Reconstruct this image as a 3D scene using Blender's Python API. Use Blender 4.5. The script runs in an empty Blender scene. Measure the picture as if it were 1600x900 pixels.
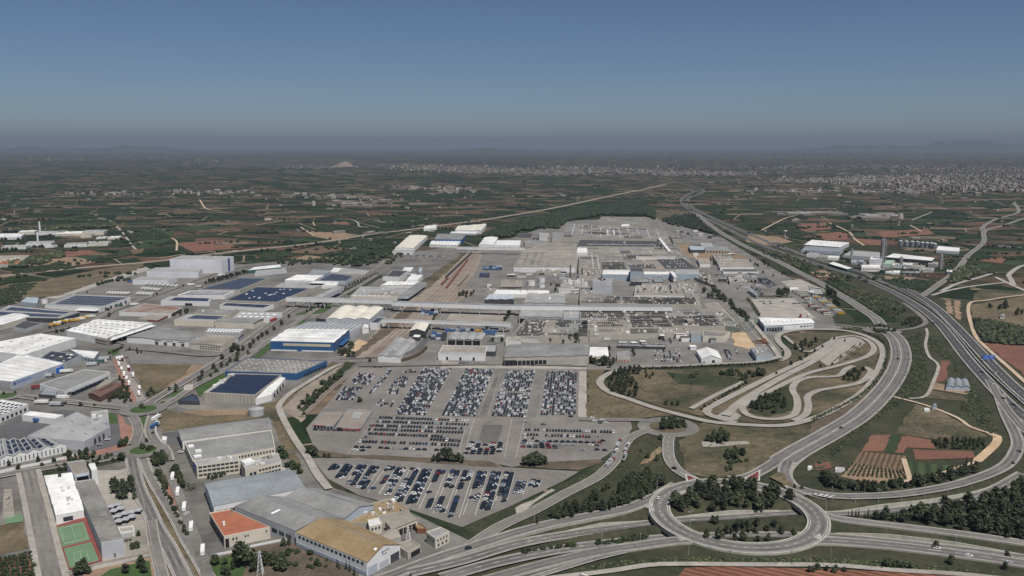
import bpy, math, random
from mathutils import Vector, geometry
R = math.radians
S = bpy.context.scene
COL = S.collection
# ---------------------------------------------------------------- camera, sky, sun, exposure
H = 250.0                       # camera height above the plain, metres
F = 1331.0                      # focal length in pixels of the 1600 px wide picture
PITCH = math.atan((450 - 228) / F)
cam = bpy.data.cameras.new('camera')
cam.sensor_width = 36.0
cam.lens = 36.0 * F / 1600
cam.clip_start = 1.0
cam.clip_end = 250000.0
camo = bpy.data.objects.new('camera', cam)
camo.location = (0, 0, H)
camo.rotation_euler = (R(90) - PITCH, 0, 0)
COL.objects.link(camo)
S.camera = camo
SUN_EL, SUN_AZ = R(61), math.atan2(0.5, -0.866)   # azimuth clockwise from +Y
w = bpy.data.worlds.new('World')
S.world = w
w.use_nodes = True
nt = w.node_tree
bg = nt.nodes['Background']
sky = nt.nodes.new('ShaderNodeTexSky')
sky.sky_type = 'NISHITA'
sky.sun_disc = False
sky.sun_elevation = SUN_EL
sky.sun_rotation = SUN_AZ
sky.altitude = 2500
sky.air_density = 1.0
sky.dust_density = 0.2
sky.ozone_density = 6.0
nt.links.new(sky.outputs[0], bg.inputs[0])
bg.inputs[1].default_value = 0.05
sl = bpy.data.lights.new('sun', 'SUN')
sl.energy = 5.0
sl.angle = R(0.5)
sl.color = (1.0, 0.955, 0.89)
so = bpy.data.objects.new('sun', sl)
tos = Vector((math.sin(SUN_AZ) * math.cos(SUN_EL), math.cos(SUN_AZ) * math.cos(SUN_EL), math.sin(SUN_EL)))
so.rotation_euler = tos.to_track_quat('Z', 'Y').to_euler()
so.location = (0, 0, 600)
COL.objects.link(so)
S.view_settings.view_transform = 'Standard'
S.view_settings.look = 'None'
S.view_settings.exposure = 0.1
S.view_settings.gamma = 1.0
S.cycles.max_bounces = 6
S.cycles.diffuse_bounces = 2
S.cycles.glossy_bounces = 2
S.cycles.transparent_max_bounces = 4
S.cycles.volume_bounces = 0
S.cycles.use_denoising = True
HAZE_DENSITY = 4.0e-5
HAZE_COLOR = (0.325, 0.390, 0.500)

# ---------------------------------------------------------------- helpers
CT, ST = math.cos(PITCH), math.sin(PITCH)
def P(px, py, z=0.0):
    """where the line of sight through a picture point meets the height z"""
    dx, dy = (px - 800) / F, (450 - py) / F
    d = (dx, CT + dy * ST, -ST + dy * CT)
    t = (z - H) / d[2]
    return Vector((d[0] * t, d[1] * t, z))
def PP(pts, z=0.0): return [P(a, b, z) for a, b in pts]

def obj(name, mesh, parent=None, kind=None, loc=None):
    o = bpy.data.objects.new(name, mesh)
    COL.objects.link(o)
    if parent: o.parent = parent
    if kind: o['kind'] = kind
    if loc: o.location = loc
    return o
def tag(o, label, cat, group=None):
    o['label'] = label; o['category'] = cat
    if group: o['group'] = group
    return o
def thing(name, label, cat, loc, group=None, rz=0):
    o = obj(name, None)
    o.location = loc; o.rotation_euler = (0, 0, rz)
    return tag(o, label, cat, group)

class MB:
    def __init__(s): s.v = []; s.f = []; s.m = []
    def face(s, pts, m=0):
        n = len(s.v); s.v += [tuple(p) for p in pts]
        s.f.append(tuple(range(n, n + len(pts)))); s.m.append(m)
    def box(s, lo, hi, m=0, rz=0, c=None):
        (x0, y0, z0), (x1, y1, z1) = lo, hi
        p = [(x0,y0,z0),(x1,y0,z0),(x1,y1,z0),(x0,y1,z0),(x0,y0,z1),(x1,y0,z1),(x1,y1,z1),(x0,y1,z1)]
        if rz or c:
            k, q = math.cos(rz), math.sin(rz); c = c or (0, 0, 0)
            p = [(c[0] + a*k - b*q, c[1] + a*q + b*k, c[2] + z) for a, b, z in p]
        s.hexa(p, m)
    def hexa(s, p, m=0):
        n = len(s.v); s.v += [tuple(a) for a in p]
        for f in ((3,2,1,0),(4,5,6,7),(0,1,5,4),(1,2,6,5),(2,3,7,6),(3,0,4,7)):
            s.f.append(tuple(n + i for i in f)); s.m.append(m)
    def prism(s, base, z0, z1, m=0, mt=None):
        """upright prism over a ring of xy points, given anticlockwise"""
        k = len(base)
        for i in range(k):
            a, b = base[i], base[(i + 1) % k]
            s.face([(a[0],a[1],z0),(b[0],b[1],z0),(b[0],b[1],z1),(a[0],a[1],z1)], m)
        s.face([(p[0], p[1], z1) for p in base], m if mt is None else mt)
    def cyl(s, c, r, z0, z1, n=12, m=0, r1=None, cap=True):
        r1 = r if r1 is None else r1
        a = [(c[0] + r*math.cos(2*math.pi*i/n), c[1] + r*math.sin(2*math.pi*i/n), z0) for i in range(n)]
        b = [(c[0] + r1*math.cos(2*math.pi*i/n), c[1] + r1*math.sin(2*math.pi*i/n), z1) for i in range(n)]
        for i in range(n):
            j = (i + 1) % n; s.face([a[i], a[j], b[j], b[i]], m)
        if cap: s.face(b, m)
    def bar(s, a, b, wd, m=0):
        a, b = Vector(a), Vector(b); d = (b - a).normalized()
        u = d.cross(Vector((0, 0, 1)));
        u = Vector((1, 0, 0)) if u.length < 1e-4 else u.normalized()
        v = d.cross(u)
        u *= wd / 2; v *= wd / 2
        s.hexa([a-u-v, a+u-v, a+u+v, a-u+v, b-u-v, b+u-v, b+u+v, b-u+v], m)
    def build(s, name, mats, parent=None, kind=None, smooth=False):
        me = bpy.data.meshes.new(name)
        me.from_pydata(s.v, [], s.f)
        for q in (mats if isinstance(mats, (list, tuple)) else [mats]): me.materials.append(MT[q] if isinstance(q, str) else q)
        if any(s.m): me.polygons.foreach_set('material_index', s.m)
        if smooth: me.polygons.foreach_set('use_smooth', [True] * len(s.f))
        me.update()
        return obj(name, me, parent, kind)

# ---------------------------------------------------------------- materials
MT = {}
def M(name, c, rough=0.85, var=0.18, scale=0.12, c2=None, metal=0.0, spec=0.3, fine=0.0, stretch=(1,1,1), rnd=0.0, rot=0.0, rows=None):
    m = bpy.data.materials.new(name); m.use_nodes = True
    t = m.node_tree; N = t.nodes; L = t.links
    b = N['Principled BSDF']
    b.inputs['Roughness'].default_value = rough
    b.inputs['Metallic'].default_value = metal
    b.inputs['Specular IOR Level'].default_value = spec
    g = N.new('ShaderNodeNewGeometry')
    mp = N.new('ShaderNodeMapping'); mp.inputs['Scale'].default_value = stretch; mp.inputs['Rotation'].default_value = (0, 0, rot)
    L.new(g.outputs['Position'], mp.inputs['Vector'])
    n = N.new('ShaderNodeTexNoise'); n.inputs['Scale'].default_value = scale; n.inputs['Detail'].default_value = 5; n.inputs['Roughness'].default_value = 0.62
    L.new(mp.outputs[0], n.inputs['Vector'])
    r = N.new('ShaderNodeValToRGB')
    e = r.color_ramp.elements
    e[0].position, e[1].position = 0.33, 0.67
    if c2 is None:
        e[0].color = (*[x * (1 - var) for x in c], 1); e[1].color = (*[min(1, x * (1 + var)) for x in c], 1)
    else:
        e[0].color = (*c, 1); e[1].color = (*c2, 1)
    L.new(n.outputs['Fac'], r.inputs['Fac'])
    out = r.outputs['Color']
    def mul(fac_socket, lo, hi, out):
        mr = N.new('ShaderNodeMapRange'); mr.inputs['To Min'].default_value = lo; mr.inputs['To Max'].default_value = hi
        L.new(fac_socket, mr.inputs['Value'])
        mx = N.new('ShaderNodeMix'); mx.data_type = 'RGBA'; mx.blend_type = 'MULTIPLY'; mx.inputs['Factor'].default_value = 1
        L.new(out, mx.inputs['A']); L.new(mr.outputs[0], mx.inputs['B'])
        return mx.outputs['Result']
    if fine:
        n2 = N.new('ShaderNodeTexNoise'); n2.inputs['Scale'].default_value = scale * 9; n2.inputs['Detail'].default_value = 3
        L.new(mp.outputs[0], n2.inputs['Vector'])
        out = mul(n2.outputs['Fac'], 1 - fine * 2, 1 + fine * 2, out)
    if rows:
        period, ang, lo = rows
        m2 = N.new('ShaderNodeMapping'); m2.inputs['Rotation'].default_value = (0, 0, ang)
        L.new(g.outputs['Position'], m2.inputs['Vector'])
        wv = N.new('ShaderNodeTexWave'); wv.inputs['Scale'].default_value = 0.314 / period * 1.0; wv.inputs['Distortion'].default_value = 0.6
        wv.inputs['Detail'].default_value = 1
        L.new(m2.outputs[0], wv.inputs['Vector'])
        out = mul(wv.outputs['Fac'], lo, 1.25, out)
    if rnd:
        oi = N.new('ShaderNodeObjectInfo')
        out = mul(oi.outputs['Random'], 1 - rnd, 1 + rnd, out)
    L.new(out, b.inputs['Base Color'])
    MT[name] = m
    return m
# ground surfaces
M('asphalt', (.15,.141,.131), var=.2, scale=.03, fine=.14)
M('tyre_band', (.108,.103,.098), var=.25, scale=.04, fine=.15)
M('asphalt_dark', (.085,.085,.088), var=.18, scale=.03, fine=.10)
M('motorway_band', (.046,.046,.049), var=.25, scale=.03, fine=.12)
M('motorway', (.064,.064,.067), var=.2, scale=.02, fine=.12)
M('track_tarmac', (.265,.247,.22), var=.14, scale=.05, fine=.1)
M('lot', (.162,.150,.137), var=.22, scale=.018, fine=.12)
M('concrete', (.148,.139,.128), var=.30, scale=.022, fine=.16)
M('concrete_pale', (.29,.268,.24), var=.2, scale=.05, fine=.14)
M('wall_concrete', (.36,.35,.30), var=.18, scale=.15, fine=.08, stretch=(1,1,.25))
M('industrial', (.125,.119,.11), var=.38, scale=.018, fine=.18)
M('pavement', (.23,.21,.19), var=.16, scale=.05, fine=.08)
M('red_pavement', (.24,.13,.10), var=.2, scale=.1, fine=.08)
M('scrub', (.018,.025,.012), c2=(.052,.049,.027), scale=.022, fine=.32)
M('scrub_green', (.017,.027,.012), c2=(.042,.045,.022), scale=.03, fine=.34)
M('dry_grass', (.072,.060,.034), c2=(.15,.117,.073), scale=.028, fine=.30)
M('olive_grass', (.032,.035,.018), c2=(.130,.102,.064), scale=.016, fine=.36)
M('brown_bank', (.06,.050,.034), c2=(.12,.090,.066), scale=.05, fine=.3)
M('lawn', (.032,.065,.018), c2=(.05,.085,.026), scale=.08, fine=.12)
M('red_soil', (.135,.064,.042), c2=(.175,.09,.06), scale=.03, fine=.10)
M('dark_soil', (.12,.058,.042), c2=(.17,.08,.055), scale=.03, fine=.10)
M('tan_soil', (.17,.12,.08), c2=(.26,.185,.125), scale=.03, fine=.2)
M('orange_sand', (.36,.25,.15), c2=(.48,.36,.24), scale=.04, fine=.1)
M('dirt_track', (.36,.27,.19), c2=(.44,.35,.26), scale=.05, fine=.08)
M('ballast', (.18,.15,.12), c2=(.27,.225,.18), scale=.04, fine=.12)
M('orchard', (.018,.034,.014), c2=(.032,.050,.020), scale=.02, fine=.15)
M('orchard_rows', (.030,.048,.018), c2=(.04,.058,.024), scale=.02, fine=.1, rows=(9, R(25), .55))
M('vine_soil', (.11,.075,.045), c2=(.15,.10,.065), scale=.03, fine=.12, rows=(4, R(30), .5))
M('red_rows', (.14,.060,.036), c2=(.185,.085,.054), scale=.03, fine=.14, rows=(5, R(-62), .62))
M('lot_line', (.40,.385,.35), var=.2, scale=.3)
M('canopy_grey', (.29,.29,.31), var=.15, scale=.3)
M('court_green', (.115,.19,.11), var=.08, scale=.08, fine=.03)
M('court_red', (.19,.055,.048), var=.12, scale=.1)
M('red_marking', (.14,.035,.035), var=.2, scale=.2)
M('white_line', (.46,.455,.44), var=.35, scale=.15, fine=.2)
M('quarry', (.20,.155,.12), var=.2, scale=.005)
M('hill_scrub', (.03,.036,.03), c2=(.06,.06,.045), scale=.002, fine=.2)
M('rail_steel', (.16,.10,.075), rough=.6, var=.2)
# building surfaces
M('white_wall', (.62,.62,.61), var=.08, scale=.1)
M('cream_wall', (.52,.48,.40), var=.09, scale=.1)
M('beige_wall', (.36,.335,.29), var=.1, scale=.1)
M('grey_wall', (.40,.41,.43), var=.09, scale=.08)
M('pale_grey_wall', (.56,.57,.60), var=.08, scale=.05)
M('blue_grey_wall', (.34,.38,.44), var=.09, scale=.08)
M('dark_wall', (.05,.052,.058), var=.2, scale=.1)
M('blue_wall', (.028,.09,.21), rough=.5, var=.1, scale=.08)
M('light_blue_wall', (.31,.36,.40), rough=.6, var=.1, scale=.08)
M('green_wall', (.03,.09,.085), var=.1)
M('mint_wall', (.27,.37,.30), var=.1)
M('brown_wall', (.12,.07,.055), var=.15)
M('red_trim', (.25,.035,.03), var=.15)
M('white_roof', (.60,.60,.585), rough=.7, var=.2, scale=.05, fine=.08)
M('cream_roof', (.56,.53,.46), rough=.7, var=.14, scale=.05, fine=.08)
M('grey_roof', (.195,.195,.19), rough=.75, var=.22, scale=.035, fine=.12)
M('blue_grey_roof', (.20,.218,.232), rough=.7, var=.2, scale=.04, fine=.1)
M('light_grey_roof', (.275,.275,.272), rough=.75, var=.18, scale=.04, fine=.1)
M('factory_roof', (.178,.169,.156), rough=.85, var=.34, scale=.03, fine=.22)
M('tan_roof', (.235,.215,.187), rough=.85, var=.24, scale=.03, fine=.16)
M('roof_dark_patch', (.085,.079,.072), rough=.85, var=.35, scale=.05, fine=.25)
M('roof_rose', (.22,.19,.165), rough=.85, var=.25, scale=.04, fine=.2)
M('frame_green', (.10,.20,.15), var=.1)
M('ochre_roof', (.195,.138,.070), rough=.85, var=.16, scale=.06, fine=.14, c2=(.265,.20,.12))
M('terracotta', (.29,.105,.06), rough=.85, var=.12, scale=.08, fine=.06)
M('brown_roof', (.20,.155,.135), c2=(.24,.215,.19), var=.15, scale=.04)
M('dark_roof', (.055,.055,.06), rough=.8, var=.25, scale=.06, fine=.1)
M('rusty_roof', (.16,.075,.055), c2=(.27,.25,.22), var=.2, scale=.03)
M('solar', (.016,.021,.042), rough=.35, var=.2, scale=.1, spec=.5)
M('solar_grey', (.040,.048,.068), rough=.35, var=.2, scale=.1, spec=.5)
M('town_white', (.18,.165,.15), var=.2, scale=.01)
M('town_cream', (.17,.14,.118), var=.25, scale=.01)
M('town_tile', (.16,.10,.078), var=.2, scale=.02)
M('glass', (.03,.04,.05), rough=.15, var=.2, spec=.6)
M('skylight', (.72,.74,.74), rough=.4, var=.06)
M('monitor_dark', (.042,.039,.036), rough=.85, var=.3, scale=.12)
M('vent_metal', (.50,.49,.47), rough=.5, var=.15)
M('pipe_metal', (.30,.30,.30), rough=.5, var=.3)
M('stack_dark', (.07,.07,.075), rough=.7, var=.2)
M('opening', (.015,.015,.017), rough=.9, var=.1)
M('panel_tan', (.46,.41,.30), var=.06)
M('steel', (.42,.43,.44), rough=.5, var=.1, metal=.2)
M('silo_metal', (.22,.25,.28), rough=.45, var=.2, metal=.3)
M('sign_blue', (.02,.12,.50), rough=.5, var=.05)
M('sign_ink', (.05,.09,.22), rough=.6, var=.05)
M('pool_blue', (.05,.40,.62), rough=.1, var=.05)
# vegetation
M('leaf_dark', (.024,.034,.016), rough=.7, var=.35, scale=.5, rnd=.3)
M('leaf_light', (.062,.072,.032), rough=.7, var=.35, scale=.5, rnd=.3)
M('pine_dark', (.016,.025,.013), rough=.75, var=.35, scale=.5, rnd=.3)
M('pine_light', (.050,.060,.030), rough=.75, var=.35, scale=.5, rnd=.3)
M('bush_green', (.035,.060,.022), rough=.75, var=.35, scale=.5, rnd=.3)
M('far_leaf', (.020,.032,.016), rough=.8, var=.4, scale=.02)
M('bark', (.09,.065,.045), var=.25, scale=1)
# vehicles
PAINT = {'black': (.008,.009,.012), 'navy': (.011,.013,.026), 'white': (.72,.72,.72), 'silver': (.36,.38,.41), 'blue': (.025,.05,.12), 'red': (.25,.015,.015), 'grey': (.09,.095,.105)}
for k, c in PAINT.items(): M('paint_' + k, c, rough=.22, var=.03, spec=.6)
M('tyre', (.015,.015,.015), var=.1)
M('car_glass', (.02,.028,.036), rough=.08, var=.1, spec=.8)
M('tarpaulin', (.66,.66,.65), rough=.6, var=.06)
M('rust_paint', (.18,.075,.045), rough=.7, var=.25, scale=.2)
M('truck_red', (.19,.03,.03), rough=.4, var=.1)
M('coach_white', (.60,.58,.50), rough=.35, var=.06)
M('container_blue', (.04,.10,.24), rough=.6, var=.25, scale=.2)
M('container_yellow', (.55,.32,.05), rough=.6, var=.2)
# ---------------------------------------------------------------- trenches of the sunken carriageways
def catmull(pts, step=7.0):
    out = []
    n = len(pts)
    for i in range(n - 1):
        p0 = pts[i - 1] if i else pts[0] * 2 - pts[1]
        p1, p2 = pts[i], pts[i + 1]
        p3 = pts[i + 2] if i + 2 < n else p2 * 2 - p1
        k = max(1, min(40, int((p2 - p1).length / step)))
        for j in range(k):
            t = j / k
            out.append(0.5 * ((2 * p1) + (p2 - p0) * t + (2*p0 - 5*p1 + 4*p2 - p3) * t*t + (3*p1 - p0 - 3*p2 + p3) * t**3))
    out.append(pts[-1].copy())
    return out
def path(pts):
    """(px, py) or (px, py, z) picture points turned into a smooth line over the ground"""
    return catmull([P(p[0], p[1], p[2] if len(p) > 2 else 0) for p in pts])

UPPER = path([(640,897,0),(720,878,0),(800,854,-1),(870,840,-3),(960,827,-4.6),(1054,816,-4.6),(1140,811,-4.6),(1246,804,-4.6),(1320,806,-4.6),(1420,797,-4.6),(1490,786,-3.6),(1550,769,-1.8),(1600,742,0)])
LOWER = path([(690,905,0),(780,880,0),(880,860,-2.5),(960,850,-4.6),(1040,843,-4.6),(1140,839,-4.6),(1250,839,-4.6),(1330,843,-4.6),(1430,853,-4.6),(1520,863,-3.6),(1600,874,-2.5),(1660,882,-1.5)])
def near_path(x, y, pth):
    best = (1e9, 0)
    for i in range(len(pth) - 1):
        a, b = pth[i], pth[i + 1]
        ex, ey = b.x - a.x, b.y - a.y
        l2 = ex*ex + ey*ey or 1e-9
        t = max(0, min(1, ((x - a.x)*ex + (y - a.y)*ey) / l2))
        d = math.hypot(x - a.x - ex*t, y - a.y - ey*t)
        if d < best[0]: best = (d, a.z + (b.z - a.z)*t)
    return best
def gz(x, y):
    """height of the ground: zero but for the two cuttings"""
    z = 0.0
    if 420 < y < 700 and -80 < x < 520:
        for pth, hw in ((UPPER[::3] + UPPER[-1:], 5.6), (LOWER[::3] + LOWER[-1:], 5.6)):
            d, zt = near_path(x, y, pth)
            if zt > -0.05: continue
            if d < hw: z = min(z, zt - 0.2)
            elif d < hw + 1.4: z = min(z, (zt - 0.2) * (1 - .7 * (d - hw) / 1.4))
            elif d < hw + 6: z = min(z, (zt - 0.2) * .3 * (1 - (d - hw - 1.4) / 4.6))
    return z
def inside(x, y, poly):
    c = False; j = len(poly) - 1
    for i in range(len(poly)):
        a, b = poly[i], poly[j]
        if (a[1] > y) != (b[1] > y) and x < (b[0] - a[0]) * (y - a[1]) / (b[1] - a[1]) + a[0]: c = not c
        j = i
    return c

# ---------------------------------------------------------------- ground sheet
def ground_material():
    m = bpy.data.materials.new('farmland'); m.use_nodes = True
    t = m.node_tree; N = t.nodes; L = t.links
    b = N['Principled BSDF']; b.inputs['Roughness'].default_value = .9; b.inputs['Specular IOR Level'].default_value = .1
    g = N.new('ShaderNodeNewGeometry')
    def mapping(rot, sc):
        mp = N.new('ShaderNodeMapping'); mp.inputs['Rotation'].default_value = (0, 0, rot); mp.inputs['Scale'].default_value = sc
        L.new(g.outputs['Position'], mp.inputs['Vector']); return mp.outputs[0]
    def noise(sc, vec, det=3):
        n = N.new('ShaderNodeTexNoise'); n.inputs['Scale'].default_value = sc; n.inputs['Detail'].default_value = det
        L.new(vec, n.inputs['Vector']); return n.outputs['Fac']
    def ramp(fac, stops, const=True):
        r = N.new('ShaderNodeValToRGB'); r.color_ramp.interpolation = 'CONSTANT' if const else 'LINEAR'
        e = r.color_ramp.elements
        e[0].position = stops[0][0]; e[0].color = (*stops[0][1], 1)
        e[1].position = stops[1][0]; e[1].color = (*stops[1][1], 1)
        for p, c in stops[2:]:
            q = e.new(p); q.color = (*c, 1)
        L.new(fac, r.inputs['Fac']); return r.outputs['Color']
    def math_(op, a, b_):
        q = N.new('ShaderNodeMath'); q.operation = op
        for i, s in enumerate((a, b_)):
            if isinstance(s, (int, float)): q.inputs[i].default_value = s
            else: L.new(s, q.inputs[i])
        return q.outputs[0]
    def mix(fac, a, b_, mode='MIX'):
        q = N.new('ShaderNodeMix'); q.data_type = 'RGBA'; q.blend_type = mode
        if isinstance(fac, (int, float)): q.inputs['Factor'].default_value = fac
        else: L.new(fac, q.inputs['Factor'])
        for k, s in (('A', a), ('B', b_)):
            if isinstance(s, tuple): q.inputs[k].default_value = (*s, 1)
            else: L.new(s, q.inputs[k])
        return q.outputs['Result']
    base = mapping(R(-14), (1, 1.5, 1))
    def vor(sc, vec, feat='F1'):
        v = N.new('ShaderNodeTexVoronoi'); v.voronoi_dimensions = '2D'; v.feature = feat
        if feat == 'F1': v.distance = 'CHEBYCHEV'
        v.inputs['Scale'].default_value = sc; v.inputs['Randomness'].default_value = .85
        L.new(vec, v.inputs['Vector']); return v
    v1 = vor(1 / 120, base)
    sep = N.new('ShaderNodeSeparateColor'); L.new(v1.outputs['Color'], sep.inputs[0])
    big = noise(1 / 2600, base, 2)
    sel = math_('ADD', sep.outputs['Red'], math_('MULTIPLY', math_('SUBTRACT', big, .5), 1.1))
    sx = N.new('ShaderNodeSeparateXYZ'); L.new(g.outputs['Position'], sx.inputs[0])
    cl = N.new('ShaderNodeClamp'); L.new(math_('MULTIPLY', sx.outputs['X'], 1 / 9000), cl.inputs['Value']); cl.inputs['Min'].default_value = -.01; cl.inputs['Max'].default_value = .15
    sel = math_('ADD', sel, cl.outputs[0])
    pal = [(0, (.012,.021,.010)), (.18, (.017,.029,.013)), (.36, (.020,.031,.015)), (.50, (.040,.038,.023)), (.56, (.014,.023,.011)), (.68, (.080,.058,.040)), (.75, (.095,.060,.043)), (.82, (.055,.038,.028)), (.89, (.13,.10,.072)), (.94, (.030,.034,.019))]
    col = ramp(sel, pal)
    # crop rows and patchiness inside each field
    col = mix(1.0, col, ramp(noise(1 / 30, base, 4), [(.3, (.72,.72,.72)), (.7, (1.3,1.3,1.3))], False), 'MULTIPLY')
    # scattered pale farm buildings, tracks, sheds far off
    sp = vor(1 / 42, base)
    sep2 = N.new('ShaderNodeSeparateColor'); L.new(sp.outputs['Color'], sep2.inputs[0])
    dens = noise(1 / 1500, mapping(0, (1, 1, 1)), 3)
    isb = math_('GREATER_THAN', math_('ADD', sep2.outputs['Green'], math_('MULTIPLY', math_('SUBTRACT', dens, .5), .35)), .987)
    sepb = ramp(sep2.outputs['Blue'], [(0, (.36,.34,.31)), (.4, (.24,.16,.12)), (.6, (.30,.27,.23))])
    near = math_('LESS_THAN', sp.outputs['Distance'], .22)
    col = mix(math_('MULTIPLY', isb, near), col, sepb)
    # dirt tracks between fields
    ed = vor(1 / 300, mapping(R(-20), (1, 1.3, 1)), 'DISTANCE_TO_EDGE')
    trk = math_('LESS_THAN', ed.outputs['Distance'], .008)
    col = mix(trk, col, (.20,.16,.12))
    # thin hedge and tree belts
    ed2 = vor(1 / 170, base, 'DISTANCE_TO_EDGE')
    hd = math_('MULTIPLY', math_('LESS_THAN', ed2.outputs['Distance'], .035), math_('GREATER_THAN', noise(1 / 70, base), .56))
    col = mix(hd, col, (.016,.026,.013))
    L.new(col, b.inputs['Base Color'])
    MT['farmland'] = m
ground_material()

def axis(lo, hi, step, far_lo, far_hi):
    a = [lo + i * step for i in range(int((hi - lo) / step) + 1)]
    d = step
    while a[-1] < far_hi: d *= 1.35; a.append(a[-1] + d)
    d = step
    while a[0] > far_lo: d *= 1.35; a.insert(0, a[0] - d)
    return a
xs = axis(-70, 510, 2.0, -70000, 70000)
ys = axis(440, 690, 2.0, -3000, 90000)
SCRUB = [tuple(P(a, b)[:2]) for a, b in [(917,657),(940,600),(1000,572),(1215,565),(1300,500),(1370,500),(1392,470),(1300,430),(1180,380),(1120,345),(1200,372),(1290,405),(1400,440),(1450,462),(1600,440),(1640,470),(1700,700),(1700,960),(500,960),(520,900),(640,885),(740,850),(700,820),(800,795),(900,745),(960,700)]]
gm = MB()
hs = {}
for j in range(len(ys)):
    for i in range(len(xs)):
        gm.v.append((xs[i], ys[j], gz(xs[i], ys[j])))
nx = len(xs)
for j in range(len(ys) - 1):
    for i in range(nx - 1):
        gm.f.append((j*nx + i, j*nx + i + 1, (j+1)*nx + i + 1, (j+1)*nx + i))
        gm.m.append(1 if inside((xs[i]+xs[i+1])/2, (ys[j]+ys[j+1])/2, SCRUB) else 0)
gm.build('ground', ['farmland', 'scrub'], kind='structure')

# ---------------------------------------------------------------- distant hills
def hills(name, px0, px1, dist, depth, prof, seed, mat='hill_scrub'):
    rng = random.Random(seed); mb = MB(); n = 70; k = 10
    ph = [rng.uniform(0, 6.28) for _ in range(5)]
    for j in range(k + 1):
        for i in range(n + 1):
            u, v = i / n, j / k
            px = px0 + (px1 - px0) * u
            Y = dist + depth * v
            x = (px - 800) / F * Y
            h = prof(u) * math.sin(math.pi * v) ** 1.3
            h *= 1 + .16*math.sin(19*u + ph[0] + 3*v) + .10*math.sin(43*u + ph[1] - 5*v) + .06*math.sin(87*u + ph[2] + 9*v)
            mb.v.append((x, Y, max(h, 0) - 1))
    for j in range(k):
        for i in range(n):
            mb.f.append((j*(n+1)+i, j*(n+1)+i+1, (j+1)*(n+1)+i+1, (j+1)*(n+1)+i)); mb.m.append(0)
    return mb.build(name, mat, kind='structure', smooth=True)
bump = lambda u, c, wd: math.exp(-((u - c) / wd) ** 2)
hills('hills', -80, 420, 30000, 7000, lambda u: 170*bump(u,.25,.25) + 200*bump(u,.62,.22), 1)
hills('hills', 330, 640, 10500, 2200, lambda u: 125*bump(u,.55,.2) + 55*bump(u,.2,.15), 2)
hills('hills', 660, 1010, 27000, 5000, lambda u: 160*bump(u,.3,.2) + 80*bump(u,.75,.2), 3)
hills('mountains', 1180, 1720, 32000, 9000, lambda u: 190*bump(u,.25,.2) + 400*bump(u,.62,.26) + 230*bump(u,.95,.2), 4)
def quarry():
    mb = MB(); rng = random.Random(5)
    pts = [(524,236.5,1),(556,236.5,1),(551,234.3,30),(544,232.3,62),(537,233,48),(529,235,22)]
    base = []
    for px, py, z in pts:
        Y = 10480 + z * 5.0
        base.append(Vector(((px - 800) / F * Y, Y, z)))
    c = sum(base, Vector()) / len(base) + Vector((0, -60, 8))
    for i in range(len(base)): mb.face([base[i], base[(i+1) % len(base)], c])
    mb.build('quarry_slope', 'quarry', kind='structure')
quarry()

# ---------------------------------------------------------------- haze: one box of even pale air
hz = MB(); hz.box((-80000, -4000, -9), (80000, 95000, 900))
hm = bpy.data.materials.new('haze'); hm.use_nodes = True
for nd in list(hm.node_tree.nodes):
    if nd.type != 'OUTPUT_MATERIAL': hm.node_tree.nodes.remove(nd)
pv = hm.node_tree.nodes.new('ShaderNodeVolumePrincipled')
pv.inputs['Density'].default_value = HAZE_DENSITY
pv.inputs['Color'].default_value = (*HAZE_COLOR, 1)
pv.inputs['Anisotropy'].default_value = 0.0
hm.node_tree.links.new(pv.outputs[0], [n for n in hm.node_tree.nodes if n.type == 'OUTPUT_MATERIAL'][0].inputs['Volume'])
MT['haze'] = hm
hz.build('haze', 'haze', kind='stuff')

# ---------------------------------------------------------------- sheets: yards, fields, lots
RAGGED = ('scrub_green', 'dry_grass', 'olive_grass', 'brown_bank', 'tan_soil', 'orange_sand', 'red_soil', 'dark_soil', 'orchard', 'ballast', 'lawn')
ZS = [0.03]
def sheet(name, pts, mat, z=None, world=False, kind='structure', hole=None):
    if z is None: ZS[0] += .004; z = ZS[0]
    ring = [Vector((p.x, p.y, z)) for p in (pts if world else PP(pts))]
    if mat in RAGGED:
        rng = random.Random(len(ring) + int(ring[0].x)); out = []
        for i in range(len(ring)):
            a, b = ring[i], ring[(i + 1) % len(ring)]; L_ = (b - a).length; n = max(1, min(40, int(L_ / 9)))
            nrm = Vector((-(b - a).y, (b - a).x, 0)).normalized()
            for k in range(n): out.append(a.lerp(b, k / n) + nrm * (rng.uniform(-1, 1) * min(2.2, L_ * .03) if k else 0))
        ring = out
    tri = geometry.tessellate_polygon([ring])
    mb = MB(); mb.v = [tuple(p) for p in ring]; mb.f = [tuple(t) for t in tri]; mb.m = [0] * len(tri)
    return mb.build(name, mat, kind=kind)
def disc(name, c, r, mat, n=40, r0=None, z=None):
    if z is None: ZS[0] += .004; z = ZS[0]
    mb = MB()
    for i in range(n):
        a, b = 2*math.pi*i/n, 2*math.pi*(i+1)/n
        q = lambda t, rr: (c[0] + rr*math.cos(t), c[1] + rr*math.sin(t), z)
        if r0: mb.face([q(a, r0), q(a, r), q(b, r), q(b, r0)])
        else: mb.face([(c[0], c[1], z), q(a, r), q(b, r)])
    return mb.build(name, mat, kind='structure')

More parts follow.
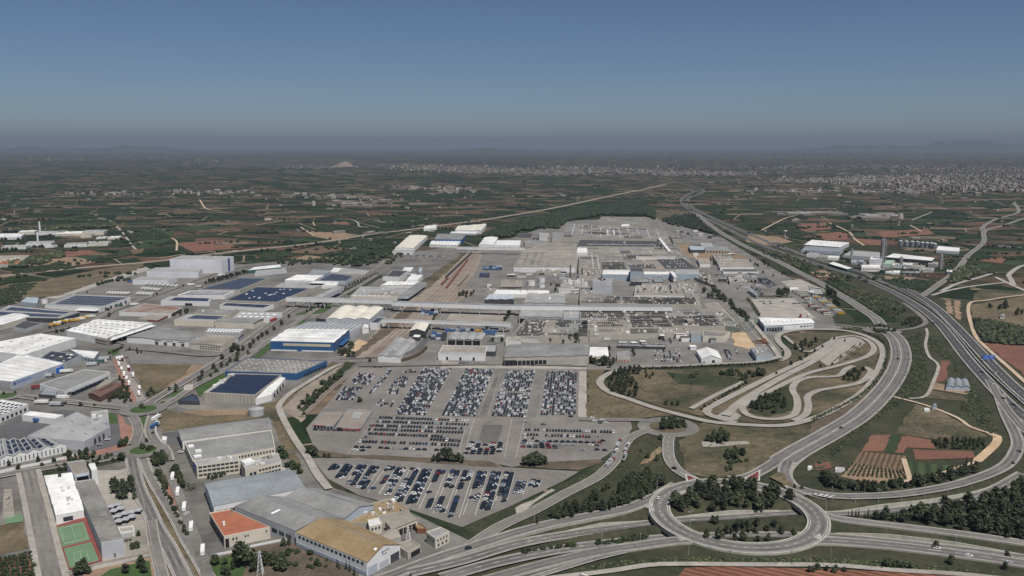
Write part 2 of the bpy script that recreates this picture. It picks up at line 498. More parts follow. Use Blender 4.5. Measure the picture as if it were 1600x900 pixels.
for nm, mt, pts in [
 ('yard', 'industrial', [(-90,500),(0,480),(60,467),(110,458),(225,421),(300,413),(380,413),(445,408),(560,414),(640,395),(700,386),(745,384),(735,420),(640,500),(575,560),(560,575),(470,640),(440,655),(490,720),(520,762),(640,800),(745,850),(640,890),(540,905),(325,905),(-90,905)]),
 ('factory_ground', 'concrete', [(640,500),(735,420),(745,392),(770,376),(800,372),(860,352),(890,345),(1030,338),(1060,352),(1130,372),(1200,415),(1265,452),(1300,478),(1334,512),(1215,520),(1222,558),(1130,570),(960,578),(917,578),(560,574),(575,556)]),
 ('logistics_yard', 'asphalt', [(118,458),(215,423),(350,424),(346,432),(330,445),(255,462),(205,468)]),
 ('concrete_strip', 'concrete_pale', [(70,465),(228,417),(236,421),(118,458),(90,467)]),
 ('rail_yard', 'ballast', [(731,393),(752,393),(749,425),(738,458),(700,482),(660,510),(628,530),(592,556),(545,566),(520,590),(470,660),(440,640),(470,610),(545,560),(600,505),(640,470),(668,452),(700,424)]),
 ('container_yard', 'asphalt', [(757,394),(790,394),(776,430),(745,452),(716,452),(740,430)]),
 ('road_verge', 'olive_grass', [(668,452),(700,424),(728,396),(722,396),(690,418),(655,442)]),
 ('embankment_grass', 'brown_bank', [(530,575),(600,510),(640,475),(655,470),(655,480),(610,520),(560,556)]),
 ('dirt_verge', 'orange_sand', [(531,557),(545,556),(575,535),(562,530),(548,540)]),
 ('grass_strip', 'scrub_green', [(466,640),(540,566),(556,566),(520,602),(478,646)]),
 ('dry_verge', 'olive_grass', [(372,637),(430,628),(520,565),(530,568),(480,600),(436,640),(440,662),(470,700),(455,705),(438,670),(420,652),(380,660)]),
 ('dirt_patch', 'tan_soil', [(280,645),(372,628),(395,634),(380,650),(320,662),(262,670)]),
 ('dry_field', 'dry_grass', [(252,675),(248,655),(262,640),(320,650),(380,648),(408,652),(300,668)]),
 ('gravel_yard', 'concrete', [(262,633),(300,620),(380,624),(410,630),(395,640),(300,640)]),
 ('waste_field', 'dry_grass', [(204,569),(318,569),(300,590),(262,612),(226,612),(214,590)]),
 ('sandy_patch', 'tan_soil', [(300,570),(322,572),(300,590),(266,608),(262,602),(290,586)]),
 ('asphalt_yard', 'asphalt', [(200,552),(332,558),(322,570),(204,568)]),
 ('truck_park', 'pavement', [(176,560),(196,560),(228,624),(214,628),(200,612)]),
 ('red_pavement', 'red_pavement', [(176,560),(182,560),(214,626),(206,630),(190,604)]),
 ('asphalt_yard', 'asphalt_dark', [(-40,690),(0,666),(36,652),(100,640),(124,644),(120,660),(44,682),(10,690)]),
 ('asphalt_yard', 'asphalt_dark', [(134,706),(172,668),(172,645),(184,646),(190,696),(170,704)]),
 ('red_pavement', 'red_pavement', [(184,646),(191,650),(196,662),(207,666),(206,690),(192,702),(124,718),(92,720),(190,694)]),
 ('asphalt_yard', 'asphalt_dark', [(252,677),(278,674),(292,694),(262,694)]),
 ('lawn', 'lawn', [(166,548),(192,543),(197,548),(176,556)]),
 ('lawn', 'lawn', [(168,646),(182,646),(184,662),(170,662)]),
 ('grass_verge', 'olive_grass', [(230,612),(268,606),(262,622),(232,627)]),
 ('lawn', 'lawn', [(258,622),(272,611),(296,605),(280,618)]),
 ('lawn', 'lawn', [(242,632),(254,627),(264,628),(250,633)]),
 ('avenue_lawn', 'lawn', [(300,604),(330,584),(390,560),(440,520),(470,498),(478,502),(440,530),(400,565),(345,600),(310,620)]),
 ('avenue_lawn', 'lawn', [(460,492),(505,475),(530,478),(500,490)]),
 ('avenue_lawn', 'scrub_green', [(530,455),(590,428),(600,432),(545,462)]),
 ('dry_plot', 'dry_grass', [(424,662),(438,658),(448,678),(434,682)]),
 ('dry_plot', 'dry_grass', [(434,684),(448,680),(460,702),(446,706)]),
 ('dry_plot', 'dry_grass', [(440,712),(462,706),(476,735),(470,742),(455,720)]),
 ('garden', 'brown_bank', [(362,862),(450,846),(465,852),(560,892),(560,905),(330,905),(326,880)]),
 ('garden_lawn', 'lawn', [(320,878),(368,866),(386,880),(378,905),(316,905)]),
 ('school_ground', 'concrete_pale', [(60,752),(140,735),(208,735),(236,868),(160,890),(104,898),(84,830)]),
 ('dry_plot', 'concrete_pale', [(150,745),(205,730),(216,775),(182,790),(160,770)]),
 ('dry_plot', 'tan_roof', [(194,800),(226,800),(238,868),(198,872)]),
 ('soil_bank', 'tan_soil', [(140,892),(238,870),(248,905),(120,905)]),
 ('lawn', 'lawn', [(172,890),(234,876),(238,905),(150,905)]),
 ('brown_field', 'dry_grass', [(-50,828),(37,816),(45,857),(-50,880)]),
 ('orchard_soil', 'dark_soil', [(-50,880),(46,866),(52,905),(-50,905)]),
 ('shrub_bed', 'red_pavement', [(240,744),(262,738),(300,868),(290,868)]),
 ('median_strip', 'dry_grass', [(226,748),(232,748),(250,785),(272,820),(318,905),(308,905),(262,830),(240,790)]),
 ('median_strip', 'scrub_green', [(214,724),(220,723),(227,747),(220,747)]),
 ('median_strip', 'olive_grass', [(250,842),(262,860),(284,905),(268,905)]),
 ('verge_green', 'scrub_green', [(134,718),(186,712),(196,720),(150,730),(60,745),(60,735)]),
 # lots of new cars
 ('car_lot', 'lot', [(556,574),(620,570),(760,572),(917,577),(918,655),(985,659),(988,668),(972,696),(938,718),(860,722),(800,730),(760,722),(600,712),(545,712),(492,702),(478,670),(520,622)]),
 ('car_lot', 'lot', [(487,716),(560,716),(680,724),(800,731),(905,737),(880,752),(800,790),(722,824),(640,796),(560,774),(512,748)]),
 ('grass_bank', 'brown_bank', [(480,700),(545,711),(600,712),(770,722),(782,731),(700,726),(560,716),(500,714)]),
 ('grass_bank', 'brown_bank', [(812,724),(860,722),(938,718),(945,722),(905,735),(812,729)]),
 ('grass_bank', 'scrub_green', [(724,828),(800,795),(884,756),(960,712),(975,690),(985,690),(965,722),(890,768),(800,812),(742,838)]),
 ('gravel_spur', 'concrete_pale', [(807,803),(805,794),(815,788),(835,781),(850,771),(862,764),(868,766),(850,776),(835,786),(826,793),(824,800)]),
 ('lane_marks', 'asphalt_dark', [(757,572),(783,572),(744,652),(716,652)]) if 0 else ('lane', 'concrete', [(776,586),(786,586),(757,652),(744,652)]),
 ('lane', 'asphalt', [(838,580),(852,580),(838,652),(824,652)]),
 ('lane', 'concrete_pale', [(905,580),(916,580),(917,652),(903,652)]),
 ('service_yard', 'concrete_pale', [(690,548),(690,575),(917,577),(916,566),(800,570),(700,566)]),
 # factory yards
 ('empty_yard', 'tan_roof', [(697,500),(706,488),(795,487),(790,508)]),
 ('sand_yard', 'orange_sand', [(1143,521),(1168,518),(1190,530),(1196,540),(1170,546),(1147,540)]),
 ('parking_yard', 'asphalt', [(1116,566),(1124,546),(1160,548),(1180,564)]),
 ('bus_yard', 'concrete_pale', [(1168,468),(1240,466),(1275,498),(1190,497)]),
 ('coach_yard', 'concrete', [(1240,450),(1262,440),(1318,490),(1286,500)]),
 ('coach_yard', 'concrete_pale', [(1220,440),(1250,436),(1285,452),(1270,455),(1240,455)]),
 ('parking_yard', 'asphalt_dark', [(1182,436),(1200,435),(1216,446),(1200,450)]),
 ('demolition_yard', 'tan_soil', [(1050,395),(1068,375),(1085,388),(1140,392),(1172,404),(1090,406),(1060,396)]),
 ('smooth_yard', 'tan_roof', [(1098,474),(1125,472),(1165,506),(1140,512),(1128,500)]),
 ('grass_corner', 'scrub_green', [(1300,496),(1318,484),(1336,500),(1330,508),(1306,506)]),
 # test track surroundings and interchange
 ('dry_field', 'dry_grass', [(917,578),(946,577),(938,590),(942,606),(958,618),(1060,648),(985,655),(918,654)]),
 ('track_infield', 'olive_grass', [(954,590),(985,578),(1060,578),(1180,574),(1222,560),(1240,540),(1220,522),(1262,520),(1330,520),(1362,528),(1374,548),(1366,580),(1340,612),(1290,642),(1240,658),(1190,662),(1120,655),(1020,632),(960,610)]),
 ('green_infield', 'scrub_green', [(1040,582),(1170,592),(1150,606),(1060,600)]),
 ('green_infield', 'scrub_green', [(1180,626),(1240,598),(1246,640),(1200,652),(1168,645)]),
 ('start_area', 'track_tarmac', [(1310,527),(1342,526),(1352,536),(1308,567),(1293,572),(1280,563)]),
 ('start_area', 'track_tarmac', [(1120,650),(1132,642),(1146,638),(1150,645),(1158,650),(1152,656),(1134,658)]),
 ('grass_island', 'olive_grass', [(1060,690),(1100,660),(1266,664),(1262,690),(1180,740),(1110,748),(1070,738)]),
 ('path_stones', 'concrete_pale', [(1096,690),(1110,691),(1168,690),(1172,694),(1110,699),(1098,698)]),
 ('olive_bank', 'brown_bank', [(1290,640),(1350,610),(1380,575),(1390,540),(1396,560),(1380,600),(1340,640),(1262,690),(1266,664)]),
 ('soil_slope', 'orange_sand', [(985,736),(1030,700),(1034,706),(1000,728),(950,752),(905,770)]) if 0 else ('soil_slope', 'tan_soil', [(1000,726),(1032,698),(1035,706),(1012,724)]),
 # fields inside the motorway loop
 ('scrub_field', 'olive_grass', [(1432,632),(1470,643),(1500,660),(1546,682),(1500,690),(1450,685),(1400,678),(1416,650)]),
 ('red_field', 'red_soil', [(1362,680),(1392,680),(1380,706),(1346,706)]),
 ('crop_strip', 'orchard', [(1394,681),(1407,680),(1396,708),(1384,706)]),
 ('red_field', 'red_soil', [(1409,682),(1424,683),(1412,708),(1398,708)]),
 ('red_field', 'red_soil', [(1416,681),(1454,688),(1462,702),(1420,700)]),
 ('soil_field', 'dark_soil', [(1426,702),(1520,706),(1524,716),(1430,718)]),
 ('vine_field', 'vine_soil', [(1346,706),(1416,713),(1409,736),(1331,723)]),
 ('vine_field', 'tan_soil', [(1331,723),(1409,736),(1419,750),(1368,757),(1313,745)]),
 ('green_field', 'orchard_rows', [(1420,722),(1486,728),(1468,740),(1424,748)]),
 ('farm_yard', 'dark_soil', [(1470,564),(1484,564),(1478,594),(1458,600)]),
 ('farm_yard', 'tan_soil', [(1457,598),(1514,608),(1514,618),(1454,608)]),
 ('farm_plot', 'olive_grass', [(1454,610),(1514,620),(1512,628),(1446,622)]),
 ('farm_plot', 'dark_soil', [(1272,725),(1296,722),(1300,732),(1276,736)]),
 ('soil_field', 'dark_soil', [(1534,536),(1602,541),(1605,590),(1574,566)]),
 ('dry_field', 'dry_grass', [(1516,477),(1602,463),(1602,512),(1560,506),(1519,497)]),
 ('dry_strip', 'tan_soil', [(1477,470),(1486,470),(1490,492),(1478,488)]),
 ('dry_strip', 'tan_soil', [(1490,470),(1501,470),(1501,502),(1492,496)]),
 ('soil_field', 'red_rows', [(1070,888),(1120,886),(1300,890),(1420,896),(1600,905),(1600,940),(1030,940)]),
 # mid-distance fields
 ('field', 'orchard', [(400,398),(430,393),(474,398),(415,408)]), ('field', 'tan_soil', [(462,405),(478,399),(522,403),(512,409)]),
 ('field', 'orchard', [(525,382),(570,376),(606,388),(592,392)]), ('field', 'orchard', [(518,396),(560,388),(594,395),(562,401)]),
 ('field', 'vine_soil', [(446,395),(500,384),(548,388),(500,397)]), ('field', 'orchard', [(438,378),(470,372),(505,377),(460,379)]),
 ('field', 'orchard', [(490,350),(540,352),(566,357),(540,362),(500,360)]), ('field', 'red_soil', [(515,349),(540,346),(548,351),(525,352)]),
 ('field', 'tan_soil', [(480,362),(530,363),(560,367),(520,375),(490,370)]), ('field', 'orchard', [(20,424),(60,416),(108,414),(118,420),(20,430)]),
 ('field', 'orchard', [(150,405),(200,391),(207,398),(172,405)]), ('field', 'vine_soil', [(203,391),(226,388),(222,395),(206,398)]),
 ('field', 'red_soil', [(98,392),(140,391),(160,396),(104,402)]), ('field', 'orchard', [(112,402),(160,398),(150,405),(116,407)]),
 ('field', 'orchard_rows', [(190,354),(236,354),(272,360),(272,372),(206,378)]), ('field', 'orchard', [(206,376),(272,372),(240,388),(210,388)]),
 ('field', 'orchard', [(-10,460),(24,444),(58,444),(30,470),(-10,478)]), ('field', 'red_soil', [(275,380),(340,376),(382,388),(300,394)]),
 ('field', 'dry_grass', [(60,440),(150,422),(228,410),(220,418),(90,462),(0,470),(0,445)]),
 ('field', 'tan_soil', [(0,404),(120,402),(150,410),(100,418),(0,412)]),
 ('field', 'orchard', [(280,355),(330,350),(345,356),(290,362)]), ('field', 'orchard', [(610,352),(700,345),(780,337),(700,338),(620,346)]),
 ('field', 'red_soil', [(1085,345),(1040,340),(1022,330),(1060,328)]), ('field', 'olive_grass', [(1015,328),(1075,330),(1080,346),(1030,344)]),
 ('field', 'orchard', [(1205,362),(1235,354),(1268,366),(1240,372)]), ('field', 'red_soil', [(1272,366),(1320,362),(1330,374),(1290,376)]),
 ('field', 'red_soil', [(1330,372),(1376,376),(1378,384),(1346,382)]), ('field', 'orchard', [(1325,362),(1350,362),(1358,371),(1336,370)]),
 ('field', 'tan_soil', [(1165,378),(1200,384),(1240,378),(1215,370),(1170,366)]), ('field', 'red_soil', [(1245,350),(1290,348),(1300,358),(1252,362)]),
 ('field', 'tan_soil', [(1265,424),(1290,422),(1305,432),(1280,434)]), ('field', 'tan_soil', [(1380,432),(1432,434),(1420,440),(1386,438)]),
 ('field', 'orchard', [(1388,444),(1400,438),(1460,440),(1446,452),(1410,452)]), ('field', 'red_soil', [(1370,362),(1450,358),(1460,366),(1380,372)]),
 ('field', 'orchard', [(1460,343),(1490,343),(1488,350),(1458,350)]), ('field', 'red_soil', [(1545,404),(1575,402),(1566,412),(1530,408)]),
 ('field', 'orchard', [(1575,405),(1600,408),(1600,416),(1566,414)]), ('field', 'orchard', [(1520,415),(1550,412),(1545,420),(1525,420)]),
 ('field', 'olive_grass', [(1530,452),(1600,456),(1600,463),(1540,470),(1520,470),(1524,458)]),
]: sheet(nm, pts, mt)

# ---------------------------------------------------------------- roads
ZR = [0.75]
ROADS = {}
def offset(pth, d):
    out = []
    for i, p in enumerate(pth):
        a, b = pth[max(0, i - 1)], pth[min(len(pth) - 1, i + 1)]
        t = Vector((b.x - a.x, b.y - a.y, 0))
        t = t.normalized() if t.length > 1e-6 else Vector((1, 0, 0))
        out.append(Vector((p.x - t.y * d, p.y + t.x * d, p.z)))
    return out
def ribbon(mb, pth, d0, d1, dz, m=0, dash=None):
    A, B = offset(pth, d0), offset(pth, d1)
    acc = 0
    for i in range(len(pth) - 1):
        acc += (pth[i+1] - pth[i]).length
        if dash and (acc % dash) > dash * .5: continue
        mb.face([A[i] + Vector((0,0,dz)), A[i+1] + Vector((0,0,dz)), B[i+1] + Vector((0,0,dz)), B[i] + Vector((0,0,dz))], m)
def road(name, pts, width, mat, edge=0.0, centre=None, skirt=0.0, kerb=None, lanes=(), pth=None):
    ZR[0] += .008; z = ZR[0]
    if pth is None:
        pth = path(pts); out = lambda p: p[0] < 4 or p[0] > 1596 or p[1] > 896
        if out(pts[-1]): d = (pth[-1] - pth[-2]).normalized(); d.z = 0; pth += [pth[-1] + d * 8 * k for k in range(1, 26)]   # runs on beyond the picture's edge
        if out(pts[0]): d = (pth[0] - pth[1]).normalized(); d.z = 0; pth = [pth[0] + d * 8 * k for k in range(25, 0, -1)] + pth
    mb = MB(); hw = width / 2
    ribbon(mb, pth, -hw, hw, z)
    if mat in ('asphalt', 'motorway', 'concrete') and width >= 8:      # lanes darkened by tyres
        nl = max(2, round(width / 4)); lw = (width - 1.2) / nl
        for k in range(nl):
            c = -width / 2 + .6 + lw * (k + .5); ribbon(mb, pth, c - lw*.27, c + lw*.27, z + .002, 3)
    if kerb:                                        # pale shoulder along both sides
        ribbon(mb, pth, -hw - kerb, -hw, z - .003, 2); ribbon(mb, pth, hw, hw + kerb, z - .003, 2)
    if edge:
        for s in (-1, 1): ribbon(mb, pth, s*(hw - .5), s*(hw - .5 - edge), z + .004, 1)
    if centre == 'dash': ribbon(mb, catmull(pth, 3.0), -.15, .15, z + .004, 1, dash=12)
    elif centre: ribbon(mb, pth, -centre, centre, z + .004, 1)
    for l in lanes: ribbon(mb, catmull(pth, 3.0), l - .14, l + .14, z + .004, 1, dash=14)
    if skirt:
        for s in (-1, 1):
            q = offset(pth, s * (hw + (kerb or 0)))
            for i in range(len(q) - 1):
                mb.face([q[i] + Vector((0,0,z-.004)), q[i+1] + Vector((0,0,z-.004)), q[i+1] + Vector((0,0,z - skirt)), q[i] + Vector((0,0,z - skirt))], 2)
    ROADS[name] = pth
    return mb.build(name, [mat, 'white_line', 'concrete_pale', 'tyre_band' if mat == 'asphalt' else 'motorway_band' if mat == 'motorway' else 'lot'], kind='structure')
RC = P(1152, 803)                                   # centre of the big roundabout
RING_IN, RING_OUT = 46.5, 59.5
# far roads first, so that nearer ones lie on top
road('railway_corridor', [(-80,446),(0,433),(45,427),(105,421),(150,417),(240,409),(320,399),(400,390),(460,384),(520,376),(580,366),(640,359),(700,351),(760,343),(850,328),(900,318),(960,305),(1010,295),(1040,288)], 24, 'ballast')
road('country_road', [(180,352),(192,364),(205,382),(212,390)], 6, 'concrete_pale')
road('farm_track', [(268,372),(276,378),(276,392)], 5, 'dirt_track'); road('farm_track', [(250,404),(300,396),(370,392)], 5, 'dirt_track')
road('farm_track', [(488,345),(492,353)], 5, 'dirt_track'); road('farm_track', [(510,343),(545,343),(558,347),(562,354),(576,356)], 6, 'concrete_pale')
road('farm_track', [(400,352),(460,342),(506,338)], 5, 'dirt_track'); road('farm_track', [(470,355),(480,362),(490,368)], 5, 'dirt_track')
road('farm_track', [(312,312),(322,326),(345,330)], 7, 'dirt_track'); road('farm_track', [(1085,400),(1095,412)], 5, 'dirt_track')
road('farm_track', [(1295,348),(1325,362),(1336,374),(1350,384)], 6, 'dirt_track'); road('farm_track', [(1190,360),(1225,342),(1240,338)], 6, 'dirt_track')
road('farm_track', [(1422,352),(1440,362)], 5, 'dirt_track'); road('farm_track', [(1425,344),(1440,338),(1456,332)], 6, 'concrete_pale')
road('country_road', [(1441,463),(1465,446),(1487,430),(1498,419),(1504,411),(1513,399),(1532,384),(1538,375),(1537,364),(1546,358),(1570,352),(1589,345),(1600,342)], 10, 'concrete', kerb=1)
road('country_road', [(1537,364),(1536,355),(1555,343),(1577,337),(1592,330),(1584,316)], 10, 'concrete', kerb=1)
road('country_road', [(1456,462),(1480,455),(1517,448),(1570,442)], 7, 'concrete_pale')
road('overpass_road', [(1470,456),(1495,444),(1530,434),(1555,426)], 8, 'concrete_pale')
road('country_road', [(1555,433),(1573,442),(1600,454),(1640,470)], 8, 'concrete_pale'); road('country_road', [(1584,446),(1579,436),(1577,429),(1594,417),(1620,412)], 9, 'concrete_pale')
road('farm_track', [(1602,461),(1570,465),(1540,470),(1520,472),(1514,477),(1513,488),(1517,506),(1525,527),(1540,543),(1574,573),(1604,600)], 5, 'dirt_track')
road('farm_track', [(1447,514),(1449,523),(1446,540),(1452,558),(1466,572),(1458,598),(1446,620),(1420,624)], 3.5, 'concrete_pale')
road('farm_track', [(1396,621),(1432,630),(1460,639),(1496,654),(1516,668),(1546,678)], 3.5, 'dirt_track')
road('farm_track', [(1546,678),(1558,683),(1556,694),(1542,708),(1526,722)], 7, 'orange_sand')
road('farm_track', [(1412,718),(1422,752)], 4, 'dirt_track'); road('farm_track', [(1528,722),(1490,735),(1460,745),(1424,752),(1380,759),(1330,762)], 4, 'dirt_track')
road('farm_track', [(862,905),(960,893),(1010,885),(1060,883),(1180,884),(1300,885),(1400,893),(1500,899),(1620,912)], 5, 'concrete_pale')
# motorway and old road
MW_L = [(1096,297),(1082,301),(1067,309),(1066,316),(1075,326),(1087,334),(1125,352),(1160,370),(1205,389),(1250,404),(1295,419),(1340,433),(1397,458),(1435,480),(1465,504),(1487,530),(1510,560),(1540,594),(1570,626),(1600,652),(1650,690)]
MW_R = [(1062,287),(1082,291),(1099,297),(1094,303),(1076,310),(1076,318),(1087,328),(1125,346),(1166,364),(1215,384),(1262,401),(1310,416),(1352,428),(1375,439),(1420,455),(1457,477),(1487,504),(1513,531),(1540,560),(1571,592),(1604,622),(1650,660)]
road('motorway', MW_L, 12, 'motorway', edge=.22, lanes=(0,), kerb=1.2); road('motorway', MW_R, 12, 'motorway', edge=.22, lanes=(0,), kerb=1.2)
road('old_road', [(1087,334),(1110,352),(1130,366),(1160,383),(1190,397),(1220,411),(1250,427),(1280,442),(1305,457),(1330,472),(1352,487),(1368,498),(1376,508)], 15, 'asphalt', edge=.22, centre=.25, kerb=1)
R3 = P(1378, 517); disc('roundabout', R3, 25, 'asphalt', r0=14, z=.70); disc('roundabout_island', R3, 14, 'scrub_green', z=.705)
road('slip_road', [(1394,518),(1425,514),(1443,508),(1446,502),(1436,492),(1420,480),(1411,474)], 7, 'concrete')
road('gate_road', [(1305,508),(1335,511),(1364,515)], 7, 'concrete')
HW = [(1222,722),(1255,702),(1300,677),(1345,648),(1382,611),(1402,580),(1408,555),(1402,533),(1388,519)]
road('slip_road', [(1246,700),(1222,716),(1196,733),(1168,747),(1140,750)], 10, 'asphalt', edge=.2, kerb=.8)
road('slip_road', [(1262,706),(1240,722),(1228,736),(1228,750),(1240,764),(1258,776)], 9.5, 'asphalt', edge=.2, kerb=.8)
road('dual_carriageway', HW, 21, 'asphalt', edge=.2, centre=.35, kerb=1)
road('slip_road', [(1560,616),(1572,650),(1588,684),(1588,705),(1566,732),(1500,757),(1420,772),(1350,777),(1300,776),(1262,769),(1240,762),(1228,748),(1226,735),(1232,722)], 9, 'asphalt', edge=.2, kerb=.8)
road('slip_road', [(1545,594),(1566,630),(1600,672),(1640,700)], 9, 'asphalt', edge=.3)
road('entry_road', [(1046,684),(1044,694),(1046,718),(1060,737),(1084,751)], 10, 'concrete', edge=.3, centre='dash')
R2 = P(1044, 668); disc('roundabout', R2, 27.5, 'concrete', r0=16.5, z=.71); disc('roundabout_island', R2, 16.5, 'olive_grass', z=.715)
road('access_road', [(1015,672),(985,685),(968,708),(958,724),(933,747),(883,773),(833,800),(780,825),(735,855)], 8.5, 'concrete', kerb=.8)
road('access_road', [(1022,659),(985,657),(940,657),(905,656)], 9, 'concrete')
road('ramp', [(560,915),(600,905),(650,886),(700,868),(735,857),(800,836),(860,820),(920,808),(980,796),(1024,777),(1058,758)], 9, 'asphalt', edge=.2, kerb=.8, skirt=3.2)
road('sunken_road', None, 9.5, 'asphalt', edge=.2, centre='dash', kerb=.8, pth=UPPER)
road('sunken_road', None, 9.5, 'asphalt', edge=.2, centre='dash', kerb=.8, pth=LOWER)
road('ramp', [(745,913),(790,900),(860,881),(930,865),(1000,854),(1050,847),(1078,845)], 9, 'asphalt', edge=.2, kerb=.6, skirt=3.2)
road('ramp', [(830,905),(880,890),(930,875),(975,864)], 5, 'asphalt', edge=.3)
road('ramp', [(1276,800),(1300,810),(1340,816),(1440,828),(1520,838),(1600,850),(1680,862)], 7.5, 'asphalt', edge=.3, kerb=.6, skirt=3.2)
road('ramp', [(1215,857),(1260,848),(1300,847),(1400,855),(1520,870),(1600,882),(1680,893)], 10, 'asphalt', edge=.2, kerb=.6, skirt=3.2, lanes=(0,))
# left-hand industrial streets
road('street', [(-60,762),(0,745),(60,735),(100,728),(150,722),(197,711)], 8, 'asphalt', kerb=1.5)
road('side_street', [(44,738),(48,752),(60,805),(72,860),(82,905)], 10, 'concrete', kerb=3.5)
road('boulevard', [(206,716),(209,732),(217,765),(231,795),(246,828),(266,862),(288,908)], 8.5, 'asphalt', edge=.25, kerb=1)
road('boulevard', [(236,815),(240,845),(254,905)], 6, 'asphalt', kerb=.8)
road('boulevard', [(224,718),(229,732),(238,752),(253,777),(271,807),(291,845),(314,884),(330,912)], 6.5, 'asphalt', edge=.25, kerb=.8)
road('service_road', [(256,728),(270,752),(285,790),(298,826),(314,868),(326,905)], 7, 'concrete')
road('street', [(-60,612),(0,616),(60,624),(100,628),(140,633),(200,639)], 9, 'asphalt', kerb=1.5)
road('street', [(207,652),(213,663),(216,678),(208,696)], 7.5, 'asphalt', kerb=.8); road('street', [(240,650),(236,664),(236,680),(246,694),(258,706),(262,722)], 7.5, 'asphalt', kerb=1.5)
road('avenue', [(230,633),(262,613),(292,595),(320,578),(345,562),(372,544),(400,523),(432,500),(470,475),(510,455),(545,440),(585,422),(612,404),(640,386)], 8, 'asphalt', kerb=1.5)
road('avenue', [(246,640),(268,629),(300,607),(336,588),(372,568),(404,545),(440,521),(475,497),(505,477),(530,464),(560,448),(590,430)], 6.5, 'asphalt', kerb=1)
road('street', [(196,560),(190,551),(200,541),(186,536),(160,530)], 7, 'asphalt'); road('street', [(120,524),(150,500),(190,480),(230,466),(270,452),(310,436),(350,424),(385,416)], 8, 'concrete', kerb=1)
road('street', [(30,528),(70,520),(110,512),(150,500)], 8, 'concrete'); road('street', [(196,545),(260,551),(330,557),(380,545)], 7, 'asphalt')
for c, r0, r1, isl in ((P(224,705), 10.5, 19, 'lawn'), (P(224,641), 12, 21.5, 'lawn'), (P(8,620), 10, 18, 'lawn')):
    disc('roundabout', c, r1, 'asphalt', r0=r0, z=1.24); disc('roundabout_island', c, r0, isl, z=1.25)
sheet('lawn', [(214,657),(222,652),(236,653),(233,662),(231,680),(220,680),(218,668)], 'lawn', z=.72)
road('access_lane', [(534,570),(515,578),(480,599),(455,615),(438,632),(437,642),(447,664),(462,690),(480,716),(496,744),(514,766)], 6, 'concrete_pale')
# the rail bridge road
road('bridge_road', [(530,563),(560,562,1),(597,560,3),(627,557,4),(650,547,3),(664,534,1),(677,519),(684,512)], 8, 'asphalt_dark', skirt=4.5)
road('factory_street', [(1190,545),(1165,512),(1140,485),(1115,458),(1095,435),(1075,408),(1060,390),(1045,372),(1030,352),(1022,338)], 8, 'concrete', kerb=1)
road('factory_street', [(790,560),(797,520),(800,496),(803,480)], 7, 'asphalt'); road('factory_street', [(560,573),(640,572),(800,570),(917,573)], 7, 'concrete')
road('factory_street', [(1172,500),(1190,522),(1208,545),(1218,560)], 6, 'concrete_pale')
# car test track
road('test_track', [(1222,558),(1180,567),(1120,570),(1060,573),(1000,575),(965,580),(946,588),(937,598),(943,608),(958,617),(980,624),(1020,638),(1080,654),(1120,662),(1200,667),(1240,664),(1280,652),(1306,640),(1340,620),(1364,596),(1376,570),(1380,552),(1372,537),(1350,525),(1315,517),(1262,516),(1232,519),(1216,525),(1217,536),(1229,548),(1230,558),(1218,565)], 8, 'track_tarmac')
road('test_track', [(1302,530),(1330,526),(1352,531),(1365,543),(1361,554),(1345,562),(1312,572),(1268,583),(1240,594),(1200,614),(1165,632),(1160,641),(1170,651),(1194,656),(1220,656),(1240,650),(1246,636),(1244,622),(1238,610),(1245,598),(1266,591),(1298,590),(1314,587),(1322,578),(1334,573)], 7, 'track_tarmac')
road('test_track', [(1306,529),(1278,553),(1210,587),(1160,612),(1106,640),(1104,646),(1116,653),(1150,662)], 8, 'track_tarmac')
road('test_track', [(1300,545),(1270,566),(1220,592),(1160,628),(1134,651)], 9, 'track_tarmac')
road('test_track', [(1348,574),(1360,580),(1354,592),(1338,601),(1300,608),(1278,612),(1262,621),(1263,636),(1258,650),(1240,659)], 7, 'track_tarmac')
road('test_track', [(1080,640),(1120,618),(1162,598)], 6, 'track_tarmac'); road('test_track', [(1225,526),(1244,541),(1264,551),(1300,533)], 5, 'track_tarmac')
for k in range(3): sheet('grass_strip', [(1302+9*k,565-6*k*.2),(1304+9*k,565-6*k*.2),(1338+4*k,540+2*k),(1336+4*k,540+2*k)], 'dry_grass', z=1.5)

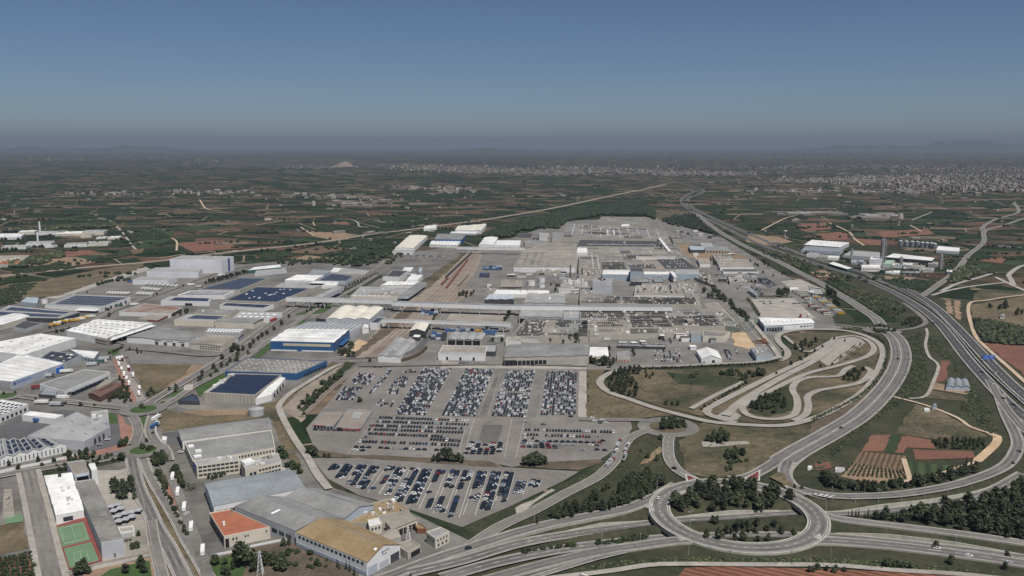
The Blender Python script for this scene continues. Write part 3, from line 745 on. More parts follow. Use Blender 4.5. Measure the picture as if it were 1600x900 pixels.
# big roundabout: a thick deck that spans both cuttings
def ring_deck():
    mb = MB(); n = 96; z = 1.40
    for i in range(n):
        a, b = 2*math.pi*i/n, 2*math.pi*(i+1)/n
        q = lambda t, r, zz: (RC.x + r*math.cos(t), RC.y + r*math.sin(t), zz)
        mb.face([q(a,RING_IN,z), q(a,RING_OUT,z), q(b,RING_OUT,z), q(b,RING_IN,z)], 0)
        mb.face([q(a,RING_OUT+1,z+.05), q(a,RING_OUT+1,-1.6), q(b,RING_OUT+1,-1.6), q(b,RING_OUT+1,z+.05)], 2)
        mb.face([q(a,RING_IN-1,-1.6), q(a,RING_IN-1,z+.05), q(b,RING_IN-1,z+.05), q(b,RING_IN-1,-1.6)], 2)
        mb.face([q(a,RING_OUT,z+.05), q(a,RING_OUT+1,z+.05), q(b,RING_OUT+1,z+.05), q(b,RING_OUT,z+.05)], 2)
        mb.face([q(a,RING_IN-1,z+.05), q(a,RING_IN,z+.05), q(b,RING_IN,z+.05), q(b,RING_IN-1,z+.05)], 2)
        mb.face([q(a,RING_IN-1,-1.6), q(a,RING_OUT+1,-1.6), q(b,RING_OUT+1,-1.6), q(b,RING_IN-1,-1.6)], 2)
        mb.face([q(a,RING_OUT-1.2,z+.01), q(a,RING_OUT-.9,z+.01), q(b,RING_OUT-.9,z+.01), q(b,RING_OUT-1.2,z+.01)], 1)
        mb.face([q(a,RING_IN+.9,z+.01), q(a,RING_IN+1.2,z+.01), q(b,RING_IN+1.2,z+.01), q(b,RING_IN+.9,z+.01)], 1)
        for r0 in (48.8, 54.6): mb.face([q(a,r0,z+.005), q(a,r0+2.4,z+.005), q(b,r0+2.4,z+.005), q(b,r0,z+.005)], 3)
        if i % 2: mb.face([q(a,52.8,z+.01), q(a,53.1,z+.01), q(b,53.1,z+.01), q(b,52.8,z+.01)], 1)
    mb.build('roundabout_road', ['asphalt', 'white_line', 'wall_concrete', 'tyre_band'], kind='structure')
ring_deck()
def hatched(pts, n=6, mat='white_line', z=1.43):
    """painted gore: white bars across a wedge between two roads"""
    a, b, c = [P(*p) for p in pts]
    mb = MB()
    for k in range(n):
        t0, t1 = k / n, (k + .5) / n
        p = [a.lerp(b, t0), a.lerp(c, t0), a.lerp(c, t1), a.lerp(b, t1)]
        mb.face([(v.x, v.y, z) for v in p])
    mb.build('road_marking', mat, kind='structure')
for tri in ([(1008,795),(1020,788),(1024,803)], [(1058,842),(1075,846),(1062,850)], [(1268,778),(1240,768),(1290,783)], [(1255,772),(1310,777),(1300,782)], [(890,878),(850,890),(930,866)], [(1270,842),(1282,836),(1284,848)]): hatched(tri)
for tri in ([(1070,742),(1072,755),(1094,751)], [(1188,736),(1160,751),(1187,754)]): sheet('island_border', tri, 'lot_line', z=1.42)
for tri in ([(1073,744.5),(1075,753),(1088,750.5)], [(1185.5,738.5),(1165,750.3),(1184.5,752.3)]): sheet('painted_island', tri, 'red_marking', z=1.43)
sheet('gravel_island', [(1202,748),(1216,740),(1226,742),(1230,752),(1244,762),(1226,760)], 'dry_grass', z=1.42)

# concrete retaining walls on the far side of the cuttings
def retaining(pth, i0, i1, d, label, hgt=4.6):
    q = offset(pth, d)[i0:i1]
    mb = MB(); n = len(q)
    tops = []
    for k in range(n):
        ramp = min(1, k / 6 + .15, (n - 1 - k) / 6 + .15)
        tops.append(min(q[k].z * (1 - .72 * ramp) + .3, .5))
    o = offset(pth, d + .6)[i0:i1]
    for k in range(n - 1):
        a, b, c, e = q[k], q[k+1], o[k+1], o[k]
        mb.hexa([(a.x,a.y,a.z-.5),(b.x,b.y,b.z-.5),(c.x,c.y,c.z-.5),(e.x,e.y,e.z-.5),(a.x,a.y,tops[k]),(b.x,b.y,tops[k+1]),(c.x,c.y,tops[k+1]),(e.x,e.y,tops[k])])
    tag(mb.build('retaining_wall', 'wall_concrete'), label, 'wall')
def idx(pth, px, py, z=-6):
    t = P(px, py, z); return min(range(len(pth)), key=lambda i: (pth[i].x - t.x)**2 + (pth[i].y - t.y)**2)
retaining(UPPER, idx(UPPER,880,835), idx(UPPER,1020,818), 5.4, 'long concrete retaining wall of the sunken road left of the roundabout')
retaining(UPPER, idx(UPPER,1050,815), idx(UPPER,1250,802), 5.4, 'concrete retaining wall below the trees inside the big roundabout')
retaining(UPPER, idx(UPPER,1305,804), idx(UPPER,1555,764), 5.4, 'long curved concrete wall of the sunken road right of the roundabout')
retaining(LOWER, idx(LOWER,1290,838), idx(LOWER,1650,878), 5.4, 'lower concrete retaining wall running to the right edge of the photo')
# ---------------------------------------------------------------- buildings
def lerp(a, b, t): return a + (b - a) * t
class Bld:
    def __init__(s, name, label, q, h, roof='flat', wall='white_wall', rf='grey_roof', n=1, axis='v', r=2.0, cat='building', over=0.4, group=None, base=0.0):
        """q: picture points of the eaves (near left, near right, far right, far left); h: eaves height"""
        s.q = [P(a, b, h) for a, b in q]
        s.h, s.kind, s.n, s.axis, s.r = h, roof, n, axis, r
        c = sum(s.q, Vector()) / 4
        s.c = Vector((c.x, c.y, 0))
        s.root = thing(name, label, cat, s.c, group)
        for i in range(4): s.q[i] = s.q[i] - s.c
        mb = MB(); A, B, C, D = s.q
        m = 24 if roof == 'barrel' else 1
        prof = s.profile()
        ring = []
        def edge(p0, p1, gable):
            if gable:
                for t, z in prof: ring.append(lerp(p0, p1, t) + Vector((0, 0, z)))
            else: ring.append(p0.copy()); ring.append(p1.copy())
        gv = roof != 'flat' and axis == 'v'; gu = roof != 'flat' and axis == 'u'
        edges = [(A, B, gv), (B, C, gu), (D, C, gv), (A, D, gu)]
        for p0, p1, g in edges:
            pts = [(t, z) for t, z in prof] if g else [(0, 0), (1, 0)]
            for i in range(len(pts) - 1):
                a, b = lerp(p0, p1, pts[i][0]), lerp(p0, p1, pts[i+1][0])
                mb.face([(a.x,a.y,base), (b.x,b.y,base), (b.x,b.y,h+pts[i+1][1]), (a.x,a.y,h+pts[i][1])])
        if roof == 'flat':                          # parapet with a capped top
            cc = Vector((0, 0, h)); t = .45
            inn = [v + (Vector((-v.x, -v.y, 0)).normalized() * t * 1.4) for v in s.q]
            for i in range(4):
                j = (i + 1) % 4
                mb.face([s.q[i], s.q[j], inn[j], inn[i]])
                mb.face([inn[i], inn[j], inn[j] - Vector((0,0,.7)), inn[i] - Vector((0,0,.7))])
        mb.build('wall', wall, s.root)
        rb = MB()
        if roof == 'flat':
            rb.face([v - Vector((0, 0, .6)) for v in s.q])
        else:
            for i in range(len(prof) - 1):
                (t0, z0), (t1, z1) = prof[i], prof[i+1]
                ov = over / max(1, (s.q[3] - s.q[0]).length)
                if axis == 'v': p = [s.pt(t0, -ov, z0), s.pt(t1, -ov, z1), s.pt(t1, 1 + ov, z1), s.pt(t0, 1 + ov, z0)]
                else: p = [s.pt(-ov, t0, z0), s.pt(-ov, t1, z1), s.pt(1 + ov, t1, z1), s.pt(1 + ov, t0, z0)]
                p = [v + Vector((0, 0, .06)) for v in p]
                d = [v + Vector((0, 0, .35)) for v in p]
                rb.hexa(p + d)
        rb.build('roof', rf, s.root)
    def profile(s):
        if s.kind == 'flat': return [(0, 0), (1, 0)]
        out = []
        for k in range(s.n):
            f = lambda t: (k + t) / s.n
            if s.kind == 'gable': seg = [(0, 0), (.5, s.r), (1, 0)]
            elif s.kind == 'shed': seg = [(0, 0), (1, s.r)]
            elif s.kind == 'saw': seg = [(0, 0), (.8, s.r), (1, 0)]
            else: seg = [(i / 6, s.r * math.sin(math.pi * i / 6)) for i in range(7)]
            for t, z in seg:
                if out and abs(out[-1][0] - f(t)) < 1e-6: continue
                out.append((f(t), z))
        return out
    def pt(s, u, v, z=0.0):
        A, B, C, D = s.q
        return lerp(lerp(A, B, u), lerp(D, C, u), v) + Vector((0, 0, z))
    def rz(s, u, v):
        if s.kind == 'flat': return -.6
        t = u if s.axis == 'v' else v
        p = s.profile()
        for i in range(len(p) - 1):
            if p[i][0] <= t <= p[i+1][0] + 1e-9:
                return lerp(p[i][1], p[i+1][1], (t - p[i][0]) / (p[i+1][0] - p[i][0] + 1e-9)) + .41
        return .41
    def patch(s, name, u0, u1, v0, v1, mat, dz=.15, mb=None):
        """a raised panel lying on the roof"""
        own = mb is None; mb = mb or MB()
        lo = [s.pt(u, v, s.rz(u, v) - .05) for u, v in ((u0,v0),(u1,v0),(u1,v1),(u0,v1))]
        mb.hexa(lo + [p + Vector((0, 0, dz + .05)) for p in lo])
        return mb.build(name, mat, s.root) if own else None
    def grid(s, name, nu, nv, fu, fv, mat, box=(.04, .96, .06, .94), dz=.2, skip=0.0, seed=1):
        rng = random.Random(seed)
        u0, u1, v0, v1 = box
        for i in range(nu):
            for j in range(nv):
                if rng.random() < skip: continue
                cu, cv = lerp(u0, u1, (i + .5) / nu), lerp(v0, v1, (j + .5) / nv)
                hu, hv = (u1 - u0) / nu * fu / 2, (v1 - v0) / nv * fv / 2
                s.patch(name, cu - hu, cu + hu, cv - hv, cv + hv, mat, dz)
        return s
    def vents(s, n, seed=1, mats=('vent_metal', 'white_wall', 'tan_roof'), size=(1.2, 4.0), box=(.04, .96, .06, .94), hgt=(.8, 2.4), name='roof_vent'):
        rng = random.Random(seed)
        for k in range(n):
            u, v = rng.uniform(box[0], box[1]), rng.uniform(box[2], box[3])
            p = s.pt(u, v, s.rz(u, v)); a, b, hh = rng.uniform(*size) / 2, rng.uniform(*size) / 2, rng.uniform(*hgt)
            d = s.q[1] - s.q[0]
            mb = MB(); mb.box((-a, -b, -.1), (a, b, hh), rz=math.atan2(d.y, d.x), c=p)
            mb.build(name, rng.choice(mats), s.root)
        return s
    def feat(s, side, name, t0, t1, z0, z1, mat, out=.12):
        A, B, C, D = s.q
        p0, p1 = {'f': (A, B), 'r': (B, C), 'l': (D, A), 'b': (C, D)}[side]
        a, b = lerp(p0, p1, t0), lerp(p0, p1, t1)
        d = (p1 - p0); nrm = Vector((d.y, -d.x, 0)).normalized() * out
        mb = MB()
        i = nrm * -.3
        pts = [a + i, b + i, b + nrm, a + nrm]
        mb.hexa([(p.x, p.y, z0) for p in pts] + [(p.x, p.y, z1) for p in pts])
        mb.build(name, mat, s.root); return s
    def row(s, side, name, n, t0, t1, z0, z1, mat, fill=.55, out=.12):
        for k in range(n):
            c = lerp(t0, t1, (k + .5) / n); hw = (t1 - t0) / n * fill / 2
            s.feat(side, name, c - hw, c + hw, z0, z1, mat, out)
        return s
    def monitors(s, n, m, box, fill=.6, mat='monitor_dark', dz=1.0, seed=1, skip=.1):
        """dark raised roof lights of the old car plant, in rows"""
        rng = random.Random(seed); u0, u1, v0, v1 = box
        for j in range(m):
            mb = MB(); any_ = False
            for i in range(n):
                if rng.random() < skip and n > 8: continue
                a, b = lerp(u0, u1, (i + (1 - fill) / 2) / n), lerp(u0, u1, (i + 1 - (1 - fill) / 2) / n)
                c, d = lerp(v0, v1, (j + .25) / m), lerp(v0, v1, (j + .8) / m)
                s.patch('', a, b, c, d, mat, dz * rng.uniform(.7, 1.2), mb); any_ = True
            if any_: mb.build('roof_monitor', mat, s.root)
        return s
    def patchwork(s, depth, seed, box=(.01, .99, .02, .98), mats=('factory_roof', 'tan_roof', 'roof_dark_patch', 'roof_rose', 'grey_roof', None, None), dz=.06):
        """roof covering of many ages: the roof cut into felted fields of different tone"""
        rng = random.Random(seed)
        def cut(u0, u1, v0, v1, d):
            if d == 0:
                m = rng.choice(mats)
                if m: s.patch('roof_field', u0 + .002, u1 - .002, v0 + .006, v1 - .006, m, dz)
                return
            t = rng.uniform(.3, .7)
            if (u1 - u0) * (s.q[1] - s.q[0]).length > (v1 - v0) * (s.q[3] - s.q[0]).length * rng.uniform(.6, 1.2): cut(u0, lerp(u0, u1, t), v0, v1, d - 1); cut(lerp(u0, u1, t), u1, v0, v1, d - 1)
            else: cut(u0, u1, v0, lerp(v0, v1, t), d - 1); cut(u0, u1, lerp(v0, v1, t), v1, d - 1)
        cut(*box, depth); return s
B = Bld

# --- lower left: food warehouse, offices, school
b = B('warehouse', 'small warehouse with bright orange tiled roof and cream gable wall', [(350,838),(422,823),(359,795),(327,801)], 8, 'flat', 'cream_wall', 'terracotta')
b.row('f', 'window', 2, .15, .3, 4.2, 5.8, 'glass', .5).row('f', 'window', 2, .42, .54, 4.6, 6.0, 'glass', .5).feat('f', 'loading_door', .02, .1, 0, 6, 'opening').row('l', 'loading_door', 10, .05, .95, .2, 6.2, 'opening', .6).feat('f', 'window', .9, .93, 5, 6.2, 'glass').vents(3, 2, size=(1, 2))
b = B('warehouse', 'long warehouse with pale blue grey roof beside the orange roofed one', [(334,792),(476,763),(452,734),(320,756)], 8.5, 'gable', 'white_wall', 'blue_grey_roof', axis='u', r=2.6)
b.row('f', 'loading_door', 14, .02, .98, .2, 5.2, 'opening', .8).grid('roof_seam', 9, 1, .05, .9, 'light_grey_roof', dz=.08)
b = B('warehouse', 'large grey roofed hall joined to the ochre roof, with one white roof stripe', [(461,830),(536,811),(445,777),(367,792)], 9, 'gable', 'grey_wall', 'grey_roof', r=4.4)
b.grid('skylight', 2, 7, .4, .06, 'light_grey_roof', dz=.08).patch('skylight', .17, .34, .50, .53, 'skylight'); b.patch('ridge_gutter', .485, .515, .1, .75, 'blue_grey_roof', .25)
b.row('l', 'window', 8, .05, .95, 2.5, 5, 'glass', .7)
b = B('warehouse', 'rear grey gabled hall whose back eaves face the striped car lot', [(537,811),(584,789),(492,763),(446,777)], 9, 'gable', 'blue_grey_wall', 'grey_roof', r=3.6)
b.grid('skylight', 2, 6, .3, .06, 'light_grey_roof', dz=.08).patch('ridge_gutter', .66, .70, .2, .62, 'blue_grey_roof', .25)
b = B('warehouse', 'ochre roofed hall with white gable and dark lettering beside the road', [(573,879),(625,851),(540,813),(462,833)], 9, 'gable', 'white_wall', 'ochre_roof', r=5.5)
b.row('l', 'window', 16, .03, .97, 6.6, 8.2, 'glass', .6).feat('l', 'wall_band', .01, .99, 1.0, 3.2, 'blue_grey_wall', .2).feat('f', 'loading_door', .03, .3, 0, 5.5, 'blue_grey_wall').feat('f', 'loading_door', .7, .97, 0, 5.5, 'dark_wall').feat('f', 'loading_door', .36, .64, 0, 4.5, 'grey_wall')
b.patch('roof_panel', .3, .36, .02, .05, 'skylight'); b.patch('roof_walkway', .49, .51, .05, .8, 'tan_roof', .3)
for k, (t, z) in enumerate([(.44, 9.6), (.47, 9.9)]): b.feat('f', 'gable_lettering', t, t + .022, z, z + 1.6 - k, 'sign_ink', .18)
for k in range(5): b.feat('f', 'gable_lettering', .51 + k*.035, .51 + k*.035 + .02, 10.2, 10.7, 'sign_ink', .18)
for k in range(4): b.feat('f', 'gable_lettering', .46 + k*.035, .46 + k*.035 + .02, 8.4, 8.9, 'sign_ink', .18)
B('factory_building', 'low rust stained flat roof wedged between grey hall and car lot', [(541,815),(598,819),(582,794),(585,790)], 6, 'flat', 'beige_wall', 'ochre_roof').vents(6, 3)
b = B('factory_building', 'flat ochre roofed block nearest the corner of the striped car lot', [(590,806),(640,797),(612,778),(576,787)], 6, 'flat', 'beige_wall', 'ochre_roof'); b.vents(12, 4, hgt=(.8, 3))
b = B('factory_building', 'small white roofed block on the ochre factory roofs', [(577,823),(597,818),(592,808),(574,812)], 9, 'flat', 'cream_wall', 'white_roof'); b.row('f', 'window', 3, .1, .9, 6, 7.5, 'glass')
b = B('loading_shed', 'long cream loading shed with dark open bays near the ochre hall', [(612,828),(652,813),(640,803),(602,816)], 6, 'shed', 'cream_wall', 'tan_roof', axis='v', r=.5); b.row('f', 'loading_door', 5, .1, .95, .2, 4.5, 'opening', .85)
b = B('loading_shed', 'beige low shed with dark doorway beside the lower road', [(637,863),(657,852),(642,842),(617,850)], 5, 'flat', 'beige_wall', 'tan_roof'); b.feat('r', 'loading_door', .1, .9, .2, 3.6, 'opening').feat('f', 'loading_door', .25, .95, .2, 3.6, 'opening')
B('factory_building', 'rounded tan roof section right of the ochre hall', [(596,850),(626,840),(612,826),(588,838)], 5.5, 'barrel', 'beige_wall', 'tan_roof', axis='u', r=2)
B('canopy', 'small rust coloured canopy between cream shed and house', [(652,826),(666,826),(658,818),(646,818)], 3.5, 'flat', 'rust_paint', 'ochre_roof')
b = B('house', 'cream two storey house standing alone at the access road corner', [(680,841),(702,830),(688,823),(666,831)], 7.5, 'flat', 'cream_wall', 'light_grey_roof'); b.row('f', 'window', 4, .08, .92, 4.4, 5.8, 'glass', .4).row('f', 'window', 3, .08, .92, 1.2, 2.8, 'glass', .4).row('l', 'window', 3, .1, .9, 4.4, 5.8, 'glass', .4)

b = B('factory_hall', 'long low hall with pale curved skylight strips behind the office block', [(285,689),(424,671),(417,653),(278,672)], 7.5, 'barrel', 'white_wall', 'grey_roof', axis='u', r=2.5)
b.grid('skylight', 10, 1, .07, .55, 'cream_roof', dz=.12).row('l', 'window', 3, .15, .85, 2, 4.5, 'glass')
b = B('factory_hall', 'wide plain grey roof hall in front of the skylit one', [(302,722),(430,699),(424,672),(288,691)], 9, 'flat', 'cream_wall', 'grey_roof')
b.row('f', 'window', 22, .14, .99, 5.4, 7.2, 'glass', .55).vents(3, 8, mats=('white_wall',), size=(4, 6), box=(.03, .12, .1, .8)).grid('roof_panel', 6, 3, .1, .05, 'light_grey_roof', dz=.05)
b = B('office_building', 'cream three storey office with long window bands by the truck road', [(307,727),(374,718),(372,711),(302,719)], 11, 'flat', 'cream_wall', 'light_grey_roof')
for z in (2, 5.2, 8.2): b.row('f', 'window', 9, .03, .97, z, z + 1.5, 'glass', .82)
b.row('l', 'window', 3, .1, .9, 7.5, 9.5, 'sign_blue', .7).vents(5, 6)
b = B('office_building', 'cream corner tower with white rooftop cabin beside the office bands', [(383,733),(402,728),(394,714),(376,719)], 12, 'flat', 'cream_wall', 'light_grey_roof'); b.vents(1, 3, mats=('white_roof',), size=(8, 9), box=(.4, .6, .5, .7)).row('f', 'window', 2, .3, .95, 4, 8, 'glass', .7)
b = B('office_building', 'low cream wing stretching right of the corner tower', [(402,731),(440,722),(434,707),(398,715)], 8, 'flat', 'cream_wall', 'light_grey_roof')
for z in (1.6, 4.8): b.row('f', 'window', 7, .04, .96, z, z + 1.5, 'glass', .75)
b.vents(6, 5)
B('swimming_pool', 'small bright blue swimming pool on a lawn behind offices', [(433,735),(446,734),(444,731),(432,732)], .5, 'flat', 'white_wall', 'pool_blue', cat='pool')

b = B('school_building', 'four stepped pale classroom roofs beside the side street', [(87,806),(131,798),(112,741),(69,746)], 6, 'saw', 'white_wall', 'white_roof', n=4, axis='u', r=2.4); b.vents(9, 4, mats=('dark_wall', 'vent_metal'), size=(1.5, 2.5), box=(.45, .75, .05, .95)).row('l', 'window', 12, .02, .98, 2, 4, 'glass', .5).feat('f', 'window', .25, .6, 1, 4, 'glass')
b = B('school_building', 'long grey school block ending in a blank wall above the courts', [(158,848),(193,843),(147,748),(117,752)], 11, 'flat', 'grey_wall', 'factory_roof'); b.patch('roof_stain', .5, .85, .38, .68, 'grey_roof', .06); b.row('f', 'window', 2, .5, .62, .5, 3, 'dark_wall', .6); b.row('l', 'window', 14, .1, .95, 3, 4.5, 'glass', .5)
b = B('school_building', 'grey flat school wing with glazed front at the street corner', [(117,742),(139,738),(131,718),(104,722)], 11, 'flat', 'grey_wall', 'tan_roof'); b.feat('f', 'window', .1, .95, 5, 9.5, 'glass').feat('f', 'awning', .1, .95, 9.6, 10.2, 'light_blue_wall', 2.5)
b = B('school_tower', 'white stair tower beside the glazed school wing', [(143,735),(152,733),(148,723),(138,725)], 12, 'flat', 'white_wall', 'white_roof', cat='tower')
def sails():
    for i, (px, py) in enumerate([(174,797),(184,794),(178,804),(188,800),(185,812),(195,808),(206,806),(216,803),(186,820),(197,817),(206,813),(176,799)][:11]):
        c = P(px, py); t = thing('sun_canopy', 'grey pyramid sun canopy in the cluster beside the school', 'canopy', c, 'pyramid canopies in the school yard')
        mb = MB(); r = 2.6
        k = [(-r,-r,3.2),(r,-r,3.2),(r,r,3.2),(-r,r,3.2)]
        for a in range(4): mb.face([k[a], k[(a+1)%4], (0,0,4.6)]); mb.face([k[a], k[(a+1)%4], (k[(a+1)%4][0],k[(a+1)%4][1],2.9), (k[a][0],k[a][1],2.9)])
        mb.build('roof', 'canopy_grey', t); pb = MB(); pb.cyl((0,0), .15, 0, 3.4, 6); pb.build('post', 'steel', t)
sails()
b = B('school_building', 'low pale annex with slot windows below the pyramid canopies', [(187,842),(208,838),(206,826),(184,829)], 4, 'flat', 'concrete_pale', 'light_grey_roof'); b.row('f', 'window', 3, .1, .9, 1.5, 2.8, 'dark_wall', .8)
b = B('school_building', 'pale annex with a dark strip window near the boulevard', [(188,832),(210,828),(208,821),(184,824)], 4.5, 'flat', 'white_wall', 'concrete_pale')
B('clubhouse', 'small beige flat building at the left edge beside green court', [(4,802),(22,800),(18,764),(6,765)], 4, 'flat', 'beige_wall', 'tan_roof').vents(2, 9)

# sports courts
sheet('court', [(86,824),(134,809),(161,879),(108,892)], 'court_red', z=1.0)
for q in ([(89,826),(131,817.3),(141,846),(98,857)], [(100,859.5),(143,849),(155,878),(109,889.5)]): sheet('court', q, 'court_green', z=1.04)
def court_lines(q, z=1.08):
    a, b_, c, d = [P(*p) for p in q]; mb = MB()
    for p0, p1 in ((a,b_),(b_,c),(c,d),(d,a),(lerp(a,b_,.5),lerp(d,c,.5))): mb.bar((p0.x,p0.y,z), (p1.x,p1.y,z), .11)
    mb.build('court_lines', 'white_line', kind='structure')
court_lines([(94,828),(129,820),(138,843),(101,852)]); court_lines([(115,866),(135,862),(139,876),(118,880)])
sheet('court', [(8,808),(34,803),(36,816),(10,820)], 'court_green', z=.6)

# --- left: warehouses on the estate
b = B('warehouse', 'big pale grey warehouse in the middle of a dark asphalt yard', [(43,681),(132,689),(172,666),(120,643)], 8, 'flat', 'grey_wall', 'light_grey_roof'); b.grid('roof_vent', 3, 2, .25, .05, 'grey_roof', box=(.1,.95,.25,.85), dz=.4).row('r', 'loading_door', 3, .3, .8, .2, 5, 'dark_wall', .5)
b = B('office_building', 'pale office block with rooftop plant behind the big grey warehouse', [(143,658),(170,656),(168,640),(142,643)], 9.5, 'flat', 'grey_wall', 'light_grey_roof'); b.vents(6, 2, size=(2, 5)).row('f', 'window', 6, .1, .9, 5, 6.6, 'glass')
b = B('warehouse', 'long white box shed on the dark yard with blue truck in front', [(34,648),(86,654),(99,648),(47,642)], 6, 'flat', 'white_wall', 'white_roof')
b = B('factory_hall', 'white zigzag fronted hall covered with solar panel rows', [(-22,722),(103,695),(80,686),(-20,690)], 6.5, 'gable', 'white_wall', 'light_grey_roof', n=6, r=2.2)
b.grid('solar_panel', 12, 3, .72, .8, 'solar', dz=.2).row('f', 'window', 18, .03, .97, 1, 5, 'glass', .25)
b = B('warehouse', 'white roofed warehouse dotted with dark square panels at left edge', [(-46,653),(-2,650),(44,631),(2,624)], 7, 'flat', 'white_wall', 'white_roof'); b.grid('solar_panel', 6, 5, .5, .6, 'solar', dz=.3).row('r', 'window', 6, .05, .95, 1, 4, 'glass', .5)
b = B('factory_hall', 'grey ribbed hall with wavy pale roof stripes and loading front', [(62,600),(100,611),(172,581),(132,577)], 7.5, 'flat', 'white_wall', 'grey_roof'); b.grid('skylight', 1, 9, .9, .12, 'light_grey_roof', dz=.15).row('r', 'window', 10, .04, .96, 1, 4.2, 'dark_wall', .6).feat('r', 'awning', .1, .9, 4.4, 4.8, 'blue_grey_roof', 4)
b = B('loading_shed', 'small dark box shed at the near end of the ribbed hall', [(60,616),(89,618),(88,609),(69,606)], 4.5, 'flat', 'dark_wall', 'blue_grey_roof')
b = B('warehouse', 'brown low building with dark slot roof beside tree triangle', [(138,615),(156,621),(190,603),(178,597)], 5, 'gable', 'brown_wall', 'brown_wall', axis='v', r=1.4); b.patch('ridge_gutter', .45, .55, .25, .8, 'opening', .2)
b = B('loading_shed', 'pale narrow lean to shed behind the brown building', [(150,604),(172,598),(184,589),(164,593)], 5, 'flat', 'beige_wall', 'tan_roof')
b = B('warehouse', 'huge white warehouse with faint blue wall lettering and dark gable', [(-50,589),(18,596),(101,567),(32,552)], 9, 'flat', 'blue_grey_wall', 'white_roof'); b.grid('roof_seam', 14, 1, .06, .95, 'light_grey_roof', dz=.06).grid('roof_seam', 1, 7, .95, .06, 'light_grey_roof', dz=.05)
b.feat('f', 'gable_panel', .0, .985, .3, 8.5, 'pipe_metal').feat('r', 'wall_sign', .03, .065, 4.6, 7.2, 'sign_ink', .2).feat('r', 'loading_door', .82, .96, .2, 6, 'sign_blue', .4)
for k in range(9): b.feat('r', 'wall_sign', .085 + k*.03, .10 + k*.03, 5.4, 6.8, 'sign_blue', .2)
b = B('warehouse', 'large white roofed warehouse furthest back along the left edge', [(-55,544),(37,554),(118,528),(64,521)], 11, 'flat', 'white_wall', 'white_roof'); b.grid('roof_vent', 4, 3, .12, .1, 'grey_roof', dz=.5).grid('roof_seam', 12, 1, .06, .95, 'light_grey_roof', dz=.06)
b = B('warehouse', 'dark solar covered block between the two white warehouses', [(58,562),(103,566),(128,554),(80,548)], 7, 'flat', 'grey_wall', 'dark_roof'); b.grid('solar_panel', 5, 4, .7, .7, 'solar', dz=.3, skip=.2).vents(8, 3, mats=('white_wall',), hgt=(.5, 1))
b = B('office_building', 'small white building with pale blue front near road bend', [(130,557),(147,560),(155,549),(108,545)], 6, 'flat', 'light_blue_wall', 'white_roof'); b.row('f', 'window', 3, .1, .9, 2, 4, 'glass')
b = B('warehouse', 'broad shed with two dark solar strips and dark open front', [(-24,494),(95,496),(124,487),(14,476)], 8, 'flat', 'dark_wall', 'light_grey_roof'); b.patch('solar_panel', .05, .92, .12, .42, 'solar_grey'); b.patch('solar_panel', .08, .9, .58, .85, 'solar_grey'); b.feat('f', 'fascia', 0, 1, 6.6, 8, 'grey_wall', .3).feat('r', 'fascia', 0, 1, 6.6, 8, 'grey_wall', .3)
b = B('warehouse', 'white fronted warehouse under rows of slanted solar panels', [(70,477),(156,480),(204,464),(114,460)], 8, 'flat', 'white_wall', 'blue_grey_roof'); b.grid('solar_panel', 13, 5, .7, .75, 'solar', dz=.4, box=(.08,.98,.16,.96)).row('r', 'loading_door', 5, .1, .9, .2, 4.5, 'dark_wall', .4); b.feat('f', 'awning', .6, .98, 3.2, 3.8, 'white_wall', 8)
B('warehouse', 'plain white barn at left edge before the solar strips shed', [(-30,503),(2,508),(48,494),(18,490)], 7, 'gable', 'cream_wall', 'white_roof', axis='v', r=1.5)
B('loading_shed', 'low dark roofed shed right of the plain white barn', [(20,511),(39,514),(66,505),(38,501)], 5, 'flat', 'grey_wall', 'dark_roof')
B('water_works', 'small pale blue building beside round tank at left', [(32,471),(58,474),(61,465),(42,464)], 6, 'flat', 'light_blue_wall', 'light_blue_wall')
b = B('warehouse', 'white roofed distribution hall with rows of skylights and truck docks', [(104,517),(166,529),(239,505),(154,499)], 9, 'gable', 'white_wall', 'white_roof', n=3, axis='u', r=1.2); b.grid('skylight', 8, 6, .5, .3, 'light_grey_roof', dz=.12).row('r', 'loading_door', 8, .1, .95, .2, 5, 'opening', .7).feat('r', 'awning', .02, .98, 6.2, 6.7, 'white_roof', 6)
b = B('office_building', 'beige banded office at the near corner of the skylit hall', [(148,527),(167,531),(174,525),(156,522)], 10, 'flat', 'beige_wall', 'tan_roof'); b.row('f', 'window', 5, .05, .95, 3, 4.5, 'glass', .8).row('f', 'window', 5, .05, .95, 6.5, 8, 'glass', .8)
b = B('warehouse', 'grey low pitched warehouse with pale wall facing asphalt lot', [(198,527),(294,534),(312,522),(246,511)], 7, 'gable', 'white_wall', 'grey_roof', axis='v', n=2, r=1); b.row('f', 'loading_door', 4, .42, .98, .2, 4.2, 'dark_wall', .35).row('f', 'wall_sign', 3, .42, .98, 5.2, 6.0, 'brown_wall', .6)
b = B('warehouse', 'cream corner warehouse with many small windows near junction', [(297,537),(346,541),(370,526),(318,524)], 7, 'gable', 'cream_wall', 'tan_roof', axis='v', r=1.2)
for z in (1.5, 4.2): b.row('f', 'window', 8, .3, .97, z, z + 1.3, 'glass', .7)
b = B('warehouse', 'low building with rust brown central roof patch and pale wall', [(186,487),(267,490),(285,480),(226,474)], 6, 'flat', 'white_wall', 'rusty_roof'); b.feat('r', 'gable_panel', .05, .95, .3, 5, 'dark_wall')
b = B('shop', 'small building with dark red fascia before the rust roofed shed', [(216,498),(246,501),(262,493),(234,491)], 5, 'flat', 'beige_wall', 'tan_roof'); b.feat('r', 'fascia', 0, 1, 3.6, 5.2, 'red_trim', .3).feat('f', 'fascia', .5, 1, 3.6, 5.2, 'red_trim', .3)
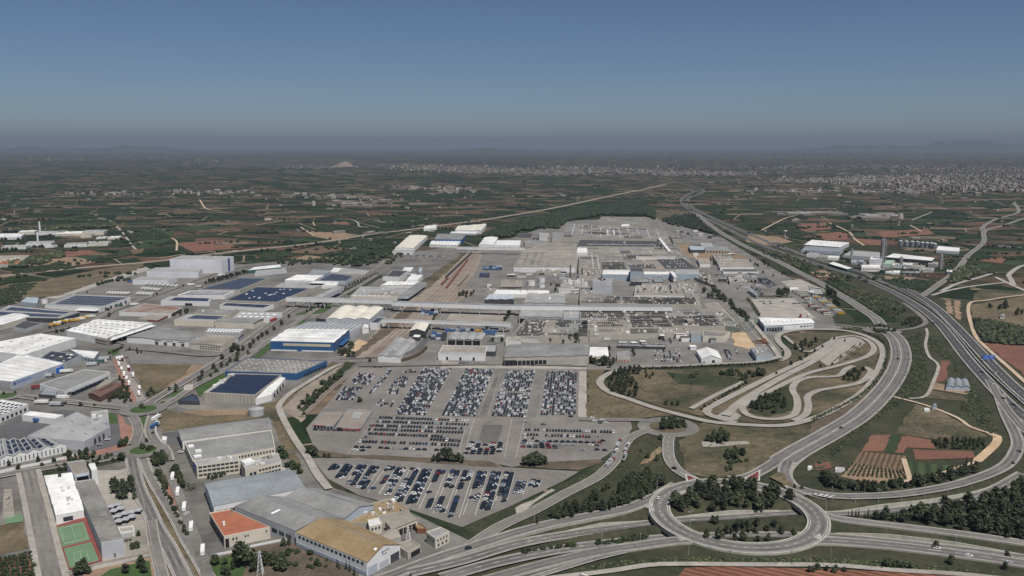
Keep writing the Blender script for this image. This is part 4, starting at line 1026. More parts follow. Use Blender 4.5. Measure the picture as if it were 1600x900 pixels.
b = B('high_bay_warehouse', 'tall blank grey high bay warehouse towering above the yard', [(265,405),(346,405.7),(365,400.5),(284,399)], 28, 'flat', 'pale_grey_wall', 'light_grey_roof'); b.feat('r', 'gable_panel', .5, .66, 1, 27, 'sign_ink').vents(9, 3, size=(1, 2), hgt=(1, 2))
for k in range(5): b.feat('f', 'wall_seam', .19*k + .1, .19*k + .102, .5, 27.5, 'blue_grey_wall', .1)
B('warehouse', 'grey mid height block stepping down from the tall warehouse', [(229,424),(310,424.5),(316,418.5),(244,418)], 12, 'flat', 'pale_grey_wall', 'light_grey_roof')
B('warehouse', 'lowest grey stepped block nearest the parked red trucks', [(207,438),(262,437.5),(277,433),(220,432)], 8, 'flat', 'pale_grey_wall', 'light_grey_roof')
b = B('warehouse', 'white shed carrying rows of dark slanted panels by the avenue', [(277,461),(351,461),(366,454.5),(297,454)], 7, 'flat', 'white_wall', 'white_roof'); b.grid('solar_panel', 14, 3, .6, .7, 'solar', dz=.4)
b = B('warehouse', 'warehouse entirely roofed in grey blue solar panels behind dark trees', [(309,452),(375,452.5),(421,434),(378,433.5)], 8, 'flat', 'beige_wall', 'blue_grey_roof'); b.grid('solar_panel', 2, 3, .97, .95, 'solar_grey', dz=.3, box=(.02,.95,.03,.97))
b = B('warehouse', 'biggest warehouse roof covered in deep blue solar panels', [(352,469),(433,472),(487,450),(402,447.5)], 9, 'flat', 'beige_wall', 'light_grey_roof'); b.grid('solar_panel', 3, 4, .985, .975, 'solar', dz=.3, box=(.01,.97,.03,.97)).vents(16, 7, mats=('skylight',), size=(2, 4), hgt=(.7, .9), name='skylight')
b = B('warehouse', 'smaller white sided solar roof in front of the deep blue one', [(343,477),(412,481),(428,476),(351,472.5)], 6, 'flat', 'white_wall', 'light_grey_roof'); b.grid('solar_panel', 3, 2, .95, .9, 'solar', dz=.3)
b = B('warehouse', 'narrow white building with dark solar strip beside parked trucks', [(251,470),(327,471.5),(331,465),(266,463)], 7, 'flat', 'white_wall', 'light_grey_roof'); b.patch('solar_panel', .15, .95, .2, .85, 'solar'); b.feat('f', 'loading_door', .5, .65, .2, 4, 'opening')
b = B('warehouse', 'cream warehouse with cypress row along its blank front wall', [(272,500),(334,502),(355,493),(295,490.5)], 8, 'flat', 'cream_wall', 'light_grey_roof'); b.patch('solar_panel', .2, .95, .35, .9, 'solar_grey')
B('warehouse', 'low grey roofed block behind the cypress fronted warehouse', [(304,489.5),(360,489.5),(376,484),(309,482.5)], 7, 'flat', 'beige_wall', 'grey_roof').vents(4, 2)
B('warehouse', 'cream walled block right of the cypress fronted warehouse', [(336,503),(396,505),(412,498),(346,496.5)], 8, 'gable', 'cream_wall', 'grey_roof', axis='u', r=1)
b = B('warehouse', 'white and grey skylit block with red entrance near the avenue', [(364,496),(420,497),(441,488.5),(376,486.5)], 7, 'flat', 'white_wall', 'light_grey_roof'); b.grid('skylight', 6, 2, .6, .4, 'skylight').feat('r', 'porch', .05, .45, .2, 4.4, 'red_trim', 3)
b = B('warehouse', 'grey shed with a comb of bright white skylight dashes', [(318,519),(375,520),(386,512.5),(325,511.5)], 6, 'flat', 'beige_wall', 'grey_roof'); b.grid('skylight', 11, 1, .55, .75, 'skylight', dz=.3)
B('warehouse', 'plain grey hall before the comb of white skylights', [(303,526),(372,528),(381,520.5),(316,519.5)], 6, 'gable', 'grey_wall', 'grey_roof', axis='u', r=1)
B('warehouse', 'dark green sided shed with white roof behind tree line', [(386,422.5),(440,417.5),(438,412.5),(396,417)], 7, 'flat', 'green_wall', 'white_roof')
B('warehouse', 'grey annex shed in front of the dark green sided one', [(398,428),(448,423),(446,418),(400,423)], 5, 'flat', 'grey_wall', 'light_grey_roof')
B('warehouse', 'white ripple roofed hall left of the avenue trees', [(445,438),(490,439),(506,431),(464,430)], 7, 'saw', 'white_wall', 'white_roof', n=5, axis='u', r=1)
B('warehouse', 'blue grey shed directly behind the white ripple roofed hall', [(479,429),(505,430),(518,423),(490,420)], 7, 'flat', 'light_blue_wall', 'blue_grey_roof')
B('warehouse', 'low white flat hall in front of dark solar block by avenue', [(478,445.5),(526,446),(529,440),(490,439)], 6, 'flat', 'white_wall', 'white_roof').vents(4, 2)
b = B('warehouse', 'dark solar roofed block with white skylight next to avenue', [(497,438),(540,439),(552,431.5),(518,427)], 7, 'flat', 'blue_grey_wall', 'dark_roof'); b.grid('solar_panel', 2, 2, .92, .9, 'solar_grey', dz=.3)
B('warehouse', 'long grey block at the top of the left estate by trees', [(522,427.5),(569,429),(578,422.5),(534,418)], 7, 'flat', 'beige_wall', 'light_grey_roof')
B('warehouse', 'white shed at the upper edge of the estate beside grey block', [(516,424),(528,424.5),(534,419),(522,418)], 8, 'flat', 'white_wall', 'white_roof')
B('warehouse', 'grey strip building behind the deep blue solar roof', [(424,450),(488,451),(510,443),(440,441.5)], 6, 'flat', 'beige_wall', 'light_grey_roof').vents(6, 3)

# --- blue buildings near the rail line
b = B('warehouse', 'bright blue walled warehouse with white skylit roof and tan panel', [(422.5,533),(521.5,535.5),(546,515),(451,514)], 12, 'gable', 'blue_wall', 'white_roof', n=3, axis='u', r=.9)
b.grid('skylight', 26, 3, .38, .5, 'light_grey_roof', dz=.2).feat('f', 'wall_panel', .2, .95, 6.6, 9.8, 'panel_tan').feat('f', 'wall_base', 0, .99, 0, 1.6, 'white_wall', .15).feat('f', 'loading_door', .42, .49, 0, 4, 'blue_wall', .5).feat('r', 'loading_dock', .3, .8, 3.2, 4.2, 'blue_wall', 5).feat('r', 'wall_sign', .1, .16, 7.5, 9, 'rust_paint')
b = B('factory_hall', 'grey roof hall edged with a blue parapet and dotted with vents', [(352,580),(464,583.5),(511,563.5),(384,558.5)], 7.5, 'flat', 'blue_wall', 'factory_roof'); b.grid('roof_vent', 15, 6, .22, .25, 'vent_metal', dz=.7, skip=.25).row('r', 'loading_door', 8, .2, .95, .2, 3.6, 'opening', .6)
b = B('factory_hall', 'hall with one deep navy solar roof and beige front wall', [(318,613),(398,617),(440,585),(362,583)], 9, 'flat', 'beige_wall', 'light_grey_roof'); b.grid('solar_panel', 4, 4, .985, .98, 'solar', dz=.3, box=(.08,.98,.04,.97)).vents(10, 3, box=(.0,.1,.1,.95), size=(2, 5))
for k in range(14): b.feat('f', 'wall_rib', .07*k + .02, .07*k + .026, .3, 8.4, 'tan_roof', .25)
B('annex', 'white lean to annex beside the navy solar hall', [(399,624),(424,617),(446,592),(436,589)], 6, 'shed', 'white_wall', 'white_roof', axis='u', r=.6).row('r', 'loading_door', 4, .1, .9, .2, 4, 'opening', .5)
b = B('carport', 'small solar carport on poles at the corner of asphalt yard', [(278,626),(312,627),(308,618),(300,615)], 4, 'flat', 'dark_wall', 'solar_grey')
def tank(px, py, r, h, label, wall='white_wall', top='light_grey_roof'):
    t = thing('storage_tank', label, 'tank', P(px, py)); mb = MB(); mb.cyl((0,0), r, 0, h, 20, cap=False); mb.build('wall', wall, t)
    rb = MB(); rb.cyl((0,0), r * 1.02, h, h + r * .18, 20, r1=.4); rb.build('roof', top, t)
tank(401, 648, 7, 6, 'round grey tank on bare ground behind the skylit hall', 'steel')
tank(70, 474, 5, 7, 'round white tank beside the small pale blue building', 'white_wall')
b = B('factory_hall', 'grey hall with thin white skylight lines behind the blue warehouse', [(452,513),(549,521),(574,504),(482,502.5)], 7, 'flat', 'grey_wall', 'blue_grey_roof'); b.grid('skylight', 12, 2, .12, .85, 'skylight', dz=.15)
B('canopy', 'small white tent canopy at the rail side of the grey hall', [(566,515),(576,513),(575,508),(567,509)], 6, 'gable', 'white_wall', 'white_roof', r=1.5)
b = B('factory_hall', 'triple vaulted cream white roof hall beside the railway cutting', [(509,499),(577,499.5),(599,481),(533,479)], 10, 'barrel', 'grey_wall', 'cream_roof', n=3, r=2.2)
B('annex', 'dark roofed strip left of the triple vaulted hall', [(494,497),(508,499),(533,479),(520,478)], 5, 'flat', 'dark_wall', 'asphalt')

# --- elevated conveyor galleries
def gallery(label, pts, z0, hgt, width, wall, rf, cols, name='conveyor_gallery'):
    pa = [P(a, b_, z0 + hgt) for a, b_ in pts]; c = pa[0].copy(); c.z = 0
    t = thing(name, label, 'gallery', c); pa = [p - c for p in pa]
    L_, R_ = offset(pa, width / 2), offset(pa, -width / 2); wb, rb = MB(), MB()
    dn = Vector((0, 0, -hgt))
    for i in range(len(pa) - 1):
        for e in (L_, R_): wb.face([e[i], e[i+1], e[i+1] + dn, e[i] + dn])
        wb.face([L_[i] + dn, L_[i+1] + dn, R_[i+1] + dn, R_[i] + dn])
        up = Vector((0, 0, .35)); o = [L_[i], L_[i+1], R_[i+1], R_[i]]
        rb.hexa([p + Vector((0,0,.02)) for p in o] + [p + up for p in o])
    wb.face([L_[0], R_[0], R_[0] + dn, L_[0] + dn]); wb.face([L_[-1], R_[-1], R_[-1] + dn, L_[-1] + dn])
    wb.build('wall', wall, t); rb.build('roof', rf, t)
    tot = [0]
    for i in range(len(pa) - 1): tot.append(tot[-1] + (pa[i+1] - pa[i]).length)
    for k in range(cols):
        d = tot[-1] * (k + .5) / cols
        i = max(j for j in range(len(tot) - 1) if tot[j] <= d); p = lerp(pa[i], pa[i+1], (d - tot[i]) / (tot[i+1] - tot[i]))
        for s_ in (-1, 1):
            mb = MB(); mb.box((p.x - .5, p.y + s_ * width * .35 - .5, 0), (p.x + .5, p.y + s_ * width * .35 + .5, z0)); mb.build('column', 'steel', t)
gallery('long white conveyor gallery spanning avenue and railway to the plant', [(448,464.5),(540,466.5),(616,468.5)], 10, 6, 9, 'white_wall', 'light_grey_roof', 7)
gallery('longest grey roofed gallery running over the car plant roofs', [(614,471),(700,474),(800,477),(905,478),(1050,479)], 9.5, 6, 11, 'white_wall', 'blue_grey_roof', 14)
gallery('lower white conveyor bridge crossing the railway cutting', [(597,499),(650,500.5),(720,503),(798,505.5)], 9, 3.5, 8, 'white_wall', 'light_grey_roof', 9)
gallery('far white conveyor bridge near the white vaulted halls', [(714,386),(760,387),(820,387.5)], 10, 5, 9, 'white_wall', 'light_grey_roof', 5)
gallery('curved roof gallery leading from solar roofs towards avenue', [(497,464),(515,456),(531,448)], 7, 6, 14, 'grey_wall', 'light_grey_roof', 4)
gallery('diagonal grey gallery along the railway cutting edge', [(630,462),(645,452),(660,441)], 5, 5, 16, 'grey_wall', 'grey_roof', 5)
gallery('slim white sloping conveyor beside the dark roofed plant hall', [(1030,372),(1038,382),(1046,392)], 9, 3, 7, 'white_wall', 'white_roof', 2)
gallery('short white sloping conveyor on the central plant roof', [(1048,424),(1052,428),(1055,432)], 10, 3, 6, 'white_wall', 'white_roof', 1)
B('gallery_head', 'white gable fronted gallery head with dark solar roof by rails', [(578,504),(590,504.5),(602,496),(590,495.5)], 10, 'flat', 'white_wall', 'solar_grey')
# --- between avenue and railway
B('warehouse', 'tall white block with black roof beside the estate trees', [(603,432),(624,432.5),(637,423),(614,421.5)], 12, 'flat', 'white_wall', 'dark_roof')
b = B('warehouse', 'pale sawtooth strip roof below the tall white block', [(594,446.5),(647,446),(655,440.5),(605,440.5)], 8, 'saw', 'white_wall', 'white_roof', n=6, axis='v', r=1)
B('warehouse', 'flat white roofed shed right of the tall white block', [(634,438.5),(652,438.5),(661,429.5),(643,428.5)], 8, 'flat', 'white_wall', 'white_roof')
B('warehouse', 'small white block stepping behind the black roofed tall one', [(628,423),(642,423),(646,417.5),(632,417.5)], 8, 'flat', 'white_wall', 'white_roof')
B('warehouse', 'small pale blue tank house near the flat white shed', [(654,424),(659,424),(660,418),(655,418)], 9, 'flat', 'light_blue_wall', 'light_blue_wall')
b = B('factory_hall', 'broad beige grey hall just behind the long conveyor gallery', [(548,462.5),(626,463),(639,449.5),(563,447.5)], 8, 'flat', 'cream_wall', 'light_grey_roof'); b.vents(10, 2).patch('roof_panel', .3, .9, .1, .5, 'tan_roof', .3); b.grid('skylight', 8, 1, .7, .5, 'white_roof', box=(.02,.8,.0,.12), dz=.3)
B('warehouse', 'white curved roof warehouse at the upper avenue end', [(617,388),(646,388),(668,368.5),(640,367.5)], 10, 'barrel', 'white_wall', 'cream_roof', axis='v', r=1.5)
B('warehouse', 'lower white front section of the curved roof warehouse', [(613,393),(645,393.5),(651,384),(622,383)], 7, 'flat', 'white_wall', 'light_grey_roof').row('f', 'loading_door', 3, .1, .9, .2, 4, 'dark_wall', .4)
b = B('warehouse', 'second blue walled warehouse with grey roof, far up the railway', [(679,374),(722,374.5),(729,366),(684,365.5)], 11, 'gable', 'blue_wall', 'grey_roof', axis='u', n=2, r=1)
B('warehouse', 'pale comb roofed building in front of the far blue warehouse', [(671,382.5),(714,383.5),(720,377),(674,376.5)], 6, 'saw', 'white_wall', 'white_roof', n=8, axis='v', r=1)
sheet('parking_yard', [(640,406),(652,392),(700,393),(696,402)], 'asphalt', z=.6)
b = B('warehouse', 'large cream white warehouse beside the far forest edge', [(711,359.5),(752,360.5),(760,350),(715,353.5)], 10, 'saw', 'white_wall', 'cream_roof', n=3, axis='v', r=1.2)
B('canopy', 'thin white canopy roof before the cream white forest warehouse', [(703,364),(744,365),(748,362.5),(706,361.5)], 5, 'flat', 'grey_wall', 'white_roof')
B('warehouse', 'white vaulted hall above the railway next to conveyor bridge', [(748,383),(771,383),(778,371),(757,371)], 10, 'barrel', 'white_wall', 'white_roof', r=2)
B('warehouse', 'long bright white hall joined to the white vaulted hall', [(772,383),(812,383),(814,375.5),(777,375.5)], 9, 'flat', 'white_wall', 'white_roof').row('f', 'loading_door', 3, .1, .7, .2, 4, 'dark_wall', .25)
B('warehouse', 'small white shed on the dark field above the railway', [(662,357.5),(682,355.5),(682,351.5),(664,353)], 7, 'barrel', 'white_wall', 'white_roof', axis='u', r=1.5)
# --- car plant: back halls
b = B('factory_hall', 'rear plant hall with rows of tiny white roof boxes', [(878,371),(1047,373.5),(1037,357),(886,348.5)], 10, 'flat', 'beige_wall', 'factory_roof')
b.patchwork(5, 9, (.01,.99,.26,.47)).patchwork(4, 10, (.01,.99,.52,.73)).patchwork(4, 11, (.01,.99,.77,.98)).patchwork(3, 12, (.01,.99,.02,.21)).grid('roof_vent', 10, 8, .10, .3, 'white_roof', dz=1.5, skip=.25).monitors(22, 2, (.25,.65,.28,.42), fill=.75).grid('roof_vent', 2, 4, .3, .5, 'white_roof', box=(.40,.52,.2,.62), dz=2).vents(30, 4)
for k in range(3): b.patch('roof_stripe', .0, 1.0, .22 + .26*k, .235 + .26*k, 'light_grey_roof', .3)
b = B('factory_hall', 'furthest plant hall with pale front against the dark forest', [(934,346.5),(1013,351),(1008,339.5),(940,338.5)], 9, 'flat', 'cream_wall', 'factory_roof'); b.vents(8, 2)
B('canopy', 'white angular canopy standing between the two rear plant halls', [(970,353.5),(984,352.5),(983,349.5),(972,350.5)], 9, 'flat', 'white_wall', 'white_roof')
b = B('factory_hall', 'long near black roofed plant hall with thin pale pipe', [(904,384.5),(1031,385.5),(1030,376.5),(905,374.5)], 8, 'flat', 'beige_wall', 'dark_roof'); b.patch('pipe_run', .1, .95, .28, .34, 'light_grey_roof', .8); b.vents(18, 7).monitors(20, 2, (.05,.95,.45,.9), dz=.8, mat='stack_dark')
b = B('factory_hall', 'ribbed beige roof hall with scalloped far edge at plant left', [(802,417),(899,417.5),(904,393.5),(814,393)], 11, 'saw', 'white_wall', 'tan_roof', n=8, axis='v', r=.8); b.grid('roof_panel', 1, 1, 1, .9, 'factory_roof', box=(.0,.42,.05,.95), dz=.2).row('f', 'loading_door', 2, .35, .55, .2, 5, 'opening', .3)
b = B('factory_hall', 'tan banded roof behind the ribbed beige roof hall', [(818,391.5),(901,392),(900,381),(852,380.5)], 10, 'flat', 'cream_wall', 'tan_roof'); b.grid('roof_stripe', 14, 1, .3, .8, 'factory_roof', dz=.2)
B('plant_block', 'bright white cube on the plant roof beside dark roofed hall', [(901,394.5),(918,395),(917,387),(903,386.5)], 15, 'flat', 'white_wall', 'white_roof')
b = B('factory_hall', 'pale tan plant roof strip right of the white cube', [(918,396),(1046,396.5),(1036,386.5),(917,386.5)], 9, 'flat', 'beige_wall', 'tan_roof'); b.patchwork(4, 13).vents(28, 9)
b = B('factory_hall', 'wide middle plant roof with dark roof lights and black right end', [(904,421),(1091,421),(1060,397.5),(905,397)], 9, 'flat', 'beige_wall', 'factory_roof')
b.patchwork(5, 8, (.01,.73,.02,.98)).monitors(20, 5, (.20,.41,.03,.45), seed=3, fill=.75).monitors(24, 3, (.43,.74,.68,.96), seed=4, fill=.7).monitors(16, 3, (.44,.66,.05,.3), seed=5, fill=.7).patch('roof_panel', .735, .995, .06, .72, 'dark_roof', .25); b.grid('roof_vent', 3, 4, .15, .35, 'white_roof', box=(.86,.94,.1,.7), dz=1.8).vents(40, 6).grid('roof_vent', 2, 8, .2, .3, 'white_roof', box=(.1,.2,.04,.95), dz=1.2)
B('plant_gallery', 'pale roof walkway with white end cabins on the middle plant roof', [(994,402.5),(1055,402.5),(1055,400),(994,400)], 12, 'flat', 'white_wall', 'tan_roof')
b = B('plant_block', 'low white and pale blue wall band left of the blue tower', [(941,428.5),(985,429),(985,422),(943,421.5)], 12, 'flat', 'light_blue_wall', 'white_roof')
b = B('plant_tower', 'dark blue trimmed plant tower with pale blue front', [(985,424),(1005,424.5),(1004,418.5),(986,418)], 20, 'flat', 'light_blue_wall', 'dark_roof'); b.feat('l', 'wall_panel', 0, 1, .5, 21.5, 'blue_wall', .5).feat('f', 'wall_band', 0, 1, 8, 9.5, 'grey_wall')
B('plant_block', 'white strip roof right of the blue trimmed tower', [(1006,428.5),(1056,429),(1054,424.5),(1006,424)], 9, 'flat', 'blue_grey_wall', 'white_roof').vents(6, 1)
B('plant_block', 'pale blue grey wall block at the plant avenue corner', [(1055,428),(1093,428.5),(1092,421.5),(1056,421)], 11, 'flat', 'light_blue_wall', 'light_grey_roof')
b = B('loading_shed', 'dark open shed with pipes left of plant avenue', [(985,440),(1015,441),(1012,434.5),(990,433)], 8, 'flat', 'dark_wall', 'grey_roof'); b.vents(6, 3, mats=('pipe_metal',), hgt=(3, 6), size=(1, 2))
B('loading_shed', 'grey roofed open shed right of the dark piped shed', [(1022,440.5),(1038,440.5),(1034,433),(1021,432.5)], 8, 'flat', 'dark_wall', 'blue_grey_roof')
b = B('plant_block', 'plain tall grey cube in the centre of the plant', [(926,440.5),(957,441),(957,435),(928,434.5)], 21, 'flat', 'grey_wall', 'light_grey_roof'); b.feat('f', 'wall_sign', .72, .9, 16.5, 18.5, 'white_wall').vents(6, 8, mats=('dark_wall',), size=(2, 5), hgt=(1, 3), box=(.2,.7,.3,.9))
for k in range(4): b.feat('f', 'wall_seam', .2*k + .19, .2*k + .2, .5, 20.5, 'blue_grey_wall', .1)
b = B('paint_shop', 'pale paint shop roof crowded with pipes and ducts', [(991,461),(1070,462.5),(1063,447),(994,446)], 11, 'flat', 'white_wall', 'tan_roof'); b.vents(55, 12, mats=('vent_metal', 'pipe_metal', 'white_wall', 'dark_wall'), size=(1, 3.5), hgt=(1.5, 5), box=(.05,.95,.25,.95)); b.row('f', 'window', 6, .05, .95, 3, 6, 'grey_wall', .6)
b = B('boiler_house', 'pipe covered low plant house at the foot of dark stacks', [(876,447.5),(921,448),(917,437.5),(880,437)], 8, 'flat', 'beige_wall', 'light_grey_roof'); b.vents(40, 5, mats=('pipe_metal', 'vent_metal', 'white_wall'), size=(1, 5), hgt=(1, 5))
b = B('workshop', 'white roofed workshop with cylinder tank below the pipe house', [(873,456),(892,456),(892,449.5),(873,449.5)], 7, 'barrel', 'white_wall', 'light_grey_roof', axis='u', r=2)
b = B('office_building', 'beige office with a dark full length window band', [(782,447),(816,447),(816,438),(785,437)], 9, 'flat', 'beige_wall', 'tan_roof'); b.feat('f', 'window', .03, .97, 4.8, 7.2, 'glass').feat('f', 'window', .03, .97, 1, 3, 'glass').vents(6, 3)
b = B('workshop', 'long white workshop roof with round vents behind the galleries', [(770,459.5),(858,460),(858,453.5),(776,452.5)], 6, 'flat', 'white_wall', 'white_roof'); b.vents(10, 3)
b = B('workshop', 'blue tinted ridged skylight roof next to the long gallery', [(757,468.5),(803,468),(803,461),(764,460.5)], 8, 'saw', 'dark_wall', 'light_blue_wall', n=3, axis='v', r=1); b.grid('skylight', 12, 2, .25, .8, 'white_roof')
b = B('workshop', 'small brown roofed workshop cluster left of the beige office', [(762,455),(776,455),(780,450),(766,449)], 5, 'flat', 'beige_wall', 'brown_roof'); b.vents(4, 2)
# plant: front halls
b = B('factory_hall', 'smooth grey three bay roof hall just above the long gallery', [(818,473.5),(883,474),(883,459.5),(824,459)], 9, 'gable', 'grey_wall', 'light_grey_roof', n=3, r=1); b.patch('skylight', .6, .63, .35, .6, 'skylight', .4)
b = B('factory_hall', 'grey three bay shed with dark open front under the long gallery', [(811,495.5),(879,496),(880,483),(815,482.5)], 9, 'gable', 'grey_wall', 'light_grey_roof', n=3, r=1); b.row('f', 'loading_door', 6, .01, .99, .2, 7, 'opening', .9)
B('plant_block', 'pale blue grey block between open shed and dark dotted roofs', [(880,496.5),(905,497),(905,482.5),(881,482)], 9, 'flat', 'blue_grey_wall', 'light_grey_roof').vents(4, 1)
b = B('factory_hall', 'dark dotted plant roof above the long grey gallery', [(906,473.5),(1096,476),(1091,464.5),(906,461.5)], 8, 'flat', 'beige_wall', 'factory_roof'); b.patchwork(4, 6).monitors(18, 5, (.36,.6,.05,.92), seed=7, fill=.7).monitors(24, 5, (.62,.97,.05,.95), seed=8, fill=.72).monitors(9, 5, (.20,.34,.1,.95), seed=9, fill=.7).vents(34, 13)
b = B('factory_hall', 'largest dark dotted plant roof below the long grey gallery', [(906,513.5),(1133,509),(1110,482.5),(906,482.5)], 8, 'flat', 'beige_wall', 'factory_roof')
b.patchwork(5, 5).monitors(24, 7, (.01,.33,.52,.98), seed=11, fill=.72).monitors(22, 10, (.36,.63,.02,.98), seed=12, skip=.12, fill=.72).monitors(26, 6, (.64,.97,.10,.55), seed=13, fill=.7).monitors(12, 3, (.12,.3,.08,.3), seed=14).monitors(8, 3, (.2,.33,.35,.5), seed=16, skip=.4).vents(70, 15).vents(6, 4, mats=('tan_roof',), size=(9, 14), hgt=(3, 4))
for k in range(4): b.patch('pipe_run', .02, .98, .16 + .23*k, .175 + .23*k, 'light_grey_roof', .9)
b = B('factory_hall', 'plant roof mixing tan squares and dark dotted squares, front left', [(799,525.5),(920,526.5),(919,499.5),(820,499)], 8, 'flat', 'beige_wall', 'factory_roof')
b.patchwork(3, 7).monitors(11, 9, (.03,.36,.04,.95), seed=21, skip=.2, fill=.7).monitors(12, 5, (.52,.72,.55,.98), seed=22, fill=.7).monitors(8, 9, (.86,.985,.04,.7), seed=23, fill=.75).monitors(14, 1, (.35,.72,.1,.2), seed=24).monitors(12, 2, (.72,.99,.78,.97), seed=25).vents(35, 17).patch('roof_panel', .36, .52, .25, .98, 'tan_roof', .2)
b = B('factory_hall', 'smooth tan flat strip along the plant front yard', [(934,522.5),(1081,519.5),(1080,512.5),(934,513)], 7, 'flat', 'beige_wall', 'tan_roof'); b.patchwork(3, 14).vents(22, 3)
b = B('workshop', 'low blue grey workshop attached to the plant front strip', [(962,523.5),(992,523.5),(1010,519),(966,518)], 5, 'flat', 'blue_grey_wall', 'light_grey_roof'); b.feat('f', 'loading_door', .6, .95, .2, 4, 'opening')
B('workshop', 'pale blue box with dark side beside the plant front', [(1080,525.5),(1096,525.5),(1096,517.5),(1079,517.5)], 8, 'flat', 'light_blue_wall', 'grey_roof')
B('workshop', 'cream sided box hall left of the orange sand yard', [(1098,524.5),(1131,525.5),(1141,518),(1099,516.5)], 8, 'flat', 'cream_wall', 'factory_roof')
B('workshop', 'small white flat box before the plant front strip', [(1056,525.5),(1074,525.5),(1073,520.5),(1058,520)], 5, 'flat', 'white_wall', 'white_roof')
def frame_yard():
    c = P(1165, 512); t = thing('steel_frame', 'green steel frame structure beside the orange sand yard', 'frame', c); mb = MB()
    pts = [P(1140,520) - c, P(1170,520) - c, P(1186,506) - c, P(1150,508) - c]
    for i in range(4):
        a, b_ = pts[i], pts[(i+1) % 4]
        for k in range(6):
            p = lerp(a, b_, k / 6); mb.bar((p.x,p.y,0), (p.x,p.y,8), .3)
        mb.bar((a.x,a.y,8), (b_.x,b_.y,8), .35); mb.bar((a.x,a.y,4), (b_.x,b_.y,4), .25)
    mb.build('frame', 'frame_green', t)
frame_yard()
for (x0, y0, x1, y1, lab) in ((965,540,1006,541,'long dark car canopy in the plant front yard'), (1007,541,1040,542,'pale roofed car canopy right of the dark one')):
    B('car_canopy', lab, [(x0,y0),(x1,y1),(x1,y1-3.4),(x0,y0-3.4)], 3.6, 'flat', 'dark_wall', 'grey_roof' if x0 < 1000 else 'light_grey_roof', cat='canopy')
b = B('factory_hall', 'long ridged grey hall facing the rows of new cars', [(788,559),(920,556),(920,539),(794,539)], 10, 'saw', 'beige_wall', 'grey_roof', n=4, axis='v', r=.9); b.row('f', 'loading_door', 10, .01, .5, .2, 6.2, 'opening', .85).row('f', 'wall_panel', 22, .51, .99, .5, 6.5, 'pipe_metal', .5)
B('canopy', 'tan lean to roof along the left front of ridged hall', [(787,563),(851,561.5),(851,557),(788,558.5)], 7, 'flat', 'dark_wall', 'tan_roof')
b = B('pavilion', 'brilliant white roofed pavilion beside dark trees', [(921,557.5),(951,556.5),(949,543),(922,542.5)], 7, 'gable', 'cream_wall', 'white_roof', axis='u', r=1.5); b.row('f', 'loading_door', 3, .05, .95, .2, 4, 'opening', .7)
B('workshop', 'small white workshop behind the ridged hall left end', [(790,533),(815,534),(813,527),(792,526)], 7, 'flat', 'white_wall', 'tan_roof')
B('workshop', 'pale flat workshop right of the small white one', [(816,535),(846,536.5),(841,529.5),(816,528.5)], 6, 'flat', 'beige_wall', 'light_grey_roof').row('f', 'loading_door', 3, .1, .9, .2, 4, 'brown_wall', .4)
b = B('office_building', 'grey roofed gatehouse with orange brick base in plant yard', [(964,559),(985,559),(984,548.5),(966,548.5)], 5, 'flat', 'beige_wall', 'grey_roof'); b.row('f', 'window', 4, .05, .95, .5, 2, 'terracotta', .7)
b = B('marquee', 'big white gabled marquee tent on the plant yard', [(1096,561),(1128,561),(1121,548.5),(1088,548)], 5, 'gable', 'white_wall', 'white_roof', r=4.5); b.feat('f', 'door', .52, .66, .1, 3.6, 'opening').row('f', 'door', 2, .05, .2, .1, 2.4, 'opening', .5)
B('workshop', 'grey roofed shed with light blue walls near test track', [(1182,556.5),(1207,554),(1197,542),(1172,543)], 7, 'flat', 'light_blue_wall', 'grey_roof').vents(5, 2)
b = B('warehouse', 'long white fronted bus depot beside the test track', [(1195,509.5),(1272.5,504.5),(1266,498),(1184.5,496.5)], 8, 'gable', 'light_blue_wall', 'white_roof', axis='u', n=2, r=.8); b.grid('roof_seam', 11, 1, .1, .95, 'light_grey_roof', dz=.1).row('f', 'window', 6, .03, .36, .5, 5, 'glass', .8).feat('f', 'wall_panel', .38, .98, .3, 6.5, 'white_wall').row('f', 'window', 4, .7, .97, 3, 5, 'glass', .7)
b = B('warehouse', 'wide tan roofed depot with white front strip by rail bridge', [(684.5,553.5),(758,555),(761,540.5),(692,539)], 7, 'flat', 'white_wall', 'tan_roof'); b.patch('roof_panel', .0, 1, .0, .3, 'light_grey_roof', .2); b.row('f', 'loading_door', 3, .05, .9, .2, 4, 'opening', .15)
B('loading_shed', 'grey roofed open shed at right end of tan depot', [(759,549),(774,549.5),(776,538.5),(761,538)], 6, 'flat', 'dark_wall', 'light_grey_roof')
b = B('open_shed', 'grey shed of four arched bays with dark openings', [(698,531),(752,532),(759,521.5),(705.5,520.5)], 7, 'barrel', 'beige_wall', 'light_grey_roof', n=4, r=1.8); b.row('f', 'bay_opening', 4, .02, .98, .2, 6.6, 'opening', .86)
b = B('warehouse', 'patchy pale grey roofed hall beside the railway bridge', [(590,556.5),(625,558),(649,532),(620,528)], 7, 'gable', 'white_wall', 'light_grey_roof', n=2, axis='v', r=1.5); b.patch('roof_panel', .1, .6, .04, .3, 'blue_grey_roof', .1); b.patch('roof_panel', .5, .9, .1, .42, 'white_roof', .1)
B('warehouse', 'white gabled storage hall standing by the railway sidings', [(640,517),(664,518),(671,506),(650,504)], 8, 'gable', 'dark_wall', 'cream_roof', axis='v', r=3)
B('canopy', 'small white flat canopy below the gabled storage hall', [(645,526.5),(656,527),(658,522.5),(647,522)], 5, 'flat', 'dark_wall', 'white_roof')
